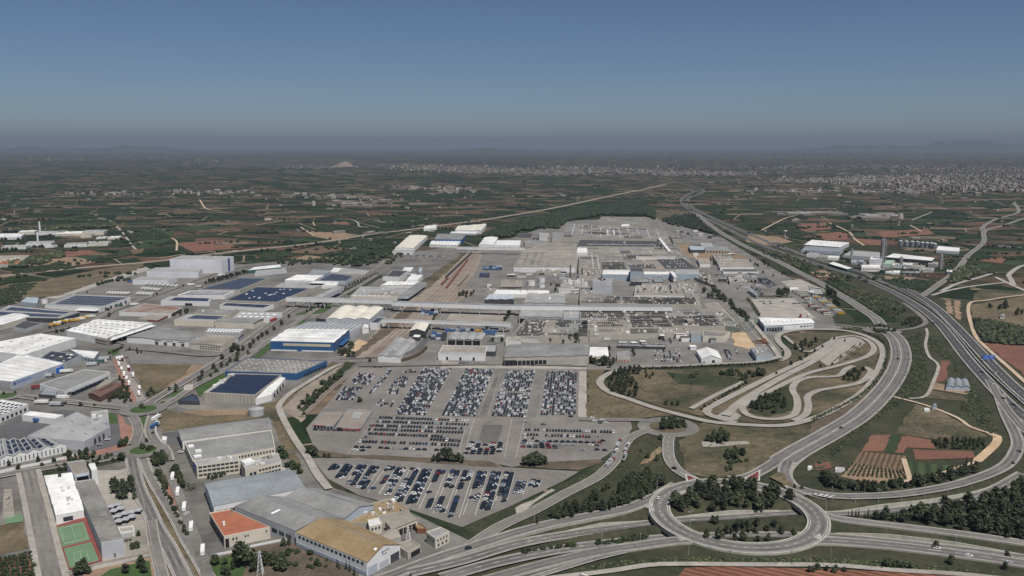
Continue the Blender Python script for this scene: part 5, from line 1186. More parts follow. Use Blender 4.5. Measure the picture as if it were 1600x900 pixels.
b = B('customs_shed', 'brown roofed yard building with red front and open left half', [(525,667),(564,668),(582,640.5),(543,638.5)], 4, 'flat', 'pipe_metal', 'brown_roof'); b.feat('f', 'fascia', .25, .98, 1.2, 2.6, 'red_trim', .3).feat('f', 'bay_opening', .02, .24, .2, 3.4, 'opening'); b.patch('skylight', .35, .7, .5, .85, 'light_grey_roof', .5)
b = B('customs_shed', 'grey brown low canopy beside the red fronted yard building', [(489,663.5),(521,665.5),(536,645),(503,644)], 4, 'flat', 'pipe_metal', 'brown_roof'); b.feat('f', 'fascia', 0, .6, 3.2, 3.8, 'red_trim', .3).row('f', 'bay_opening', 6, .03, .97, .1, 3.0, 'opening', .7)
for k, (qd, h_, rf, lab, pw) in enumerate((
 ([(1002,446.5),(1092,447.5),(1088,441.5),(1004,441)], 7, 'factory_roof', 'low mottled hall below the dark piped sheds', 4), ([(905,431),(939,431),(941,422.5),(905,422.5)], 8, 'factory_roof', 'mottled hall between dark stacks and pale wall band', 3),
 ([(906,460.5),(925,460.5),(926,449),(906,449)], 7, 'grey_roof', 'grey hall squeezed left of the tall grey cube', 2), ([(1072,462.5),(1094,463),(1086,448.5),(1066,448)], 8, 'tan_roof', 'tan hall between paint shop and avenue trees', 3),
 ([(1047,397),(1066,397.5),(1056,386.5),(1037,386.5)], 8, 'factory_roof', 'mottled hall where the sloping conveyor lands', 3), ([(1062,420.5),(1092,420.5),(1068,399),(1061,399)], 8, 'tan_roof', 'narrow hall at the avenue end of the black roof', 2),
 ([(921,526.5),(934,526.5),(934,500),(920,500)], 7, 'tan_roof', 'narrow tan link roof between the dotted plant roofs', 3), ([(1128,508),(1158,513),(1128,486),(1112,484)], 6, 'factory_roof', 'low brown grey roof at the avenue side of dotted roofs', 4),
 ([(838,424),(876,424),(878,419),(840,419)], 6, 'grey_roof', 'low grey store before the ribbed hall front', 2), ([(858,459.5),(905,460),(905,454),(893,453.5)], 6, 'light_grey_roof', 'pale low roofs right of the white workshop', 3),
 ([(1052,378),(1072,379),(1062,368),(1046,367)], 7, 'factory_roof', 'low roof beside the rear plant hall and avenue', 2), ([(1084,432),(1118,447),(1108,428),(1086,424)], 6, 'tan_roof', 'angular tan roof along the plant avenue verge', 3),
 ([(1140,440),(1168,441),(1160,431),(1136,430)], 6, 'light_grey_roof', 'pale roof among the yards right of the avenue', 3), ([(700,372),(728,372.5),(730,368),(704,367.5)][:0] or [(1148,406),(1118,406),(1112,397),(1140,397)][1::-1] + [(1140,397),(1112,397)], 6, 'tan_roof', 'low tan roof on the demolition yard edge', 3))):
    Bld('factory_hall', lab, qd, h_, 'flat', 'beige_wall', rf).patchwork(pw, 30 + k).vents(8 + 3 * pw, 40 + k)
# plant: right side workshops
b = B('workshop', 'blue roofed workshop on the demolition yard', [(1079,390.5),(1101,390.5),(1101,384.5),(1076,383.5)], 8, 'flat', 'dark_wall', 'light_blue_wall')
B('workshop', 'grey low workshop right of the blue roofed one', [(1102,390),(1142,391),(1137,385.5),(1102,384.5)], 7, 'flat', 'beige_wall', 'blue_grey_roof').row('f', 'loading_door', 8, .05, .95, .2, 4, 'opening', .5)
B('workshop', 'pale flat workshop above the blue roofed one', [(1096,384),(1114,384),(1112,379.5),(1094,379.5)], 6, 'flat', 'white_wall', 'light_grey_roof')
B('workshop', 'cream fronted small building along the plant avenue', [(1093.5,412.5),(1110,412.5),(1109,404.5),(1089,403.5)], 7, 'flat', 'white_wall', 'tan_roof')
b = B('warehouse', 'wide tan roofed supplier hall with bright white edge', [(1125,417.5),(1178,417.5),(1169,405.5),(1119,405)], 7, 'flat', 'white_wall', 'tan_roof'); b.vents(6, 2)
B('parking_canopy', 'long white edged parking canopy under the supplier hall', [(1130,424.5),(1186,424.5),(1180,420),(1128,420)], 4, 'flat', 'white_wall', 'asphalt_dark')
B('workshop', 'pale blue narrow shed among parked cars right of avenue', [(1169,453),(1182,462),(1185,458),(1173,449)], 5, 'flat', 'light_blue_wall', 'blue_grey_roof')
B('workshop', 'grey open roofed shed beside the coach park', [(1270,458.5),(1287,459.5),(1283,451),(1264,450)], 6, 'flat', 'dark_wall', 'light_grey_roof')
B('workshop', 'small white cabin between plant avenue and coach park', [(1234,452.5),(1249,452.5),(1247,449),(1234,449)], 4, 'flat', 'white_wall', 'white_roof')
B('workshop', 'dark roofed rear workshop above left plant gate', [(806,371),(830,372),(832,364),(811,364)], 8, 'flat', 'beige_wall', 'dark_roof')
B('workshop', 'pale flat workshop beside the forest at plant rear', [(842,375),(855,375.5),(858,364),(843,363.5)], 8, 'flat', 'cream_wall', 'light_grey_roof')
B('workshop', 'grey wide workshop behind tan banded roof', [(820,381.5),(852,381.5),(855,375.5),(820,375)], 7, 'flat', 'beige_wall', 'grey_roof').vents(4, 3)
B('workshop', 'narrow grey workshop left of rear plant hall', [(862,374),(878,374),(880,363),(864,362.5)], 8, 'flat', 'beige_wall', 'grey_roof')
def small_sheds():
    rng = random.Random(55)
    for poly, n, lab in (([(760,449),(815,449),(815,461),(757,461)], 9, 'left of the plant galleries'), ([(862,447),(905,447),(905,461),(890,461)], 7, 'beside the grey three bay hall'), ([(958,430),(1090,430),(1090,446),(958,441)], 16, 'below the blue trimmed tower'),
        ([(860,424),(925,424),(925,437),(860,437)], 12, 'around the dark smokestacks'), ([(800,420),(880,420),(876,436),(780,436)], 9, 'below the ribbed beige hall'), ([(810,374),(880,372),(880,380),(818,381)], 6, 'behind the tan banded roof'),
        ([(1108,418),(1180,428),(1205,452),(1140,452)], 16, 'on the yards right of the plant avenue'), ([(762,510),(798,510),(798,540),(776,540)], 7, 'right of the arched shed'), ([(940,524),(1140,528),(1090,546),(940,545)], 13, 'in the plant front yard'), ([(1052,362),(1100,360),(1130,376),(1064,374)], 14, 'by the rear avenue'),
        ([(905,441),(925,441),(925,460),(905,460)], 4, 'left of the tall grey cube'), ([(1068,378),(1140,392),(1165,404),(1090,404)], 10, 'on the demolition yard'), ([(600,436),(650,424),(660,446),(600,447)], 5, 'around the tall white block'), ([(1320,404),(1460,412),(1460,426),(1330,420)], 22, 'in the chemical works')):
        q = [tuple(P(a, c)[:2]) for a, c in poly]; k = 0
        while k < n:
            x, y = rng.uniform(min(p[0] for p in q), max(p[0] for p in q)), rng.uniform(min(p[1] for p in q), max(p[1] for p in q))
            if not inside(x, y, q): continue
            k += 1; L_, W_, h = rng.uniform(5, 17), rng.uniform(4, 10), rng.uniform(2.6, 6); a = rng.uniform(-.06, .06)
            t = thing('small_shed', f'small flat roofed shed or plant box {lab}', 'shed', (x, y, 0), f'small sheds {lab}', a)
            mb = MB(); mb.prism([(-L_/2,-W_/2),(L_/2,-W_/2),(L_/2,W_/2),(-L_/2,W_/2)], 0, h); mb.build('wall', rng.choice(('beige_wall', 'grey_wall', 'white_wall', 'dark_wall', 'pipe_metal')), t)
            rb = MB(); rb.box((-L_/2 - .3, -W_/2 - .3, h + .01), (L_/2 + .3, W_/2 + .3, h + .3)); rb.build('roof', rng.choice(('white_roof', 'light_grey_roof', 'tan_roof', 'factory_roof', 'roof_dark_patch')), t)
small_sheds()
# stacks, tanks
def stack(px, py, r, h, label, mat='stack_dark', top=None, name='chimney'):
    t = thing(name, label, 'chimney', P(px, py)); mb = MB(); mb.cyl((0,0), r, 0, h, 12, r1=r * .8); mb.build('shaft', mat, t)
    cb = MB(); cb.cyl((0,0), r * .95, h, h + r * .8, 12); cb.build('cap', top or mat, t)
stack(891, 433, 1.5, 22, 'tall dark smokestack in front of the ribbed beige hall'); stack(909.5, 435, 1.5, 19, 'dark smokestack right of the taller dark one'); stack(919, 437, 1.2, 14, 'shortest dark smokestack beside the grey cube')
stack(62.5, 361.5, 3, 28, 'white chimney with round tip behind the pale walled complex', 'white_wall', 'steel'); stack(59.5, 380, 2.6, 24, 'white chimney in the front rows of the pale walled complex', 'white_wall')
tank(829.5, 446, 7.5, 9, 'large white storage tank beside the beige office'); tank(846, 441, 6.5, 8, 'rear white storage tank in the plant tank group'); tank(846, 449, 6, 6, 'low front white storage tank in the plant tank group')
# --- chemical works on the right
b = B('factory_hall', 'white ribbed roof hall at the top of the chemical works', [(1256,382.5),(1311.5,386.5),(1327,379.5),(1268,375)], 9, 'saw', 'grey_wall', 'white_roof', n=10, axis='v', r=.7)
B('factory_hall', 'low blue grey roof below the white ribbed hall', [(1252,391),(1312,394),(1319,388.5),(1262,384.5)], 7, 'gable', 'blue_grey_wall', 'blue_grey_roof', axis='u', r=1)
b = B('factory_hall', 'long grey ridged hall in the centre of chemical works', [(1318,399),(1376,402.5),(1374,394.5),(1331,391.5)], 8, 'gable', 'grey_wall', 'light_grey_roof', axis='u', n=2, r=1)
B('factory_hall', 'black sided hall with brilliant white roof near the tower', [(1382,401.5),(1456,407.5),(1462,402.5),(1396,395.5)], 11, 'flat', 'dark_wall', 'white_roof')
b = B('office_building', 'white windowed block at the foot of the tall process tower', [(1359,404.5),(1378,405),(1379,401.5),(1361,401)], 17, 'flat', 'white_wall', 'white_roof')
for z in (4, 9, 13): b.row('f', 'window', 6, .05, .95, z, z + 1.8, 'blue_grey_wall', .6)
b = B('office_building', 'lower white office in front of the windowed block', [(1346,417.5),(1376,418),(1375,413.5),(1348,413.5)], 8, 'flat', 'white_wall', 'white_roof'); b.row('f', 'window', 8, .05, .95, 3, 5, 'glass', .5)
B('workshop', 'mint green shed right of the process tower', [(1380,412),(1393,412),(1398,406.5),(1385,406)], 9, 'flat', 'mint_wall', 'mint_wall')
B('warehouse', 'long white roofed shed lying along the motorway', [(1294,411.5),(1324,420.5),(1333,418.5),(1302,408.5)], 6, 'flat', 'green_wall', 'white_roof')
B('warehouse', 'white low hall right of the grain silos', [(1463,390.5),(1498,393),(1500,387),(1466,384)], 7, 'flat', 'white_wall', 'white_roof')
def tower(px, py, w_, h, label, mat='light_grey_roof'):
    t = thing('process_tower', label, 'tower', P(px, py)); mb = MB()
    for sx in (-1, 1):
        for sy in (-1, 1): mb.box((sx*w_/2 - .4, sy*w_/2 - .4, 0), (sx*w_/2 + .4, sy*w_/2 + .4, h))
    n = max(3, int(h / 5))
    for k in range(n + 1):
        z = h * k / n; mb.box((-w_/2, -w_/2, z - .3), (w_/2, w_/2, z + .1))
    mb.build('frame', mat, t); cb = MB(); cb.cyl((0, 0), w_ * .36, 0, h * .98, 14); cb.build('column', 'steel', t)
    pb = MB(); pb.box((-w_/2 - .5, -.8, 0), (-w_/2 + .2, .8, h * .9)); pb.build('stair_shaft', 'truck_red' if h > 40 else 'steel', t)
tower(1378.5, 416, 8, 57, 'tallest grey process tower with red side shaft'); tower(1470, 420, 5, 30, 'grey process tower at the right end of the works'); tower(1407.5, 419, 4, 24, 'slim process tower in front of the black sided hall'); tower(1330, 410, 3.5, 30, 'thin dark process tower left of the white office')
def silos():
    for i, (px, py) in enumerate([(1407,384.5),(1416,385),(1425,385.5),(1433.5,386),(1441,387),(1448,387.5),(1455,388),(1460,389)]):
        t = thing('grain_silo', 'steel grain silo in the row behind the chemical works', 'silo', P(px, py), 'row of grain silos'); mb = MB(); mb.cyl((0,0), 5.4, 0, 13, 14, cap=False); mb.build('wall', 'silo_metal', t)
        rb = MB(); rb.cyl((0,0), 5.6, 13, 15.5, 14, r1=.4); rb.build('roof', 'steel', t)
silos()
rc = random.Random(77)
for k, (x, y, w_, h_, wl, rf, lab) in enumerate([
 (1270,398,10,6,'white_wall','light_grey_roof','small pale store nearest the motorway bend in the works'),(1286,401,9,7,'beige_wall','tan_roof','tan store right of the small pale store'),
 (1300,402,12,6,'white_wall','white_roof','bright white low store in the works yard'),(1340,409,10,6,'light_blue_wall','light_blue_wall','pale blue shed left of lower white office'),
 (1402,414,8,6,'white_wall','cream_roof','cream flat store right of the mint shed'),(1418,413,9,7,'grey_wall','white_roof','white topped grey store by the slim tower'),
 (1432,417,14,4,'beige_wall','tan_roof','wide tan platform building in the works'),(1448,421,12,5,'grey_wall','light_grey_roof','grey gate building at the front of the works'),
 (1424,426,16,4,'dark_wall','grey_roof','dark open truck shelter along the works road'),(1395,425,12,4,'white_wall','white_roof','white roofed truck shelter along the works road'),
 (1458,412,8,7,'beige_wall','light_grey_roof','small block before the right end tower'),(1484,424,5,6,'light_blue_wall','white_roof','pale blue cabin beside trees at works gate')]):
    B('store', lab, [(x-w_,y),(x+w_*.8,y+1),(x+w_,y-2.5),(x-w_*.8,y-3)], h_, 'flat', wl, rf).vents(4, k, size=(1, 3), hgt=(1, 4))
# --- pale walled complex at far left
for k, (a, b_, c, d, h_, wl, rf, lab) in enumerate([
 (-20,370.5,33,364.5,8,'white_wall','white_roof','pale long block at far left edge of walled complex'),(28,362.5,54,359.5,9,'cream_wall','white_roof','bright raised block left of the rear white chimney'),
 (56,364,100,360.5,7,'white_wall','light_grey_roof','grey white block right of the rear white chimney'),(86,365.5,128,361,7,'cream_wall','white_roof','cream block in the rear row of the complex'),
 (128,363.5,162,359,9,'cream_wall','light_grey_roof','tallest cream block at right end of rear row'),(126,368,142,365,7,'cream_wall','tan_roof','small cream block below the rear row'),
 (2,386.5,40,382.5,6,'white_wall','light_grey_roof','low grey block in front row at far left'),(40,381,80,376.5,7,'white_wall','light_grey_roof','front row block left of the hedge gap'),
 (70,384.5,84,382.5,5,'white_wall','white_roof','glaring small white block in the front row'),(100,383,136,379,6,'white_wall','light_grey_roof','front row block with mixed pale roofs'),
 (134,381.5,168,376.5,6,'cream_wall','light_grey_roof','front row block at the right end'),(150,371,164,369,5,'white_wall','white_roof','small white gatehouse right of the dark hedge'),
 (168,372,185,368.5,5,'cream_wall','white_roof','white gatehouse nearest the diagonal country road'),(-20,404,40,399,9,'cream_wall','tan_roof','yellowish housing terrace below the walled complex'),
 (-20,413,28,407,7,'beige_wall','terracotta','low tan housing row behind dark trees at left')]):
    b = B('complex_building', lab, [(a,b_),(c,b_-1.0),(c+6,d-.2),(a+5,d+.6)], h_, 'flat', wl, rf); b.vents(4, k, size=(2, 5), hgt=(.8, 2)); b.row('f', 'window', 8, .04, .96, 1.5, 3.2, 'grey_wall', .5)
# greenhouse and sheds among the fields
b = B('greenhouse', 'grey three span greenhouse on red soil inside the motorway loop', [(1478,605),(1516,606),(1512,594),(1481,592.5)], 3.5, 'barrel', 'blue_grey_wall', 'blue_grey_roof', n=3, r=1.8)
B('shed', 'small dark blue field shed beside the dirt track', [(1457,635.5),(1464,635.5),(1463,632),(1458,632)], 3, 'gable', 'blue_grey_wall', 'blue_grey_roof', r=1)
B('shed', 'tiny white roofed shed on the brown field', [(1444,640),(1453,640.5),(1452,637.5),(1445,637)], 2.5, 'flat', 'white_wall', 'white_roof')
B('farmhouse', 'white farm hut under pines on the dry field at right', [(1563,494),(1569,494.5),(1570,491.5),(1564,491)], 4, 'gable', 'white_wall', 'tan_roof', r=1)
B('shed', 'white hut at the bottom edge on the grass bank', [(905,897),(918,900),(921,896.5),(910,893.5)], 3, 'flat', 'beige_wall', 'white_roof')
B('shed', 'low pale shed by the vine rows near the highway fork', [(1305,733),(1320,734),(1319,730.5),(1306,729.5)], 2.5, 'flat', 'white_wall', 'light_grey_roof')
B('shed', 'small white shelter left of the brown plots near the ring', [(1262,730),(1269,730),(1269,727.5),(1263,727.5)], 2.5, 'flat', 'white_wall', 'white_roof')
B('kiosk', 'small white square pavilion on asphalt beside boulevard bend', [(253,687),(260,688),(261,682),(254,681)], 4, 'flat', 'white_wall', 'white_roof')
B('bus_shelter', 'pale kiosk with striped side near the avenue trees', [(287,606.5),(301,605),(302,600.5),(289,601.5)], 3.5, 'flat', 'cream_wall', 'light_grey_roof')
# ---------------------------------------------------------------- cars
def car_shape(mb, L=4.4, W=1.8, Hh=1.48, lod=0):
    prof = [(-L/2, .35), (-L/2, .85), (-L*.30, .98), (L*.22, .92), (L/2 - .1, .72), (L/2, .35)]   # lower body, rear to front
    n = len(prof)
    for s in (-1, 1): mb.face([(x, s*W/2, z) for x, z in (prof if s < 0 else prof[::-1])], 0)
    for i in range(n - 1):
        a, b = prof[i], prof[i+1]
        mb.face([(a[0], -W/2, a[1]), (a[0], W/2, a[1]), (b[0], W/2, b[1]), (b[0], -W/2, b[1])], 0)
    wb, wt = W/2 * .96, W/2 * .76
    bt = [(-L*.40, .93), (L*.26, .90)]; tp = [(-L*.30, Hh), (L*.06, Hh)]
    for s in (-1, 1): mb.face([(bt[0][0], s*wb, bt[0][1]), (bt[1][0], s*wb, bt[1][1]), (tp[1][0], s*wt, tp[1][1]), (tp[0][0], s*wt, tp[0][1])], 1)
    mb.face([(bt[1][0], -wb, bt[1][1]), (bt[1][0], wb, bt[1][1]), (tp[1][0], wt, tp[1][1]), (tp[1][0], -wt, tp[1][1])], 1)
    mb.face([(bt[0][0], -wb, bt[0][1]), (bt[0][0], wb, bt[0][1]), (tp[0][0], wt, tp[0][1]), (tp[0][0], -wt, tp[0][1])], 1)
    mb.face([(tp[0][0], -wt, Hh), (tp[1][0], -wt, Hh), (tp[1][0], wt, Hh), (tp[0][0], wt, Hh)], 0)
    if lod: return
    for x in (-L*.30, L*.31):
        for s in (-1, 1):
            k = 8; y0, y1 = s*W*.40, s*(W/2 + .02)
            a = [(x + .33*math.cos(6.283*i/k), y0, .33 + .33*math.sin(6.283*i/k)) for i in range(k)]
            b = [(p[0], y1, p[2]) for p in a]
            mb.face(b, 2)
            for i in range(k): mb.face([a[i], a[(i+1)%k], b[(i+1)%k], b[i]], 2)
CARS = {}
for k in PAINT:
    mb = MB(); car_shape(mb); o = mb.build('car', ['paint_' + k, 'car_glass', 'tyre']); CARS[k] = o.data; bpy.data.objects.remove(o)
WORDS = {'black': 'black', 'navy': 'dark navy', 'white': 'white', 'silver': 'silver grey', 'blue': 'blue', 'red': 'red', 'grey': 'dark grey'}
def pick(rng, wts=(('black',26),('navy',22),('white',20),('silver',17),('grey',9),('blue',4),('red',2))):
    t = rng.uniform(0, sum(w for _, w in wts))
    for k, w in wts:
        t -= w
        if t <= 0: return k
    return 'black'
CARSPOTS = []        # (x, y, z, heading, colour, where)
crng = random.Random(42)
def bay(q, nu, nv, where, fill=.97, across=False, jitter=.12, wts=None, z=.45):
    """cars in a block; each car lies along the far direction, or along the row when across"""
    a, b, c, d = PP(q)
    e = lerp(d, c, .5) - lerp(a, b, .5)
    if across: e = b - a
    hd = math.atan2(e.y, e.x)
    gap = 0
    for i in range(nu):
        for j in range(nv):
            if crng.random() > fill: continue
            p = lerp(lerp(a, b, (i + .5) / nu), lerp(d, c, (i + .5) / nu), (j + .5) / nv)
            CARSPOTS.append((p.x + crng.uniform(-jitter, jitter), p.y + crng.uniform(-jitter, jitter)*2, z, hd + (math.pi if crng.random() < .5 else 0), pick(crng, wts) if wts else pick(crng), where))
def fit(q, w_=2.55, l_=5.3):
    a, b, c, d = PP(q)
    return max(1, round((lerp(b, c, .5) - lerp(a, d, .5)).length / w_)), max(1, round((lerp(c, d, .5) - lerp(a, b, .5)).length / l_))
BRIGHT = (('black',24),('navy',24),('white',23),('silver',15),('grey',10),('blue',3),('red',1.5))
for nm, q, f in (('second dense block', [(617,648),(665,650),(706,577),(662,575)], .97), ('third dense block', [(690,650),(743,652),(772,578),(728,577)], .97),
                 ('upper half of the fourth dense block', [(782,611),(829,613),(837,580),(791,581)], .97), ('lower half of the fourth dense block', [(768,651),(822,653),(829,616),(778,615)], .95),
                 ('dense block nearest the dry field', [(844,650),(900,648),(902,581),(854,581)], .97), ('left block', [(524,626),(552,626),(568,606),(538,606)], .92), ('left block', [(546,601),(576,602),(588,586),(560,584)], .92)):
    nu, nv = fit(q); bay(q, nu, nv, nm, f, wts=BRIGHT)
for q in ([(576,616),(583,616),(594,602),(588,602)],[(588,602),(596,602),(602,592),(594,592)],[(596,594),(602,594),(614,578),(607,577)],
          [(586,635),(612,637),(616,631),(590,630)],[(592,628),(616,630),(620,624),(597,623)],[(603,616),(622,617),(624,609),(608,608)],[(610,605),(633,606),(636,598),(616,597)],[(617,597),(637,598),(639,589),(621,589)],[(628,583),(650,583),(651,579),(630,579)]):
    nu, nv = fit(q); bay(q, nu, nv, 'small pairs', .8, wts=BRIGHT)
# rows seen one behind the other in the middle lot: (x0,y0)-(x1,y1), fill
DARKW = (('black',38),('navy',30),('white',9),('silver',8),('grey',11),('blue',2),('red',2))
def row(x0, y0, x1, y1, where, fill, depth=5.0, across=False, wts=DARKW, n=None):
    a, b = P(x0, y0), P(x1, y1); L_ = (b - a).length
    n = n or int(L_ / (5.2 if across else 2.65)); e = b - a; hd = math.atan2(e.y, e.x) + (0 if across else math.pi/2)
    for i in range(n):
        if crng.random() > fill: continue
        p = lerp(a, b, (i + .5) / n)
        CARSPOTS.append((p.x, p.y + crng.uniform(-.3, .3), .45, hd + (math.pi if crng.random() < .5 else 0) + crng.uniform(-.02,.02), pick(crng, wts), where))
for r in ((592,653.5,734,658.5,.97),(588,659.7,733,664.7,.94),(577,666,728,671,.97),(575,672,724,677,.96),(571,678.7,697,683.5,.97),(568,684.5,575,685,1),
          (672,687.5,720,690.5,.97),(561,691,718,697,.95)): row(*r[:4], 'middle lot', r[4])
row(552,699.5,717,706,'front row of the middle lot', .95, across=True); row(549,704.5,572,705.5,'front row of the middle lot', 1, across=True, wts=BRIGHT)
for k in range(6):
    t = k / 5; row(723 + 9*t, 709.5 - 17*t, 784 + 3.5*t, 710.5 - 16.5*t, 'block left of the lane', .9, across=True, wts=(('black',30),('navy',22),('white',24),('silver',14),('red',3)))
for r in ((820,672.5,961,676.5,.95),(818,680,923,684,.92),(818,685,836,686.5,.8),(815,690,942,693,.85),(813,694,938,697.5,.8),(812,699,873,701.5,.95),(812,696.5,872,699,.9)):
    row(*r[:4], 'right part of the middle lot', r[4], wts=(('black',30),('navy',24),('white',18),('silver',14),('red',6),('grey',8)), across=r[1] > 688)
row(488,672.5,558,674.5,'row before the red fronted yard building', 1, across=True, wts=(('black',40),('navy',20),('red',8),('grey',20)))
row(716,568.5,762,569.5,'kerb below the tan depot', .9, across=True, n=8, wts=DARKW); row(806,571,836,572,'kerb below the ridged hall', .9, across=True, wts=DARKW); row(582,574.5,598,574.5,'kerb', 1, across=True, wts=DARKW)
FRONT = (('black',36),('navy',28),('white',11),('silver',12),('grey',10),('blue',2),('red',1))
# diagonal double columns of the front lot
LOT = [((528,727),(519,736),.9),((547,727),(531,748),.92),((567,728),(548,758),.75),((587,730),(564,764),.72),((612,730),(583,771),.3),((628,732),(601,774),.62),((649,733),(621,784),.72),((668,735),(642,789),.85),((690,736),(664,796),.78),((712,736),(686,803),.58),((732,737),(708,810),.7),((754,738),(733,806),.72),((776,738),(758,797),.93),((796,739),(783,784),.8),((816,753),(808,773),.95),((838,751),(833,761),.9)]
for (tx, ty), (bx, by), f in LOT:
    a, b = P(tx, ty), P(bx, by); e = (b - a); L_ = e.length; e = e / L_; nrm = Vector((-e.y, e.x, 0)); n = int(L_ / 2.95); hd = math.atan2(nrm.y, nrm.x) + R(38)
    state = [True, True]
    for i in range(n):
        for s in (0, 1):
            if crng.random() < .22: state[s] = crng.random() < f
            if tx in (754,) and i > n * .62: state[s] = state[s] and crng.random() < .3
            if not state[s]: continue
            p = a + e * (L_ * (i + .5) / n + (1.5 if s else 0)) + nrm * (1.95 if s else -1.95)
            CARSPOTS.append((p.x, p.y, .45, hd + math.pi * s + crng.uniform(-.02,.02), pick(crng, FRONT), 'front lot'))
# other cars standing about
def cars_at(pts, where, hd=0.0, jit=.3, wts=BRIGHT, z=.5):
    for px, py in pts:
        p = P(px, py); CARSPOTS.append((p.x, p.y, z, hd + crng.uniform(-jit, jit), pick(crng, wts), where))
def scatter_cars(q, nu, nv, where, fill, hdx=True, wts=BRIGHT): bay(q, nu, nv, where, fill, across=hdx, wts=wts)
scatter_cars([(1023,567),(1066,567),(1062,546),(1020,546)], 9, 7, 'parking by the marquee', .75, False)
scatter_cars([(1136,563),(1147,563),(1139,547),(1130,547)], 3, 6, 'parking right of the marquee', .8, False); scatter_cars([(1149,553),(1156,555),(1151,547),(1146,547)], 1, 4, 'parking right of the marquee', .9, False)
scatter_cars([(1000,530),(1021,530),(1020,525),(1000,525)], 7, 2, 'plant front yard', .7); scatter_cars([(1032,534),(1058,534),(1057,526),(1036,526)], 8, 3, 'plant front yard', .7)
scatter_cars([(946,531),(965,530),(964,526),(948,526)], 5, 2, 'plant front yard', .6); scatter_cars([(966,540),(1038,541.5),(1038,538.5),(966,537.5)], 24, 1, 'under the canopies', .9, False)
scatter_cars([(1186,444),(1212,447),(1200,436),(1184,435)], 9, 7, 'dark yard right of the avenue', .85); scatter_cars([(1166,466),(1196,463),(1184,452),(1176,452)], 8, 5, 'yard beside the pale blue shed', .75)
scatter_cars([(1165,431),(1184,432),(1182,425),(1166,424)], 9, 3, 'lot under the supplier hall', .7); scatter_cars([(1132,424),(1184,425),(1180,419),(1130,419)], 22, 1, 'parking canopy', .8)
scatter_cars([(1182,477),(1252,477),(1250,470),(1180,470)], 14, 2, 'empty bus yard', .35); scatter_cars([(1044,443),(1060,452),(1056,440),(1046,436)], 4, 3, 'avenue', .3)
scatter_cars([(1060,372),(1090,372),(1086,360),(1050,360)], 16, 4, 'lot beside the rear avenue', .6); scatter_cars([(1205,519),(1216,519),(1216,515),(1202,515)], 5, 2, 'bus depot', .7)
scatter_cars([(640,404),(694,402),(694,398),(642,399)], 22, 2, 'yard of the curved roof warehouse', .7); scatter_cars([(812,424),(846,424),(846,418.5),(812,418.5)], 12, 2, 'yard of the ribbed hall', .6)
scatter_cars([(1268,396),(1320,404),(1326,399),(1270,393)], 18, 3, 'chemical works yard', .4); scatter_cars([(1372,429),(1450,432),(1452,428),(1374,426)], 26, 2, 'chemical works gate', .7)
scatter_cars([(1176,456),(1194,463),(1190,452),(1172,448)], 4, 4, 'yard', .5)
cars_at([(822,660.5),(849,664.5),(934,683),(942,690),(945,705),(933,704),(910,704),(892,652),(925,654),(938,662),(941,657),(929,659),(947,662)], 'loose in the middle lot', 0, .3)
HWAYS = [(732,858,'black car driving on the upper ramp towards the roundabout', 'black', .45), (794,883,'dark car driving on the sunken lower road', 'navy', .3), (1029,780,'small white car driving on the left of the roundabout','white',1.1),
 (1053,733,'black car on the entry road above the roundabout','black',2.4),(1204,762,'dark car at the upper right of the roundabout','black',2.8),(1514,869,'white car driving along the lower right ramp','white',-.2),
 (1575,880,'silver car near the right end of the lower ramp','silver',-.2),(1464,857,'white car passing the round tree by the lower wall','white',-.2),(1403,561,'black car on the curved dual carriageway','black',1.6),(1314,669,'dark car low on the dual carriageway','black',.7),
 (1549,600,'brilliant white van on the motorway','white',-1.0),(1554,582,'white car on the right motorway carriageway','white',-1),(1568,623,'dark car on the left motorway carriageway','black',-1),(1534,582,'dark car on motorway beside central reserve','navy',-1),(1592,622,'silver car near the right edge on motorway','silver',-.9),(1470,455.5,'dark car on the overpass road','black',.6),(1584,633,'black car low on the motorway by right edge','black',-1),(1535,560,'black car on the motorway below blue signs','black',-1),(1458,505,'dark car on the motorway near the bend','black',-.8),
 (1592,706,'dark car on the slip road at the right edge','black',1.6),(1583,724,'black car where slip road meets the sunken road','black',1.2),
 (239,677,'dark car on the street beside the central lawn','black',1.7),(168,687,'white car parked by the big grey warehouse','white',.3),(155,695,'silver car by the front of the big grey warehouse','silver',.4),(282,707,'white van on the yard by the office block','white',.2),(292,803,'white car parked between truck trailers','white',1.2),(20,653,'blue pickup on dark yard','blue',0)]
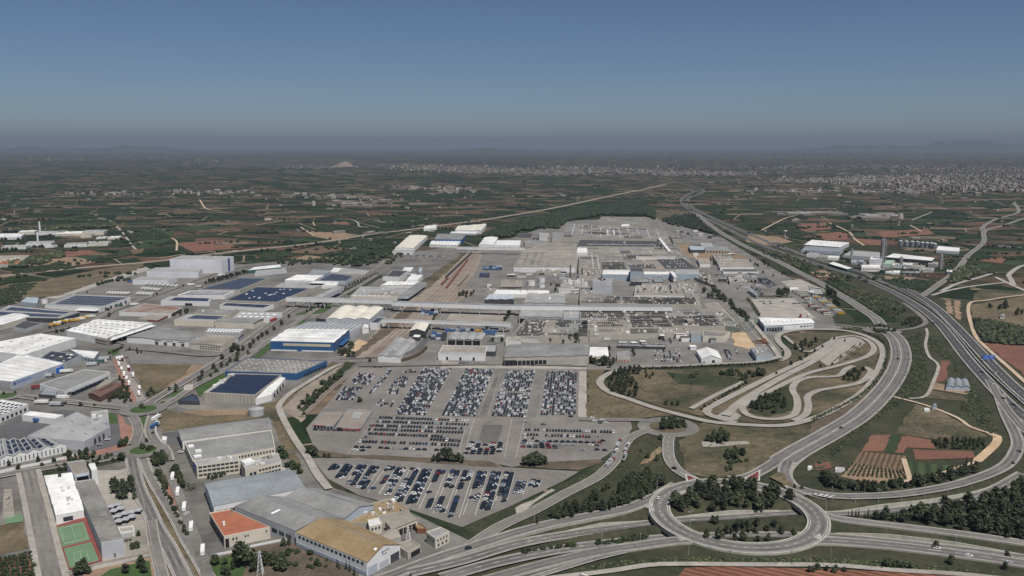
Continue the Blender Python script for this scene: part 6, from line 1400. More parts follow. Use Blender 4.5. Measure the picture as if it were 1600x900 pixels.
def finish_cars():
    CARSPOTS.sort(key=lambda c: c[0]**2 + c[1]**2)
    near = 260
    for i, (x, y, z, hd, col, where) in enumerate(CARSPOTS[:near]):
        o = obj('parked_car', CARS[col]); o.location = (x, y, z); o.rotation_euler = (0, 0, hd)
        side = 'left end' if x < -70 else 'middle' if x < -8 else 'right end'
        lot = {'front lot': 'the striped front car lot'}.get(where, 'the lot behind the striped one')
        tag(o, f'{WORDS[col]} new car among others at the {side} of {lot}', 'car', 'new cars parked in rows')
    mb = MB(); keys = list(PAINT)
    tmp = MB(); car_shape(tmp, lod=1)
    for x, y, z, hd, col, where in CARSPOTS[near:]:
        k, q = math.cos(hd), math.sin(hd); n = len(mb.v); ci = keys.index(col)
        mb.v += [(x + a*k - b*q, y + a*q + b*k, z + c) for a, b, c in tmp.v]
        mb.f += [tuple(n + i for i in f) for f in tmp.f]; mb.m += [ci if m == 0 else len(keys) for m in tmp.m]
    o = mb.build('parked_cars', ['paint_' + k for k in keys] + ['car_glass'], kind='stuff')
    tag(o, 'dense rows of new cars covering the big car lots', 'cars')
    for px, py, lab, col, hd in HWAYS[:-1]:
        p = P(px, py, -2 if 'sunken lower' in lab else 0.9); o = obj('car', CARS[col]); o.location = p; o.rotation_euler = (0, 0, hd)
        if 'sunken lower' in lab: o.location.z = -2.2
        if 'roundabout' in lab: o.location.z = 1.45
        tag(o, lab, 'car')
finish_cars()
def stripes(q, n, mat='lot_line', across=True, wd=.16, z=.47):
    a, b, c, d = PP(q); mb = MB()
    for i in range(n + 1):
        t = i / n
        p0, p1 = (lerp(a, d, t), lerp(b, c, t)) if across else (lerp(a, b, t), lerp(d, c, t))
        u = (p1 - p0).normalized(); v = Vector((-u.y, u.x, 0)) * wd / 2
        mb.face([(s.x, s.y, z) for s in (p0 - v, p1 - v, p1 + v, p0 + v)])
    mb.build('parking_lines', mat, kind='structure')
for (tx, ty), (bx, by), f in LOT:
    a, b = P(tx, ty), P(bx, by); e = (b - a).normalized(); nrm = Vector((-e.y, e.x, 0)); mb = MB(); n = int((b - a).length / 2.95); k, q = math.cos(R(38)), math.sin(R(38)); dg = Vector((nrm.x*k - nrm.y*q, nrm.x*q + nrm.y*k, 0)); sd = Vector((-dg.y, dg.x, 0)) * .12
    for s in (-4.1, 4.1):
        p, r = a + nrm*s, b + nrm*s; v = nrm * .24; mb.face([(t.x, t.y, .475) for t in (p - v, p + v, r + v, r - v)])
    for i in range(n + 1):
        c = a + e * (2.95 * i); p, r = c - dg*5, c + dg*5; mb.face([(t.x, t.y, .472) for t in (p - sd, p + sd, r + sd, r - sd)])
    mb.build('parking_lines', 'lot_line', kind='structure')
stripes([(490,703),(547,703),(561,678),(484,678)], 16); stripes([(747,692),(778,692),(786,665),(755,665)], 16, 'asphalt_dark', wd=.9); stripes([(918,676),(955,676),(952,662),(918,662)], 12, across=False)
stripes([(556,710),(570,690),(600,655),(601,655)][:0] or [(731,655),(741,655),(725,712),(716,712)], 1, across=False, wd=.3); stripes([(800,655),(820,655),(806,716),(788,716)], 1, across=False, wd=.3)
stripes([(856,714),(915,714),(912,706),(858,706)], 1, across=False); stripes([(763,650),(748,650),(772,585),(781,585)], 1, across=False, wd=.25); stripes([(541,712),(552,712),(590,660),(583,660)], 1, across=False, wd=.3)

# ---------------------------------------------------------------- trucks, coaches, railway wagons, containers
def wheels(mb, xs_, W, r=.5, m=0):
    for x in xs_:
        for s in (-1, 1):
            k = 8; y0, y1 = s*(W/2 - .35), s*(W/2)
            a = [(x + r*math.cos(6.283*i/k), y0, r + r*math.sin(6.283*i/k)) for i in range(k)]; b = [(p[0], y1, p[2]) for p in a]
            mb.face(b, m); mb.face(a, m)
            for i in range(k): mb.face([a[i], a[(i+1)%k], b[(i+1)%k], b[i]], m)
def truck(cabc, boxc, name='truck', L=11.0):
    def make(px, py, ang, label, group=None):
        t = thing(name, label, 'truck', P(px, py, .8), group, ang)
        mb = MB(); mb.box((-L/2, -1.2, 1.0), (L/2, 1.2, 3.6)); mb.build('trailer', boxc, t)
        if cabc:
            cb = MB(); x = L/2 + .5
            cb.hexa([(x,-1.2,.6),(x+2.2,-1.2,.6),(x+2.2,1.2,.6),(x,1.2,.6),(x,-1.2,3.4),(x+1.8,-1.15,3.4),(x+1.8,1.15,3.4),(x,1.2,3.4)]); cab = cb.build('cab', cabc, t)
            wb = MB(); wb.hexa([(x+2.22,-1.1,1.9),(x+2.25,-1.1,1.9),(x+2.25,1.1,1.9),(x+2.22,1.1,1.9),(x+1.92,-1.05,3.0),(x+1.95,-1.05,3.0),(x+1.95,1.05,3.0),(x+1.92,1.05,3.0)]); wb.build('windscreen', 'car_glass', cab)
        hb = MB(); wheels(hb, [-L/2 + 1.5, -L/2 + 2.8, L/2 - 1.5] + ([L/2 + 1.6] if cabc else []), 2.5); hb.build('wheels', 'tyre', t)
        return t
    return make
tw = truck('coach_white', 'tarpaulin'); tr = truck('truck_red', 'tarpaulin'); tb = truck('coach_white', 'container_blue'); tn = truck(None, 'tarpaulin', 'truck_trailer'); trd = truck('truck_red', 'truck_red'); tdk = truck('paint_grey', 'grey_wall'); tgreen = truck('coach_white', 'green_wall')
for px, py, a in ((270,748,-1.25),(278,772,-1.25),(288,796,-1.25),(299,827,-1.25),(317,864,-1.25)): tn(px, py, a, 'white truck trailer parked along the service road beside the boulevard', 'white trailers along the service road')
tdk(87,633.5,0,'grey curtain sided truck driving on the estate street'); tw(97,623,0,'truck on the estate street near the small dark shed'); tw(67,630.5,math.pi,'white truck cab and trailer turning at the estate junction',)
tw(243,656,1.45,'white truck on the street left of the dry field'); tb(241,668,1.45,'dark blue truck queuing below the two estate roundabouts')
for i, (px, py, a) in enumerate(((183,563,-1.1),(187,562,-1.1),(191,561.5,-1.1),(186,571,-1.1),(190,579,-1.1),(194,587,-1.15),(198,594,-1.15),(202,601,-1.15),(201,577,-1.1),(208,588,-1.1),(218,609,-1.1),(217,617,-1.1))):
    (tw, tn, tr, tn, tw, tn)[i % 6](px, py, a, ('white truck','white cabless trailer','red cabbed truck','white cabless trailer','white truck','white cabless trailer')[i % 6] + ' standing on the triangular truck park', 'trucks on the triangular truck park')
for i, (px, py, a) in enumerate(((72,589,.35),(102,582,.35),(143,571,.5),(155,567,.5),(162,562,.5),(58,607,.5))): (tdk, tw, tdk, tgreen, tdk, trd)[i](px, py, a, ('dark truck along wall of the huge white warehouse','white truck before the dark solar block','grey truck behind the ribbed hall','green trailer truck behind the ribbed hall','grey truck nearest the bend by the ribbed hall','red truck at the corner of the ribbed hall')[i])
for k, (n, x0, y0, x1, y1, c) in enumerate(((8,230,445,276,448,tr),(6,224,452,248,454,tr),(8,170,459,200,460,tr),(5,216,460,236,461,tw))):
    for i in range(n): c(lerp(x0, x1, i/(n-1)), lerp(y0, y1, i/(n-1)), 1.45, ('red cabbed truck in the back row of the logistics yard','red cabbed truck in the short middle row of the logistics yard','red and white truck in the front left row of the yard','white truck in the front right row of the yard')[k], 'trucks in the logistics yard')
tb(204,441,0,'dark blue truck alone on the logistics yard'); tw(297,446,.6,'white truck on the road by the tall warehouse'); tdk(310,449,.6,'grey truck on the road beside dark trees'); tw(345,431,.4,'white truck right below the tall warehouse'); tgreen(186,479,.6,'dark green truck by the solar paneled warehouse wall'); tw(209,477,.6,'pale truck on the road near the solar warehouse')
tb(62,659,.05,'blue truck parked before the long white box shed')
for i, (px, py) in enumerate(((183,530),(190,527),(196,524.5),(203,521),(210,518.5),(216,516))): tw(px, py, -.2, 'white truck docked under the awning of the skylit distribution hall', 'trucks docked at the distribution hall')
for i, (px, py) in enumerate(((84,509),(90,506),(98,504),(108,502),(116,502),(124,500),(130,498),(140,496))): (tw if i % 2 else truck('container_yellow','container_yellow'))(px, py, .5, 'yellow or white truck parked in line by the dark open shed' if 0 else ('white truck parked in the line by the dark open shed' if i % 2 else 'yellow truck parked in the line by the dark open shed'), 'trucks in line by the open shed')
# car transporters on the access road
for i, (px, py, a) in enumerate(((966,697,1.25),(960,712,1.2),(952,726,1.1),(979,703,1.25),(976,716,1.3))):
    t = thing('car_transporter', 'loaded car transporter waiting on the access road beside the lot', 'truck', P(px, py, .8), 'car transporters on the access road', a)
    mb = MB(); mb.box((-7, -1.2, .8), (7, 1.2, 1.1)); mb.box((-7, -1.2, 2.4), (6, 1.2, 2.6))
    for x in (-6.8, -2, 3, 5.8):
        for s in (-1.2, 1.1): mb.box((x, s, 1.1), (x + .2, s + .1, 2.4))
    mb.build('frame', 'steel', t); cb = MB(); cb.box((7.4, -1.2, .5), (9.6, 1.2, 3.2)); cb.build('cab', 'coach_white' if i % 2 else 'truck_red', t)
    hb = MB(); wheels(hb, (-5, -3.6, 5, 8.4), 2.4); hb.build('wheels', 'tyre', t)
    for k, x in enumerate((-4.6, 0, 4.2)):
        for z in (1.12, 2.62):
            o = obj('car', CARS[crng.choice(('white','black','silver'))]); c = math.cos(a); s = math.sin(a); p = P(px, py, .8)
            o.location = (p.x + x*c, p.y + x*s, .8 + z); o.rotation_euler = (0, 0, a); tag(o, 'new car riding on a car transporter by the access road', 'car', 'cars carried on the transporters')
# coaches
def coach(px, py, ang, col, label, group):
    t = thing('coach', label, 'coach', P(px, py, .6), group, ang)
    mb = MB(); mb.box((-6, -1.25, .5), (6, 1.25, 3.4)); mb.build('body', col, t)
    wb = MB()
    for s in (-1.28, 1.24): wb.box((-5.7, s, 1.8), (5.7, s + .04, 2.9))
    wb.box((6.0, -1.1, 1.5), (6.04, 1.1, 3.1)); wb.build('windows', 'car_glass', t); hb = MB(); wheels(hb, (-3.6, 4), 2.5); hb.build('wheels', 'tyre', t)
for k in range(11): coach(lerp(1240,1264,k/10), lerp(454,470,k/10), .25, ('coach_white','steel','truck_red')[k % 3] if k > 7 else ('coach_white','light_grey_roof')[k % 2], ('pale','grey')[k % 2] + ' coach in the front left row of the coach park' if k <= 7 else ('white','grey','red')[k % 3] + ' coach at the near end of the left coach row', 'coaches in the coach park')
for k in range(8): coach(lerp(1268,1292,k/7), lerp(479,492,k/7), .25, ('truck_red','coach_white','light_grey_roof')[k % 3], ('red','white','grey')[k % 3] + ' coach in the middle row of the coach park', 'coaches in the coach park')
for k in range(14): coach(lerp(1274,1314,k/13), lerp(464,491,k/13), .25, ('coach_white','container_yellow','light_grey_roof','coach_white')[k % 4], ('white','yellow','grey','white')[k % 4] + ' coach in the long right row of the coach park', 'coaches in the coach park')
for k in range(5): coach(lerp(1268,1286,k/4), lerp(448.5,456,k/4), .25, 'coach_white', 'white coach beside the open roofed coach workshop', 'coaches in the coach park')
coach(1251,495,1.2,'truck_red','red coach on the bus yard behind the depot', None); coach(1264,494.5,1.2,'coach_white','white coach parked behind the bus depot', None)
# railway
def rails():
    for k in range(7):
        pts = [(739 + 1.6*k, 397), (712 + 4.2*k, 425), (688 + 6*k, 450), (655 + 8*k, 480), (622 + 9*k, 512), (600 + 6*k, 535), (572 + 3*k, 560)]
        pth = path(pts); mb = MB()
        ribbon(mb, pth, -1.3, 1.3, .62, 0); ribbon(mb, pth, -.82, -.6, .72, 1); ribbon(mb, pth, .6, .82, .72, 1)
        mb.build('railway_track', ['brown_roof', 'rail_steel'], kind='structure')
    for d in (0, 5):
        pth = path([(556 + d, 575), (535 + d, 592), (510 + d, 612), (482 + d, 640), (468 + d, 652)]); mb = MB(); ribbon(mb, pth, -1.3, 1.3, .62, 0); ribbon(mb, pth, -.82, -.6, .72, 1); ribbon(mb, pth, .6, .82, .72, 1)
        mb.build('railway_track', ['brown_roof', 'rail_steel'], kind='structure')
rails()
def wagons(p0, p1, n, col, label, group):
    a, b = P(*p0), P(*p1); e = b - a; ang = math.atan2(e.y, e.x); L_ = e.length / n
    for k in range(n):
        t = thing('railway_wagon', label, 'railway wagon', lerp(a, b, (k + .5) / n) + Vector((0,0,.7)), group, ang)
        mb = MB(); mb.box((-L_*.47, -1.4, 1.0), (L_*.47, 1.4, 3.6)); mb.build('body', col, t); cb = MB(); cb.box((-L_*.49, -1.2, .5), (L_*.49, 1.2, .98)); cb.build('chassis', 'tyre', t)
wagons((737,396.5),(696.5,435),26,'dark_wall','dark wagon in the long train on the left siding','wagons of the dark train'); wagons((731,407),(698,451),20,'rust_paint','rust red wagon in the train on the middle siding','wagons of the rust red train'); wagons((732,430.5),(716,448),8,'brown_roof','brown wagon in the short train on the right siding','wagons of the short brown train')
wagons((700,436),(690,446),3,'rust_paint','rust red wagon standing loose beside the sidings','loose rust red wagons')
# steel containers and crates in the yards
def stacks(px, py, nx_, ny, label, group, cols, seed, L=6, W=2.4, hh=2.5):
    rng = random.Random(seed); c0 = P(px, py)
    for i in range(nx_):
        for j in range(ny):
            if rng.random() < .25: continue
            for k in range(rng.choice((1, 1, 2))):
                o = MB(); o.box((-L/2, -W/2, 0), (L/2, W/2, hh))
                for x in (-L*.3, 0, L*.3): o.box((x - .08, -W/2 - .06, .2), (x + .08, W/2 + .06, hh - .2))
                ob = o.build('container', rng.choice(cols)); ob.location = (c0.x + (i - nx_/2) * (L + .8), c0.y + (j - ny/2) * (W + 2), .6 + k * (hh + .02)); ob.rotation_euler = (0, 0, rng.uniform(-.03, .03))
                tag(ob, label, 'container', group)
stacks(772,420,6,9,'dark container stacked in the container yard beside the railway','containers in the railway container yard',('container_blue','dark_wall','container_blue','blue_grey_wall'),1)
stacks(760,432,3,7,'blue container in the line along the yard road','containers in the railway container yard',('container_blue','dark_wall','dark_wall'),2)
stacks(690,528,3,7,'blue steel crate left of the arched open shed','blue crates around the arched shed',('container_blue','blue_grey_wall','dark_wall'),3)
stacks(735,517,11,2,'blue or orange crate behind the arched open shed','blue crates around the arched shed',('container_blue','blue_wall','blue_grey_wall','container_yellow'),4)
stacks(770,521,3,5,'blue steel crate right of the arched open shed','blue crates around the arched shed',('container_blue','blue_wall'),5)
stacks(675,490,4,6,'blue crate between conveyor bridges by the railway','blue crates between the bridges',('container_blue','blue_grey_wall','dark_wall'),6)
stacks(1190,535,4,5,'rusty heap box on the orange sand yard','rusty boxes on the sand yard',('brown_wall','rust_paint'),7,L=4,hh=1.6)
# ---------------------------------------------------------------- trees
def crown_mesh(kind, seed):
    rng = random.Random(seed); mb = MB()
    if kind == 'pine': lob, rad, base, top = 9, 2.1, 3.4, 8.2
    elif kind == 'broad': lob, rad, base, top = 10, 2.2, 2.8, 7.6
    elif kind == 'bush': lob, rad, base, top = 6, 1.25, .7, 2.2
    else: lob, rad, base, top = 9, .85, 1.2, 9.2
    for k in range(lob):
        t = k / (lob - 1)
        if kind == 'cypress': c = Vector((rng.uniform(-.2,.2), rng.uniform(-.2,.2), lerp(base, top, t))); r = rad * (1.05 - .75*t*t)
        elif kind == 'bush': a = rng.uniform(0, 6.28); d = rng.uniform(0, 1.3); c = Vector((d*math.cos(a), d*math.sin(a), rng.uniform(base, top))); r = rad * rng.uniform(.7, 1.1)
        else:
            a = k * 2.4 + rng.uniform(-.4, .4); d = rng.uniform(.3, 2.3) * (1 - .55*t); c = Vector((d*math.cos(a), d*math.sin(a), lerp(base, top, t) + rng.uniform(-.4, .4))); r = rad * rng.uniform(.7, 1.1) * (1.1 - .4*t)
        nq = 30 if kind != 'cypress' else 22
        # uneven kernel that blocks light in the middle of the clump
        ph = [rng.uniform(.6, .85) for _ in range(14)]; ring = []
        for j, (el, n) in enumerate(((-.9, 4), (0, 6), (.9, 4))):
            for i in range(n):
                q = 6.283 * i / n + j; rr = r * ph[(i + j*4) % 14]; ring.append(c + Vector((math.cos(el)*math.cos(q)*rr, math.cos(el)*math.sin(q)*rr, math.sin(el)*rr)))
        lo, mid, hi = ring[:4], ring[4:10], ring[10:]
        for i in range(6):
            mb.face([mid[i], mid[(i+1)%6], hi[(i*4//6) % 4]], 0); mb.face([mid[(i+1)%6], mid[i], lo[(i*4//6) % 4]], 0)
        mb.face(hi, 0)
        for i in range(6): mb.face([hi[(i*4//6)%4], mid[(i+1)%6], hi[((i+1)*4//6)%4]], 0) if hi[(i*4//6)%4] is not hi[((i+1)*4//6)%4] else None
        for _ in range(nq):
            v = Vector((rng.gauss(0,1), rng.gauss(0,1), rng.gauss(.25,1))).normalized(); p = c + v * r * rng.uniform(.75, 1.18)
            nrm = (v + Vector((rng.uniform(-.7,.7), rng.uniform(-.7,.7), rng.uniform(-.3,.9)))).normalized()
            u = nrm.cross(Vector((rng.uniform(-1,1), rng.uniform(-1,1), rng.uniform(-1,1)))).normalized(); w2 = nrm.cross(u); s = r * rng.uniform(.16, .36)
            mb.face([p - u*s - w2*s*.7, p + u*s*.8 - w2*s, p + u*s + w2*s*.8, p - u*s*.7 + w2*s], 1 if rng.random() < .45 else 0)
    return mb
def trunk_mesh(kind, seed):
    rng = random.Random(seed); mb = MB()
    if kind == 'bush':
        for k in range(3): mb.bar((0,0,0), (rng.uniform(-.6,.6), rng.uniform(-.6,.6), 1.2), .14)
        return mb
    h = 6.2 if kind != 'cypress' else 3; mb.cyl((0,0), .26, -.6, h, 7, r1=.12, cap=False)
    if kind != 'cypress':
        for k in range(4):
            a = k * 1.6 + rng.uniform(-.3,.3); mb.bar((0,0,2.4 + k*.7), (1.5*math.cos(a), 1.5*math.sin(a), 4.2 + k*.7), .15)
    return mb
TREES = {}
for kind, mats in (('pine', ('pine_dark','pine_light')), ('broad', ('leaf_dark','leaf_light')), ('bush', ('leaf_dark','bush_green')), ('cypress', ('pine_dark','leaf_dark'))):
    TREES[kind] = []
    for v in range(5 if kind != 'cypress' else 3):
        o = crown_mesh(kind, 10*v + len(kind)).build('crown', mats); t = trunk_mesh(kind, v).build('trunk', 'bark'); TREES[kind].append((o.data, t.data)); bpy.data.objects.remove(o); bpy.data.objects.remove(t)
NAMES = {'pine': ('pine_tree', 'pine tree'), 'broad': ('broadleaf_tree', 'tree'), 'bush': ('shrub', 'shrub'), 'cypress': ('cypress_tree', 'cypress')}
trng = random.Random(9); TREEPOS = []
def tree(kind, x, y, h, label, group=None, z=None):
    """h: about the height in metres"""
    TREEPOS.append((x, y, gz(x, y) if z is None else z, h, kind, label, group))
FULL = {'pine': 9.6, 'broad': 9.0, 'bush': 3.2, 'cypress': 9.8}
def plant_trees(most=300):
    """the trees that show largest stand as things of their own, the rest of each kind as one mass"""
    for kind in TREES:
        own = sorted((t for t in TREEPOS if t[4] == kind), key=lambda t: -t[3] / math.hypot(t[0], t[1], H))
        nm, cat = NAMES[kind]; mass = MB(); matn = None
        for i, (x, y, z, h, _, label, group) in enumerate(own):
            c, t = trng.choice(TREES[kind]); s = h / FULL[kind]; f = trng.uniform(.9, 1.15); rz = trng.uniform(0, 6.28)
            if i < most:
                r = thing(nm, label, cat, (x, y, z), group, rz); r.scale = (s * f, s * f, s)
                obj('crown', c, r); obj('trunk', t, r)
            else:
                k, q = math.cos(rz) * s * f, math.sin(rz) * s * f; n = len(mass.v)
                mass.v += [(x + v.co.x*k - v.co.y*q, y + v.co.x*q + v.co.y*k, z + v.co.z*s) for v in c.vertices]
                mass.f += [tuple(n + a for a in g.vertices) for g in c.polygons]; mass.m += [g.material_index for g in c.polygons]; matn = [m.name for m in c.materials]
        if mass.f: tag(mass.build({'pine': 'farther_pines', 'broad': 'farther_trees'}.get(kind, 'farther_shrubs'), matn, kind='stuff'), f'{cat}s farther off among roads, yards and halls', 'trees')
def grove(poly, n, kinds, h0, h1, label, group, gap=.42, z=None):
    q = [tuple(P(a, b)[:2]) for a, b in poly]; x0, x1 = min(p[0] for p in q), max(p[0] for p in q); y0, y1 = min(p[1] for p in q), max(p[1] for p in q)
    done, tries, own = 0, 0, []
    while done < n and tries < n * 60:
        tries += 1
        x, y, h = trng.uniform(x0, x1), trng.uniform(y0, y1), trng.uniform(h0, h1)
        if not inside(x, y, q) or any((x-a)**2 + (y-b)**2 < (h*gap)**2 for a, b in own): continue
        own.append((x, y)); done += 1
        k = trng.choice(kinds); lab = label if isinstance(label, str) else label[k]
        tree(k, x, y, h, lab, group, z)
def trees_at(pts, kind, h, label, group=None, jit=.15):
    for p in pts:
        q = P(p[0], p[1]); tree(kind, q.x, q.y, (p[2] if len(p) > 2 else h) * trng.uniform(1 - jit, 1 + jit), label, group)
def line_of(p0, p1, n, kind, h, label, group, jit=1.0):
    a, b = P(*p0), P(*p1)
    for k in range(n):
        p = lerp(a, b, k / max(1, n - 1)); tree(kind, p.x + trng.uniform(-jit, jit), p.y + trng.uniform(-jit, jit)*2, h * trng.uniform(.8, 1.2), label, group)
PB = ['pine', 'pine', 'broad']
# interchange
grove([(1044,792),(1062,774),(1100,762),(1150,757),(1200,763),(1222,776),(1240,784),(1205,792),(1120,796),(1066,798)], 52, PB, 6, 11, {'pine': 'dark pine in the upper grove inside the big roundabout', 'broad': 'rounded tree in the upper grove inside the big roundabout'}, 'trees inside the big roundabout')
grove([(1072,824),(1090,815),(1150,818),(1200,818),(1242,816),(1236,826),(1150,828),(1100,830)], 17, PB, 4, 7.5, {'pine': 'dark pine between the two sunken roads inside the roundabout', 'broad': 'rounded tree between the two sunken roads inside the roundabout'}, 'trees between the sunken roads')
trees_at([(1152,824,11),(1170,825,7),(1135,825,6),(1143,827,7)], 'cypress', 8, 'slim cypress between the sunken roads inside the roundabout', 'cypresses inside the roundabout')
trees_at([(1104,842,7),(1123,844,8),(1147,846,6),(1160,845,7),(1184,846,5),(1200,845,6),(1240,836,6)], 'broad', 6, 'bushy tree at the lower inner edge of the big roundabout', 'trees at the lower edge of the roundabout')
trees_at([(1241,764,4),(1253,765,4)], 'broad', 4, 'round bush tree on the gravel island right of the roundabout', 'pair of bush trees on the gravel island'); trees_at([(1236,783,6)], 'broad', 6, 'lone tree at the right inner rim of the roundabout')
grove([(940,801),(965,772),(985,748),(1010,742),(1040,755),(1028,768),(1000,784),(962,797)], 66, PB, 5, 9, {'pine': 'dark pine on the slope left of the big roundabout', 'broad': 'rounded tree on the slope left of the big roundabout'}, 'trees on the slope left of the roundabout')
grove([(838,820),(880,796),(930,778),(945,786),(930,802),(880,812)], 26, PB, 4, 8, {'pine': 'dark pine on the bank between access road and ramp', 'broad': 'rounded tree on the bank between access road and ramp'}, 'trees on the bank above the ramp')
trees_at([(1012,716,4),(1001,706,3),(1026,720,5),(1014,737,5),(947,765,5),(951,763,5),(942,768,4),(1032,687,5)], 'broad', 5, 'single dark tree on the soil slope below the small roundabout', 'single trees on the soil slope')
tree('cypress', *P(839,820)[:2], 9, 'slim dark cypress beside the pale post on the ramp bank')
grove([(1405,813),(1440,800),(1490,793),(1540,783),(1580,768),(1625,745),(1640,850),(1560,840),(1480,825),(1410,815)], 135, ['pine','pine','pine','broad'], 7, 12, {'pine': 'dark pine in the wood between the two right hand roads', 'broad': 'rounded tree in the wood between the two right hand roads'}, 'trees of the right hand wood', gap=.42)
trees_at([(1325,809,6),(1331,808,8),(1337,809,7),(1341,809,7),(1351,810,5),(1356,810,7),(1400,812,7),(1422,814,6)], 'cypress', 7, 'slim cypress in the line beside the sunken right hand road', 'cypresses by the sunken road')
trees_at([(1369,812,8),(1383,812,9),(1377,813,7),(1395,814,6),(1410,816,7)], 'pine', 8, 'pine at the left tip of the right hand wood', 'pines at the left tip of the wood')
grove([(1284,756),(1300,763),(1350,770),(1420,765),(1480,752),(1530,738),(1525,731),(1470,747),(1400,760),(1330,764),(1300,750),(1282,745)], 60, PB, 5, 9, {'pine': 'dark pine along the inner side of the motorway loop', 'broad': 'rounded tree along the inner side of the motorway loop'}, 'trees inside the motorway loop')
trees_at([(1480,743,9),(1487,741,9),(1494,739,10),(1500,737,8),(1509,736,11),(1517,734,11),(1523,733,9)], 'cypress', 9, 'tall dark cypress in the clump by the orange dirt path', 'cypresses by the orange path')
trees_at([(1462,857,6),(1574,869,6),(1486,881,6),(1570,890,6)], 'broad', 6, 'round lone tree beside the lower right ramp', 'lone trees along the lower ramp'); line_of((1262,892), (1316,893), 7, 'broad', 4.5, 'small round tree in the row on the red field below', 'row of trees on the red field')
grove([(1380,880),(1425,884),(1422,889),(1376,886)], 12, ['bush'], 2.5, 4, 'pale green bush on the grass bank below the ramp', 'bushes on the lower grass bank')
grove([(800,866),(1010,829),(1010,835),(880,850)], 34, ['bush','bush','broad'], 2.5, 4.5, {'bush': 'dark bush in the median between the sunken carriageways', 'broad': 'small tree in the median between the sunken carriageways'}, 'median planting between the carriageways', gap=.5)
grove([(1028,660),(1060,657),(1072,667),(1058,674),(1030,673)], 11, ['broad','pine'], 6, 9, {'broad': 'rounded tree on the small roundabout island', 'pine': 'pine on the small roundabout island'}, 'trees on the small roundabout')
grove([(1104,690),(1125,673),(1146,680),(1144,693),(1118,694)], 10, ['broad'], 6, 9, 'dark tree in the clump above the line of pale stones', 'clump above the pale stones'); grove([(1128,718),(1150,706),(1166,712),(1150,720)], 11, ['broad'], 5, 8, 'dark tree in the clump on the green below the stones', 'clump on the green'); grove([(1110,735),(1150,720),(1180,716),(1140,738)], 14, ['bush'], 2, 3.5, 'low green bush on the green above the roundabout', 'bushes on the green')
# test track
for i in range(6):
    for j in range(7):
        if trng.random() < .22: continue
        p = lerp(lerp(P(950,612), P(992,620), i/5), lerp(P(962,582), P(998,578), i/5), j/6); tree('pine', p.x, p.y, trng.uniform(6, 8.5), 'dark pine in the planted rows inside the test track', 'pine rows inside the test track')
grove([(1172,640),(1196,622),(1214,612),(1230,622),(1226,640),(1206,652)], 26, ['pine','broad'], 5, 8.5, {'pine': 'dark pine inside the small loop of the test track', 'broad': 'rounded tree inside the small loop of the test track'}, 'trees in the small track loop')
grove([(1238,548),(1252,536),(1275,532),(1280,540),(1258,552)], 13, ['broad','pine'], 6, 9, {'pine': 'pine on the dry island at the top of the test track', 'broad': 'tree on the dry island at the top of the test track'}, 'trees on the dry track island')
trees_at([(1041,633,6),(1050,633,5),(1059,634,6),(1010,590,5),(1009,583,5),(1052,590,4),(1015,592,4),(1020,587,5)], 'broad', 5, 'single tree on the dry ground inside the test track', 'single trees inside the test track')
line_of((1096,640), (1166,600), 15, 'bush', 3, 'bush in the planted line between two track straights', 'bush line between track straights'); trees_at([(1213,586,5),(1236,572,6),(1250,564,6),(1260,559,6),(1273,550,5),(1285,544,5),(1303,532,5),(1320,534,4),(1282,574,4),(1300,571,4),(1344,540,4)], 'pine', 5, 'small dark pine standing between the track straights', 'pines between track straights')
grove([(1318,594),(1332,578),(1350,578),(1344,592),(1326,598)], 13, ['broad'], 5, 7, 'green tree between the bends of the test track', 'trees between the track bends')
grove([(1068,588),(1140,580),(1180,584),(1150,592),(1080,592)], 22, ['bush','bush','broad'], 2.5, 5, {'bush': 'low green bush behind the upper track straight', 'broad': 'green tree behind the upper track straight'}, 'bushes behind the upper track'); trees_at([(1160,594,9),(1166,592,9),(1185,588,10),(1192,588,9),(1178,590,7)], 'broad', 9, 'large green tree near the upper end of the track straights', 'large trees near the track straights')
# car lot edge and plant
trees_at([(686,722,8),(694,720,13),(701,721,10),(678,721,6),(709,722,7),(716,722,7),(722,724,6)], 'pine', 9, 'dark pine on the bank between the two car lots', 'pines between the car lots'); trees_at([(820,727,9),(828,727,10),(836,727,10),(844,727,10),(850,726,8),(832,724,9)], 'broad', 9, 'dense green tree in the block between the car lots', 'tree block between the car lots')
trees_at([(483,710,8),(490,711,8),(494,709,6),(507,714,4),(514,715,4),(598,684,0.1)][:5], 'broad', 7, 'dark tree at the left corner of the car lots', 'trees at the left corner of the car lots'); trees_at([(562,629,6)], 'broad', 6, 'lone small tree on the kerb of the left car block')
trees_at([(923,568,9),(929,569,8),(940,572,11),(947,571,12),(951,561,10),(953,575,9),(958,569,9),(944,566,9),(952,549,8)], 'pine', 10, 'dark conifer beside the brilliant white pavilion', 'conifers by the white pavilion')
trees_at([(900,535,14),(891,535,12)], 'broad', 13, 'broad dark tree behind the long ridged hall', 'broad trees behind the ridged hall'); trees_at([(860,535,9)], 'broad', 9, 'bright green tree behind the long ridged hall'); trees_at([(880,537,6),(784,534,8),(770,534,8),(990,556,7),(989,550,6),(972,543,4)], 'broad', 7, 'small tree in the plant front yards', 'small trees in the plant yards')
for k in range(24):
    t = k / 23; px, py = lerp(1098, 1168, t) + trng.uniform(-4, 4), lerp(440, 502, t) + trng.uniform(-1, 1)
    p = P(px, py); tree('broad', p.x, p.y, trng.uniform(7, 12), 'green tree in the row along the plant avenue', 'trees along the plant avenue')
trees_at([(1107,466,12),(1113,467,12),(1100,458,11),(1122,468,12),(1127,470,11),(1116,458,12),(1081,458,7)], 'broad', 11, 'large tree in the clump at the plant avenue bend', 'large trees at the plant avenue bend')
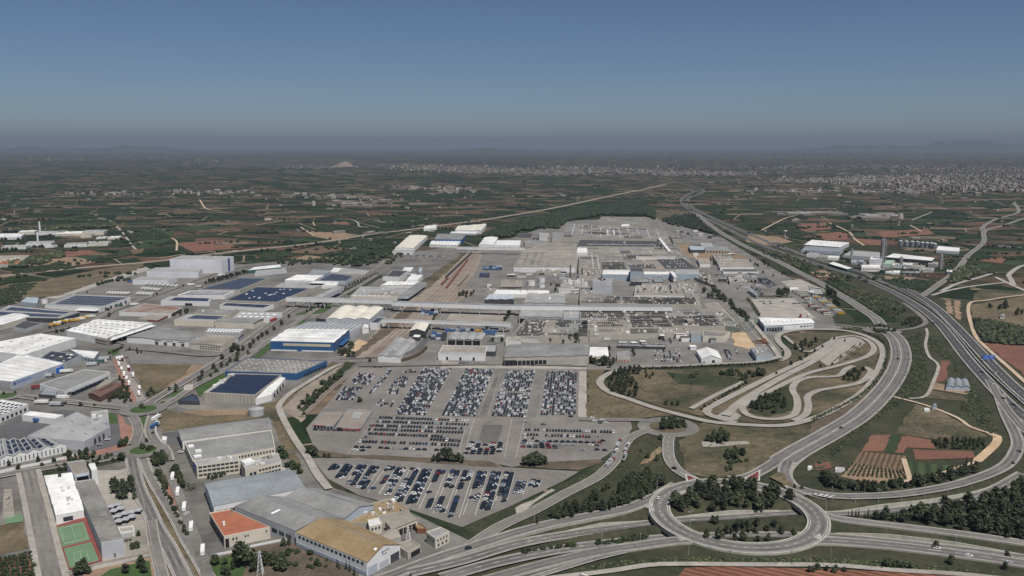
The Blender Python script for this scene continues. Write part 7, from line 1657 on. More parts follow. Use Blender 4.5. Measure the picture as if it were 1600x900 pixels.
trees_at([(1216,463,14),(1222,464,15),(1230,462,14),(1226,458,12)], 'broad', 14, 'big dark tree beside the empty bus yard', 'big trees by the bus yard'); trees_at([(1294,460,15),(1299,462,16),(1304,465,14),(1300,470,13),(1307,474,12),(1311,478,11),(1292,452,10)], 'broad', 14, 'tall dark tree between coach park and old road', 'tall trees by the coach park')
trees_at([(1149,444,9),(1152,443,8),(1174,444,9),(1180,444,8),(1192,427,6),(1208,432,5),(1225,428,7),(1222,430,7),(1238,429,5)], 'broad', 8, 'dark tree among the parking yards right of the plant', 'trees among the right hand parking yards'); trees_at([(1115,411,9),(1117,414,9),(1110,408,7),(1180,415,9),(1184,417,9),(1172,410,7),(1195,414,10),(1201,416,9),(1192,410,9)], 'broad', 9, 'dark tree around the supplier hall', 'trees around the supplier hall')
trees_at([(879,422,13),(881,424,12),(804,423,10),(868,456,9),(846,459,7),(861,446,6)], 'pine', 10, 'dark conifer standing between the old plant halls', 'conifers between the plant halls')
trees_at([(724,462,9),(730,461,9),(736,462,8),(718,463,8),(740,458,7),(728,465,8)], 'broad', 8, 'dark tree on the knoll beside the rail yard', 'trees beside the rail yard')
line_of((690,527), (664,531), 4, 'broad', 5, 'green tree in the strip right of the gabled storage hall', 'trees by the storage hall'); line_of((660,528), (686,486), 16, 'broad', 4.5, 'green tree along the yard road by the conveyor bridges', 'trees along the yard road'); line_of((789,502), (797,488), 7, 'broad', 6, 'dark tree at the right end of the empty tan yard', 'trees by the tan yard')
# retention pond scrub and junction near the old road
grove([(1354,514),(1368,508),(1396,513),(1400,518),(1380,523),(1358,520)], 16, ['bush','broad'], 3, 5, {'bush': 'bush on the far right roundabout island', 'broad': 'small tree on the far right roundabout island'}, 'planting on the far roundabout')
grove([(1408,508),(1420,498),(1438,500),(1440,508),(1424,513)], 22, ['broad'], 4, 6, 'dark tree in the block beside the far slip road', 'tree block by the far slip road'); grove([(1368,486),(1410,482),(1420,490),(1380,492)], 12, ['broad'], 4, 7, 'dark tree below the motorway bridge', 'trees below the motorway bridge')
grove([(1540,480),(1566,474),(1580,480),(1575,486),(1550,484)], 8, ['pine'], 6, 9, 'umbrella pine on the dry field at right', 'pines on the dry field'); trees_at([(1590,490,9),(1596,492,9),(1588,494,8)], 'pine', 9, 'dark pine at the right photo edge on dry field', 'pines at the right edge')
# left estate
trees_at([(176,762,8),(184,768,9),(192,762,8),(198,770,9),(186,778,8),(178,770,7),(194,780,8),(180,758,7)], 'pine', 8, 'dark pine in the clump on the school ground', 'pines on the school ground'); trees_at([(206,762,6),(208,770,6),(210,780,5),(204,754,6)], 'broad', 6, 'grey green tree along the school wall', 'trees along the school wall'); trees_at([(76,748,6),(214,857,5),(207,859,5),(217,838,4)], 'broad', 5, 'small tree in the school garden', 'small school trees')
trees_at([(130,893,9),(124,898,8),(136,898,8)], 'broad', 8, 'round dark tree below the sports courts', 'trees below the sports courts'); trees_at([(196,896,7),(221,888,8),(223,896,7)], 'pine', 7, 'dark pine on the lawn below the school', 'pines on the lower lawn')
grove([(236,725),(246,712),(258,715),(258,727),(244,732)], 14, ['pine','broad'], 5, 8, {'pine': 'dark pine in the clump below the lower estate roundabout', 'broad': 'dark tree in the clump below the lower estate roundabout'}, 'clump below the lower roundabout')
line_of((246,744), (258,766), 6, 'broad', 6, 'dark tree in the upper red bed beside the boulevard', 'trees in the red bed'); line_of((258,772), (292,840), 14, 'broad', 4.2, 'small dark tree in the lower red bed beside the boulevard', 'trees in the red bed'); line_of((273,738), (288,762), 9, 'broad', 6.5, 'pale green tree in the row left of the office yard', 'trees left of the office yard')
trees_at([(222,640,4),(221,638,5),(226,640,3.5)], 'broad', 4, 'small tree on the upper estate roundabout', 'planting on the upper estate roundabout'); trees_at([(233,706,6),(238,703,5),(222,703,6),(229,692,5)], 'broad', 6, 'palm like tree on the lower estate roundabout', 'planting on the lower estate roundabout')
trees_at([(56,626,4.5),(80,628,4),(103,632,4),(126,635,4.2),(148,636,4.2),(6,618,4),(24,616,4)], 'broad', 4.2, 'round street tree on the kerb of the estate street', 'street trees on the estate street')
grove([(160,628),(176,618),(190,608),(205,624),(208,632),(175,631)], 24, ['broad'], 4, 6.5, 'green tree in the red bordered tree triangle', 'trees in the triangle'); line_of((185,592), (203,618), 8, 'broad', 4.5, 'tree in the row along the triangular truck park', 'trees along the truck park')
trees_at([(100,717,6),(108,716,7),(118,715,4),(125,713,7),(135,711,7),(147,710,4),(60,724,6),(84,722,4),(14,728,5)], 'broad', 6, 'tree along the white wall of the zigzag hall', 'trees along the zigzag hall'); grove([(86,728),(140,714),(186,712),(196,720),(150,728),(96,738)], 30, ['bush','broad'], 3, 5.5, {'bush': 'dark bush on the green verge above the school', 'broad': 'dark tree on the green verge above the school'}, 'verge above the school')
trees_at([(29,735,5),(66,730,4)], 'broad', 5, 'small tree at the side street junction', 'trees at the side street junction'); trees_at([(188,699,6),(194,697,6),(198,693,6),(190,694,5)], 'broad', 5.5, 'tree in the red bed beside the big grey warehouse', 'trees in the bed by the grey warehouse')
trees_at([(231,619,5),(240,615,5),(236,612,5),(265,611,5),(275,608,6),(274,613,5),(203,548,5),(214,549,5),(215,553,4),(221,552,4)], 'broad', 5, 'small street tree near the dry waste field', 'street trees near the waste field')
for px, py in ((316,588),(329,590),(334,577),(346,574),(355,572),(312,596),(338,583),(360,566),(347,563),(372,556),(380,548),(391,544),(396,537),(404,532),(410,527),(388,555),(370,566),(417,523),(428,516),(440,508),(452,497)):
    q = P(px, py); tree('broad', q.x, q.y, trng.uniform(5, 9), 'dark tree in the green strip along the avenue', 'trees along the avenue strip')
trees_at([(366,546,9),(372,549,8),(362,552,8)], 'broad', 8, 'large dark tree where the avenue strip widens', 'large avenue trees'); line_of((480,488), (520,474), 8, 'broad', 6, 'dark tree under the white conveyor gallery by the avenue', 'trees under the gallery'); line_of((540,450), (590,428), 12, 'broad', 5.5, 'green tree in the upper avenue strip', 'trees in the upper avenue strip')
trees_at([(540,553,9),(536,556,10),(546,552,10),(549,545,9),(552,557,7),(544,558,8),(530,552,7)], 'broad', 9, 'dark tree beside the mouth of the rail bridge', 'trees at the rail bridge'); trees_at([(578,565,5)], 'broad', 5, 'small dark tree on the brown bridge bank')
grove([(462,640),(500,605),(530,580),(540,584),(510,610),(476,650)], 34, ['bush','bush','broad'], 2.5, 6, {'bush': 'green bush along the ditch left of the car lots', 'broad': 'dark tree along the ditch left of the car lots'}, 'planting along the ditch')
line_of((285,507), (320,507.5), 7, 'cypress', 7, 'dark cypress in the row before the cream warehouse', 'cypress row'); line_of((322,445), (384,428), 16, 'pine', 9, 'dark pine in the row below the tall warehouse', 'pine row below the tall warehouse'); trees_at([(282,493,8),(290,490,9),(293,489,8),(272,494,6),(240,463,6),(245,462,6),(286,448,5),(170,486,6),(171,495,6),(136,458,4)], 'broad', 7, 'dark tree beside the estate warehouses', 'trees beside the estate warehouses')
line_of((78,513), (120,500), 8, 'broad', 5, 'tree in the kerb row by the parked yellow trucks', 'trees by the yellow trucks'); line_of((90,520), (112,516), 5, 'broad', 5, 'tree at the corner of the skylit distribution hall', 'trees by the distribution hall'); line_of((170,553), (190,545), 8, 'bush', 3, 'clipped bush around the small road bend lawn', 'bushes round the bend lawn')
# garden at bottom
trees_at([(379,882,15),(376,885,14),(383,884,13)], 'broad', 14, 'tall dark tree in front of the orange roofed warehouse', 'tall trees before the orange roof'); trees_at([(400,884,9),(410,886,9),(418,882,9),(426,884,8),(436,890,8),(444,892,7),(336,882,6),(352,882,4),(364,890,5),(350,897,6),(356,900,6),(395,894,6)], 'broad', 7, 'dark tree in the garden at the bottom edge', 'trees in the bottom garden')
line_of((526,886), (556,898), 5, 'cypress', 6, 'clipped dark tree in the row before the ochre hall', 'tree row before the ochre hall'); grove([(420,868),(460,856),(520,880),(500,892),(450,884)], 20, ['bush'], 1.6, 3.5, 'wild bush on the rough ground before the ochre hall', 'bushes before the ochre hall'); trees_at([(443,853,5),(452,852,4)], 'broad', 5, 'small tree at the end of the white garden wall', 'trees at the garden wall')
grove([(428,713),(440,704),(462,724),(470,740),(455,738)], 14, ['broad','bush'], 3, 6, {'broad': 'green tree in the garden behind the blue grey roof', 'bush': 'green bush in the garden behind the blue grey roof'}, 'garden behind the blue grey roof'); trees_at([(364,737,6),(372,738,7),(379,741,6),(351,742,5),(346,745,5),(338,747,5),(326,748,4),(332,749,4)], 'broad', 6, 'dark tree in front of the cream office', 'trees before the cream office')
# hedges: continuous clipped strips
def hedge(pts, label, w_=2.5, h_=2.2, mat=('leaf_dark', 'leaf_light'), name='hedge'):
    pth = path(pts); rng = random.Random(len(label)); mb = MB()
    for i in range(len(pth) - 1):
        a, b = pth[i], pth[i+1]; n = max(2, int((b - a).length / 1.1))
        for k in range(n):
            c = lerp(a, b, k / n)
            for _ in range(5):
                p = c + Vector((rng.uniform(-w_/2, w_/2), rng.uniform(-w_/2, w_/2), rng.uniform(.2, h_))); s = rng.uniform(.4, .8); u = Vector((rng.uniform(-1,1), rng.uniform(-1,1), rng.uniform(-.6,.6))).normalized(); v = u.cross(Vector((rng.uniform(-1,1), rng.uniform(-1,1), 1))).normalized()
                mb.face([p - u*s - v*s, p + u*s - v*s, p + u*s + v*s, p - u*s + v*s], 1 if rng.random() < .4 else 0)
    tag(mb.build(name, mat), label, 'hedge')
hedge([(1316,514),(1350,522),(1376,531),(1386,550),(1382,574),(1368,598),(1342,622),(1300,644),(1268,659)], 'long dark hedge along the outer edge of the test track', 3.5, 3.5)
hedge([(986,577),(1060,575),(1130,572),(1200,568),(1222,562)], 'brown green hedge strip between plant yard and test track', 5, 2.5)
hedge([(1168,467),(1178,480),(1186,494)], 'dark hedge along the left side of the bus yard', 5, 3); hedge([(1172,464),(1240,465)], 'dark hedge along the top of the bus yard', 4, 3)
hedge([(293,768),(308,765)], 'clipped dark hedge behind the white trailers', 5, 5); hedge([(28,376.5),(56,374)], 'dark tree hedge inside the walled complex, left', 14, 9); hedge([(70,373),(118,370.5)], 'dark tree hedge inside the walled complex, centre', 14, 10)
# vine rows
def vine_rows():
    a, b, c, d = P(1331,723), P(1409,736), P(1419,750), P(1313,745); rng = random.Random(3)
    for k in range(14):
        t = (k + .5) / 14; p, q = lerp(a, b, t), lerp(d, P(1420,751), t); mb = MB(); n = 26
        if k == 0: q = lerp(d, p, .1)
        for i in range(n):
            m = lerp(p, q, .06 + .88 * i / n)
            for _ in range(5):
                o = m + Vector((rng.uniform(-.7, .7), rng.uniform(-1, 1), rng.uniform(.2, 1.4))); s = rng.uniform(.25, .5); u = Vector((rng.uniform(-1,1), rng.uniform(-1,1), rng.uniform(-.5,.5))).normalized(); v = u.cross(Vector((0,.3,1))).normalized()
                mb.face([o - u*s - v*s, o + u*s - v*s, o + u*s + v*s, o - u*s + v*s], rng.random() < .4)
        tag(mb.build('vine_row', ['leaf_dark', 'bush_green']), 'green planted row on the tan field inside the motorway loop', 'vine row', 'vine rows in the motorway loop')
vine_rows()
# orchard in the loop and at lower left: individual small trees
grove([(1456,691),(1480,686),(1540,690),(1538,704),(1468,702)], 40, ['broad'], 3.5, 5, 'small dark orchard tree above the long brown field', 'orchard trees inside the motorway loop', gap=.8)
for i in range(8): line_of((-8 + 8*i, 876 - 1.4*i), (-2 + 8*i, 905), 8, 'bush', 2.2, 'small orchard tree in the rows at the bottom left corner', 'orchard rows at bottom left', .3)
plant_trees()
# ---------------------------------------------------------------- far woods, orchards and scrub: nobody could count these
def low_crown(mb, x, y, z, r, h, rng, m):
    n = len(mb.v); k = 5; ph = rng.uniform(0, 6.28)
    for zz, f in ((.0, .55), (.45, 1.0), (.82, .6)):
        for i in range(k):
            a = ph + 6.283*i/k; rr = r * f * rng.uniform(.75, 1.2); mb.v.append((x + rr*math.cos(a), y + rr*math.sin(a), z + h*zz*rng.uniform(.9, 1.1)))
    mb.v.append((x, y, z + h))
    for l in (0, 1):
        for i in range(k): mb.f.append((n + l*k + i, n + l*k + (i+1)%k, n + (l+1)*k + (i+1)%k, n + (l+1)*k + i)); mb.m.append(m)
    for i in range(k): mb.f.append((n + 2*k + i, n + 2*k + (i+1)%k, n + 3*k)); mb.m.append(m)
def wood(name, label, poly, n, r0, r1, h0, h1, seed, mats=('pine_dark', 'pine_light'), cat='wood', z0=0.0):
    rng = random.Random(seed); q = [tuple(P(a, b)[:2]) for a, b in poly]; xs_, ys_ = [p[0] for p in q], [p[1] for p in q]; mb = MB(); k = 0; tries = 0
    while k < n and tries < n * 40:
        tries += 1; x, y = rng.uniform(min(xs_), max(xs_)), rng.uniform(min(ys_), max(ys_))
        if not inside(x, y, q): continue
        low_crown(mb, x, y, z0 + gz(x, y), rng.uniform(r0, r1), rng.uniform(h0, h1), rng, 0 if rng.random() < .6 else 1); k += 1
    tag(mb.build(name, mats, kind='stuff'), label, cat)
wood('forest', 'dark pine forest behind the far end of the car plant', [(752,372),(790,352),(850,338),(920,326),(990,317),(1022,328),(1024,345),(1008,337),(940,337),(884,347),(872,358),(840,358),(806,364),(800,372)], 2600, 5, 9, 9, 15, 1, ('far_leaf', 'pine_dark'))
wood('forest', 'dark trees beyond the plant avenue towards the motorway', [(1030,345),(1060,338),(1085,336),(1100,352),(1115,366),(1090,360),(1050,352)], 260, 4, 8, 7, 12, 2, ('far_leaf', 'pine_dark'))
wood('scrub_wood', 'dark scrub between old road and motorway', [(1290,440),(1400,470),(1412,476),(1400,500),(1372,492),(1330,465)], 500, 1.2, 3.5, .8, 3, 3, ('leaf_dark', 'leaf_light'))
wood('scrub_wood', 'low scrub on the green inside the motorway curve', [(1410,530),(1440,520),(1446,560),(1450,600),(1425,620),(1395,640),(1350,670),(1330,690),(1290,730),(1262,742),(1300,700),(1360,655),(1404,610),(1416,570)], 900, .8, 2.4, .4, 1.5, 4, ('leaf_dark', 'leaf_light'))
wood('scrub_wood', 'scrub strip along the inner edge of the motorway', [(1450,520),(1475,540),(1510,590),(1545,640),(1562,680),(1548,690),(1530,665),(1500,640),(1510,620),(1490,570),(1455,545)], 600, .8, 2.4, .4, 1.6, 5, ('leaf_dark', 'leaf_light'))
wood('scrub_wood', 'scrub tufts on the grass bank at the bottom', [(900,890),(1000,872),(1150,872),(1300,872),(1420,880),(1560,896),(1400,890),(1200,882),(1040,880)], 600, .5, 1.6, .3, 1.2, 6, ('leaf_dark', 'leaf_light'))
for i, (poly, n, lab) in enumerate((([(954,590),(1060,578),(1180,574),(1222,562),(1170,592),(1090,632),(960,610)], 260, 'weeds and low tufts on the dry ground inside the test track'), ([(1060,690),(1100,662),(1262,668),(1180,738),(1110,746),(1070,735)], 340, 'weeds and low tufts on the green above the roundabout'),
        ([(960,720),(1030,690),(1045,740),(1000,745),(930,775),(860,800)], 240, 'weeds and low tufts on the soil slope below the small roundabout'), ([(1420,632),(1546,684),(1500,690),(1400,678)], 160, 'weeds on the brown field inside the motorway loop'), ([(870,768),(884,758),(960,714),(965,722),(890,768)], 50, 'weeds on the bank beside the access road'), ([(917,580),(940,600),(960,618),(1040,648),(920,654)], 110, 'weeds on the dry field beside the car lot'))):
    wood('weeds', lab, poly, n, .4, 1.5, .3, 1.1, 60 + i, ('leaf_light', 'bush_green'), 'weeds')
wood('orchard', 'dark tree block beside the farm track at right', [(1522,500),(1556,503),(1602,516),(1602,542),(1540,536),(1526,520)], 300, 3, 5, 4, 6, 7, ('leaf_dark', 'leaf_light'))
wood('scrub_wood', 'dark trees along the chemical works road', [(1480,440),(1490,428),(1500,420),(1516,418),(1530,424),(1520,434),(1490,444)], 130, 3, 6, 4, 8, 8, ('leaf_dark', 'leaf_light'))
wood('scrub_wood', 'trees along the motorway verge above the old road', [(1180,388),(1240,398),(1300,424),(1340,440),(1300,440),(1240,416),(1190,396)], 170, 2, 5, 2, 6, 9, ('leaf_dark', 'leaf_light'))
wood('tree_belt', 'dark tree belt beyond the left estate', [(430,412),(500,404),(560,404),(620,398),(640,392),(620,412),(560,418),(500,412),(440,416)], 120, 3, 6, 5, 9, 10, ('leaf_dark', 'leaf_light'))
wood('tree_belt', 'dark trees around the housing left of the fields', [(0,414),(60,404),(100,393),(100,402),(60,416),(20,420)], 120, 4, 8, 6, 10, 11, ('leaf_dark', 'leaf_light'))
wood('tree_belt', 'trees behind the pale walled complex', [(-20,364),(60,358),(130,354),(180,350),(180,356),(120,359),(40,363)], 150, 5, 9, 6, 12, 12, ('leaf_dark', 'leaf_light'))
for i, (poly, n) in enumerate(([[(20,424),(60,416),(108,414),(118,420),(20,430)], 320], [[(150,405),(200,391),(207,398),(172,405)], 220], [[(525,382),(570,376),(606,388),(592,392)], 260], [[(518,396),(560,388),(594,395),(562,401)], 240], [[(490,350),(540,352),(566,357),(540,362),(500,360)], 380], [[(190,356),(236,356),(272,372),(206,378)], 420], [[(400,398),(430,393),(474,398),(415,408)], 240], [[(610,352),(700,345),(780,337),(700,338),(620,346)], 500], [[(1205,362),(1235,354),(1268,366),(1240,372)], 380], [[(1388,444),(1400,438),(1460,440),(1446,452),(1410,452)], 260], [[(-10,460),(24,444),(58,444),(30,470),(-10,478)], 260])):
    wood('orchard', f'block of dark orchard trees, {["nearest the walled complex","on the diagonal strip by the tall warehouse","left of the far blue warehouse","beyond the estate trees","on the plain beyond the railway corridor","beside the white country road","behind the green sided shed","along the railway corridor","above the motorway near chemical works","below the chemical works","at the left edge of the plain"][i]}', poly, n, 2.2, 4, 2.6, 4.2, 20 + i, ('far_leaf', 'leaf_dark'), 'orchard')
def plain_trees():
    """tree clumps and hedges over the whole far plain, one mass"""
    rng = random.Random(31); mb = MB(); block = [(-60,500),(380,405),(560,410),(720,345),(1030,320),(1200,385),(1330,440),(1420,470),(1300,900),(-60,900)]
    k = 0
    while k < 3000:
        px, py = rng.uniform(-60, 1660), 247 + 200 * rng.random() ** 1.5
        if inside(px, py, block): continue
        p = P(px, py); d = p.y
        if rng.random() < .35:
            a = rng.uniform(0, 3.14) if rng.random() < .5 else R(14); n = rng.randint(3, 9); sp = rng.uniform(6, 14)
        else: a, n, sp = rng.uniform(0, 6.28), rng.randint(1, 3), 9
        for i in range(n):
            s = rng.uniform(.6, 1.0) * (1 + d / 10000)
            low_crown(mb, p.x + math.cos(a)*sp*i*s, p.y + math.sin(a)*sp*i*s, 0, 4.5*s, 6.5*s, rng, 0 if rng.random() < .7 else 1); k += 1
    tag(mb.build('trees_of_the_plain', ['far_leaf', 'leaf_dark'], kind='stuff'), 'scattered tree clumps and hedges over the far plain', 'trees')
plain_trees()

# ---------------------------------------------------------------- far houses and towns
def house_shape(mb, x, y, a, L_, W_, h, hip, mw, mr):
    k, q = math.cos(a), math.sin(a); T = lambda u, v, z: (x + u*k - v*q, y + u*q + v*k, z)
    b = [(-L_/2,-W_/2),(L_/2,-W_/2),(L_/2,W_/2),(-L_/2,W_/2)]
    for i in range(4): j = (i+1) % 4; mb.face([T(*b[i],0), T(*b[j],0), T(*b[j],h), T(*b[i],h)], mw)
    if hip:
        r0, r1 = (-L_/2, 0), (L_/2, 0)
        mb.face([T(*b[0],h), T(*b[1],h), T(*r1,h+hip), T(*r0,h+hip)], mr); mb.face([T(*b[2],h), T(*b[3],h), T(*r0,h+hip), T(*r1,h+hip)], mr)
        mb.face([T(*b[1],h), T(*b[2],h), T(*r1,h+hip)], mw); mb.face([T(*b[3],h), T(*b[0],h), T(*r0,h+hip)], mw)
    else: mb.face([T(*p,h) for p in b], mr)
HM = ['town_white', 'town_cream', 'beige_wall', 'town_tile', 'town_white', 'light_grey_roof', 'tan_roof']
def towns():
    rng = random.Random(12); mb = MB()
    # centre px, py, half width px, half height px, count, industrial share
    T = [(640,259,50,3.0,210,.1),(700,263,60,3.5,260,.15),(780,267,70,3.2,240,.5),(870,271,50,2.5,120,.7),(900,263,50,3,190,.1),(980,267,60,3,200,.2),(1060,271,60,2.5,160,.5),(1120,272,60,2.5,150,.6),
         (1300,283,70,3.5,230,.7),(1390,281,60,4,230,.4),(1450,287,70,7,330,.1),(1540,291,80,8,400,.1),(1590,282,60,6,220,.1),(1500,276,120,3,260,.2),(1560,266,110,3,240,.2),(1350,261,160,3,260,.3),(1180,244,120,2.5,240,.2),(1400,246,200,3,420,.2),(1040,240,120,1.5,160,.3),(900,243,140,2,160,.3),
         (500,262,40,1.6,70,.2),(200,247,150,3,110,.2),(360,252,120,3,110,.2),(60,250,80,2,70,.2),(310,301,60,2,50,0),(150,305,60,2.5,22,.1),(700,298,40,4,34,.6),(650,294,40,3,24,.4),(1390,300,50,2,70,.4),(1240,300,50,3,40,.3),(1370,342,30,3,40,.6),(1260,335,30,2,20,.7),(560,320,50,4,40,.5),(520,308,60,3,40,.3)]
    for cx, cy, rx, ry, n, ind in T:
        for _ in range(n):
            px, py = rng.gauss(cx, rx * .75), cy + max(-2.6, min(2.6, rng.gauss(0, .65))) * ry
            if py < 237: continue
            p = P(px, py); d = p.y
            if rng.random() < ind: L_, W_, h, hip, mw, mr = rng.uniform(28, 80), rng.uniform(18, 36), rng.uniform(6, 10), 0, rng.choice((0, 1)), rng.choice((4, 4, 5, 6))
            else: L_, W_, h, hip, mw, mr = rng.uniform(9, 22), rng.uniform(8, 13), rng.choice((4, 6, 8, 10, 14, 18)), rng.choice((0, 2, 2)), rng.choice((0, 1, 1, 2)), rng.choice((3, 3, 6, 5))
            house_shape(mb, p.x, p.y, rng.choice((0.2, -.3, .25 + 1.57)) + rng.uniform(-.08, .08), L_, W_, h, hip, mw, mr)
    tag(mb.build('far_towns', HM, kind='stuff'), 'pale towns and sheds spread across the far plain', 'town')
    # nearest separate farmhouses and sheds
    proto = {}
    for key, args in {'farmhouse': (14, 9, 5, 2.2, 1, 3), 'white_house': (12, 9, 6, 0, 0, 5), 'shed': (38, 20, 6, 1.5, 0, 4), 'barn': (26, 14, 6, 2, 2, 6)}.items():
        m = MB(); house_shape(m, 0, 0, 0, *args); o = m.build(key, HM); proto[key] = o.data; bpy.data.objects.remove(o)
    lab = {'farmhouse': 'cream farmhouse with terracotta roof', 'white_house': 'flat roofed white country house', 'shed': 'long white farm shed', 'barn': 'beige farm barn with tan roof'}
    k = 0; block = [(-60,500),(-60,350),(190,350),(200,400),(380,405),(560,410),(640,370),(720,345),(870,322),(1030,310),(1060,330),(1200,385),(1250,372),(1345,372),(1500,385),(1510,430),(1420,470),(1300,900),(-60,900)]
    while k < 130:
        px, py = rng.uniform(-10, 1610), 300 + 110 * rng.random() ** 1.6
        if inside(px, py, block): continue
        key = rng.choice(('farmhouse', 'white_house', 'shed', 'barn', 'white_house')); p = P(px, py); o = obj(key, proto[key]); o.location = p; o.rotation_euler = (0, 0, rng.uniform(0, 3.14)); s = rng.uniform(.55, 1.1); o.scale = (s, s, s)
        zone = 'left' if px < 530 else 'middle' if px < 1060 else 'right'; ink = 'nearer' if py > 330 else 'farther'
        tag(o, f'{lab[key]} on the {ink} fields of the {zone} plain', 'house' if 'house' in key else 'shed', f'farm buildings on the {ink} {zone} plain'); k += 1
towns()

# ---------------------------------------------------------------- street furniture
def lamp(px, py, h, ang, label, group=None, heads=1, z=None):
    p = P(px, py); p.z = gz(p.x, p.y) if z is None else z
    t = thing('street_lamp', label, 'street lamp', p, group, ang); mb = MB(); mb.cyl((0,0), .16, 0, h, 6, r1=.09); mb.build('pole', 'steel', t)
    for s in ((1,) if heads == 1 else (1, -1)):
        a = MB(); a.bar((0,0,h), (1.8*s,0,h + .35), .12); ar = a.build('arm', 'steel', t); l = MB(); l.box((1.5*s - .5, -.2, h + .2), (1.5*s + .7, .2, h + .45)); l.build('lamp_head', 'light_grey_roof', ar)
for i in range(20):
    a = 2*math.pi*i/20; q = (RC.x + 61*math.cos(a), RC.y + 61*math.sin(a)); t = thing('street_lamp', 'tall grey lamp post around the rim of the big roundabout', 'street lamp', (q[0], q[1], gz(*q)), 'lamp posts round the big roundabout', a + math.pi)
    if i % 2: bpy.data.objects.remove(t); continue
    mb = MB(); mb.cyl((0,0), .16, -1, 12, 6, r1=.09); mb.build('pole', 'steel', t); ar = MB(); ar.bar((0,0,12), (2,0,12.4), .12); ao = ar.build('arm', 'steel', t); l = MB(); l.box((1.4,-.2,12.2), (2.6,.2,12.45)); l.build('lamp_head', 'light_grey_roof', ao)
for k, (px, py) in enumerate(((1081,786),(1183,786),(1078,834))): lamp(px, py, 20, .5, 'very tall light mast inside the big roundabout', 'light masts inside the roundabout', 2)
for px, py in ((1076,868),(940,862),(1000,862),(679,738+6),(835,818),(1298,868),(1492,866)): lamp(px, py, 11, 1.2, 'grey lamp post standing beside the motorway ramps', 'lamp posts beside the ramps')
for px, py in ((680,567),(776,574),(861,668),(734,672),(871,578),(797,725),(660,716)): lamp(px, py, 14, .6, 'tall lamp mast standing in the car lots', 'lamp masts in the car lots', 2)
for k in range(9): 
    px, py = lerp(1300, 1590, k/8), 0
    py = [778,780,779,776,772,766,757,745,712][k]; lamp(px, py + 5, 10, 1.5, 'lamp post along the upper slip road on the right', 'lamp posts on the upper slip road')
for k in range(10): lamp(lerp(262,420,k/9) + 4, lerp(618,536,k/9) + 2, 8, .6, 'lamp post along the estate avenue', 'lamp posts on the avenue')
def mast(px, py, label):
    t = thing('water_tower', label, 'tower', P(px, py)); mb = MB(); mb.cyl((0,0), 1.0, 0, 17, 10, r1=.8); mb.build('shaft', 'white_wall', t)
    hb = MB(); hb.cyl((0,0), 1.2, 17, 19, 12, r1=5, cap=False); hb.cyl((0,0), 5, 19, 21, 12); hb.build('tank', 'white_roof', t)
mast(1266, 475, 'white mushroom shaped water tower in the coach park'); mast(1226.5, 372, 'pale sign mast with dark head above the motorway')
def pylon(px, py, h, label):
    t = thing('pylon', label, 'pylon', P(px, py)); mb = MB(); b = 1.7
    cs = [(-b,-b),(b,-b),(b,b),(-b,b)]
    for x, y in cs: mb.bar((x,y,0), (x*.12,y*.12,h), .22)
    n = 6
    for k in range(n):
        f0, f1 = 1 - .88*k/n, 1 - .88*(k+1)/n; z0, z1 = h*k/n, h*(k+1)/n
        for i in range(4): a, c = cs[i], cs[(i+1)%4]; mb.bar((a[0]*f0,a[1]*f0,z0), (c[0]*f1,c[1]*f1,z1), .12)
    mb.build('lattice', 'white_wall', t); ab = MB()
    for z in (h*.8, h*.92): ab.bar((-2,0,z), (2,0,z), .15)
    ab.build('crossarm', 'steel', t)
pylon(407, 898, 15, 'white lattice pylon in the garden at the bottom edge'); pylon(638, 850, 12, 'dark lattice mast between ochre hall and cream house')
def signs():
    for k, (px, py) in enumerate(((1540,565.5),(1549,565))):
        t = thing('direction_sign', ('left blue direction sign on the gantry over the motorway','right blue direction sign beside the motorway gantry')[k], 'road sign', P(px, py), None, -.15); mb = MB()
        for x in (-2.6, 2.6): mb.box((x - .15, -.15, 0), (x + .15, .15, 6.5))
        mb.build('post', 'steel', t); sb = MB(); sb.box((-3.3, -.3, 3.2), (3.3, -.17, 8.2)); s = sb.build('panel', 'sign_blue', t); lb = MB()
        for i, (z, w_) in enumerate(((7.0, 2.4), (6.0, 1.8), (4.6, 2.2)) if k else ((4.2, 2.6), (6.8, 1.6))): lb.box((-w_, -.36, z), (w_, -.31, z + .45))
        lb.build('lettering', 'white_line', s)
signs()
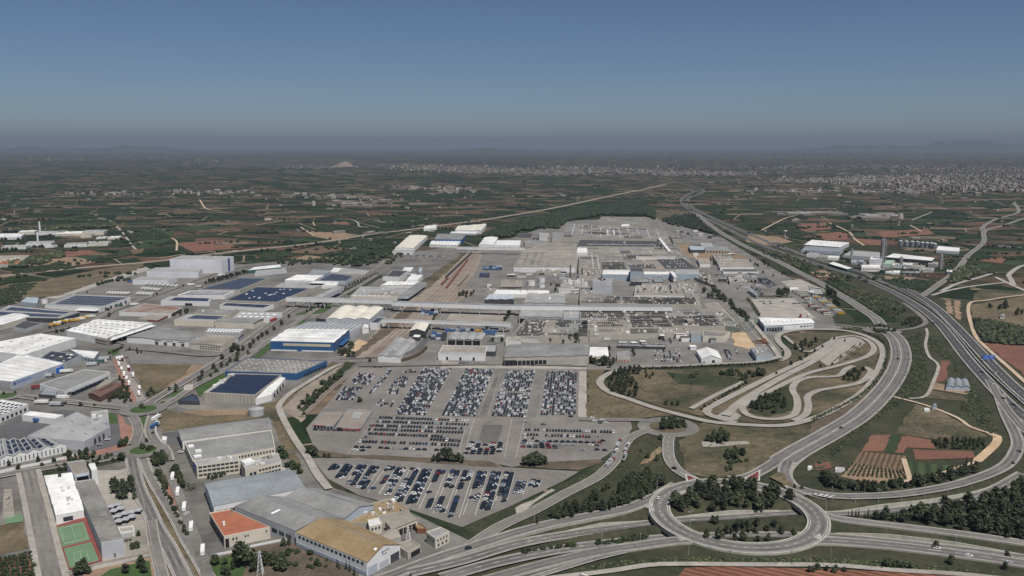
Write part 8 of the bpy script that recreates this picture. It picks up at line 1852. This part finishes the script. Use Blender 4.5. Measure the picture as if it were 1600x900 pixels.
def barrier(pts, label, h_=.9, w_=.35, mat='concrete_pale', name='barrier', z=.75):
    pth = [p + Vector((0,0,z)) for p in path(pts)]; mb = MB(); o = offset(pth, w_)
    for i in range(len(pth) - 1): mb.hexa([pth[i], pth[i+1], o[i+1], o[i], *(p + Vector((0,0,h_)) for p in (pth[i], pth[i+1], o[i+1], o[i]))])
    tag(mb.build(name, mat), label, 'barrier' if name == 'barrier' else 'wall')
barrier([(760,903),(840,881),(900,866),(960,855),(1030,844)], 'pale concrete barrier between the two lower carriageways', z=.8)
barrier([(1200,382),(1262,402),(1310,418),(1352,430),(1400,452),(1446,478),(1476,504),(1500,532),(1526,564),(1556,594),(1600,634)], 'long dark guard rail between the motorway carriageways', mat='pipe_metal', w_=1.2, h_=.8)
barrier([(1205,386),(1250,402),(1300,417),(1345,430)], 'brown planted strip in the motorway middle', mat='brown_bank', w_=2, h_=.6)
barrier([(238,654),(234,664),(234,680),(243,694)], 'pale kerb wall along the lawn street', h_=.5); barrier([(246,648),(243,665),(244,682),(252,694)], 'white fence wall along the dry field edge', h_=1.5, name='boundary_wall', mat='white_wall')
barrier([(-10,742),(20,735),(70,725),(125,712)], 'long white wall before the zigzag fronted hall', h_=2.2, name='boundary_wall', mat='white_wall', z=0.2); barrier([(210,742),(222,780),(232,830),(240,872),(250,910)], 'pale wall along the boulevard beside the school', h_=1.6, name='boundary_wall', mat='concrete_pale', z=.2)
barrier([(332,870),(364,864),(392,856),(440,846),(461,842)], 'white low wall below the orange roofed warehouse', h_=1.4, name='boundary_wall', mat='white_wall', z=.2); barrier([(104,898),(160,882),(200,873),(238,865)], 'pale wall below the sports courts and school', h_=1.6, name='boundary_wall', mat='concrete_pale', z=.2)
barrier([(196,562),(212,595),(228,622)], 'pale wall between truck park and waste field', h_=1.5, name='boundary_wall', mat='concrete_pale', z=.2); barrier([(58,752),(84,830),(104,895)], 'wall along the side street beside classrooms', h_=1.6, name='boundary_wall', mat='beige_wall', z=.2)
barrier([(570,563),(600,566),(630,565),(655,556),(668,545)], 'brown bank wall below the bridge road', h_=3.5, w_=3, name='boundary_wall', mat='brown_bank', z=.2)
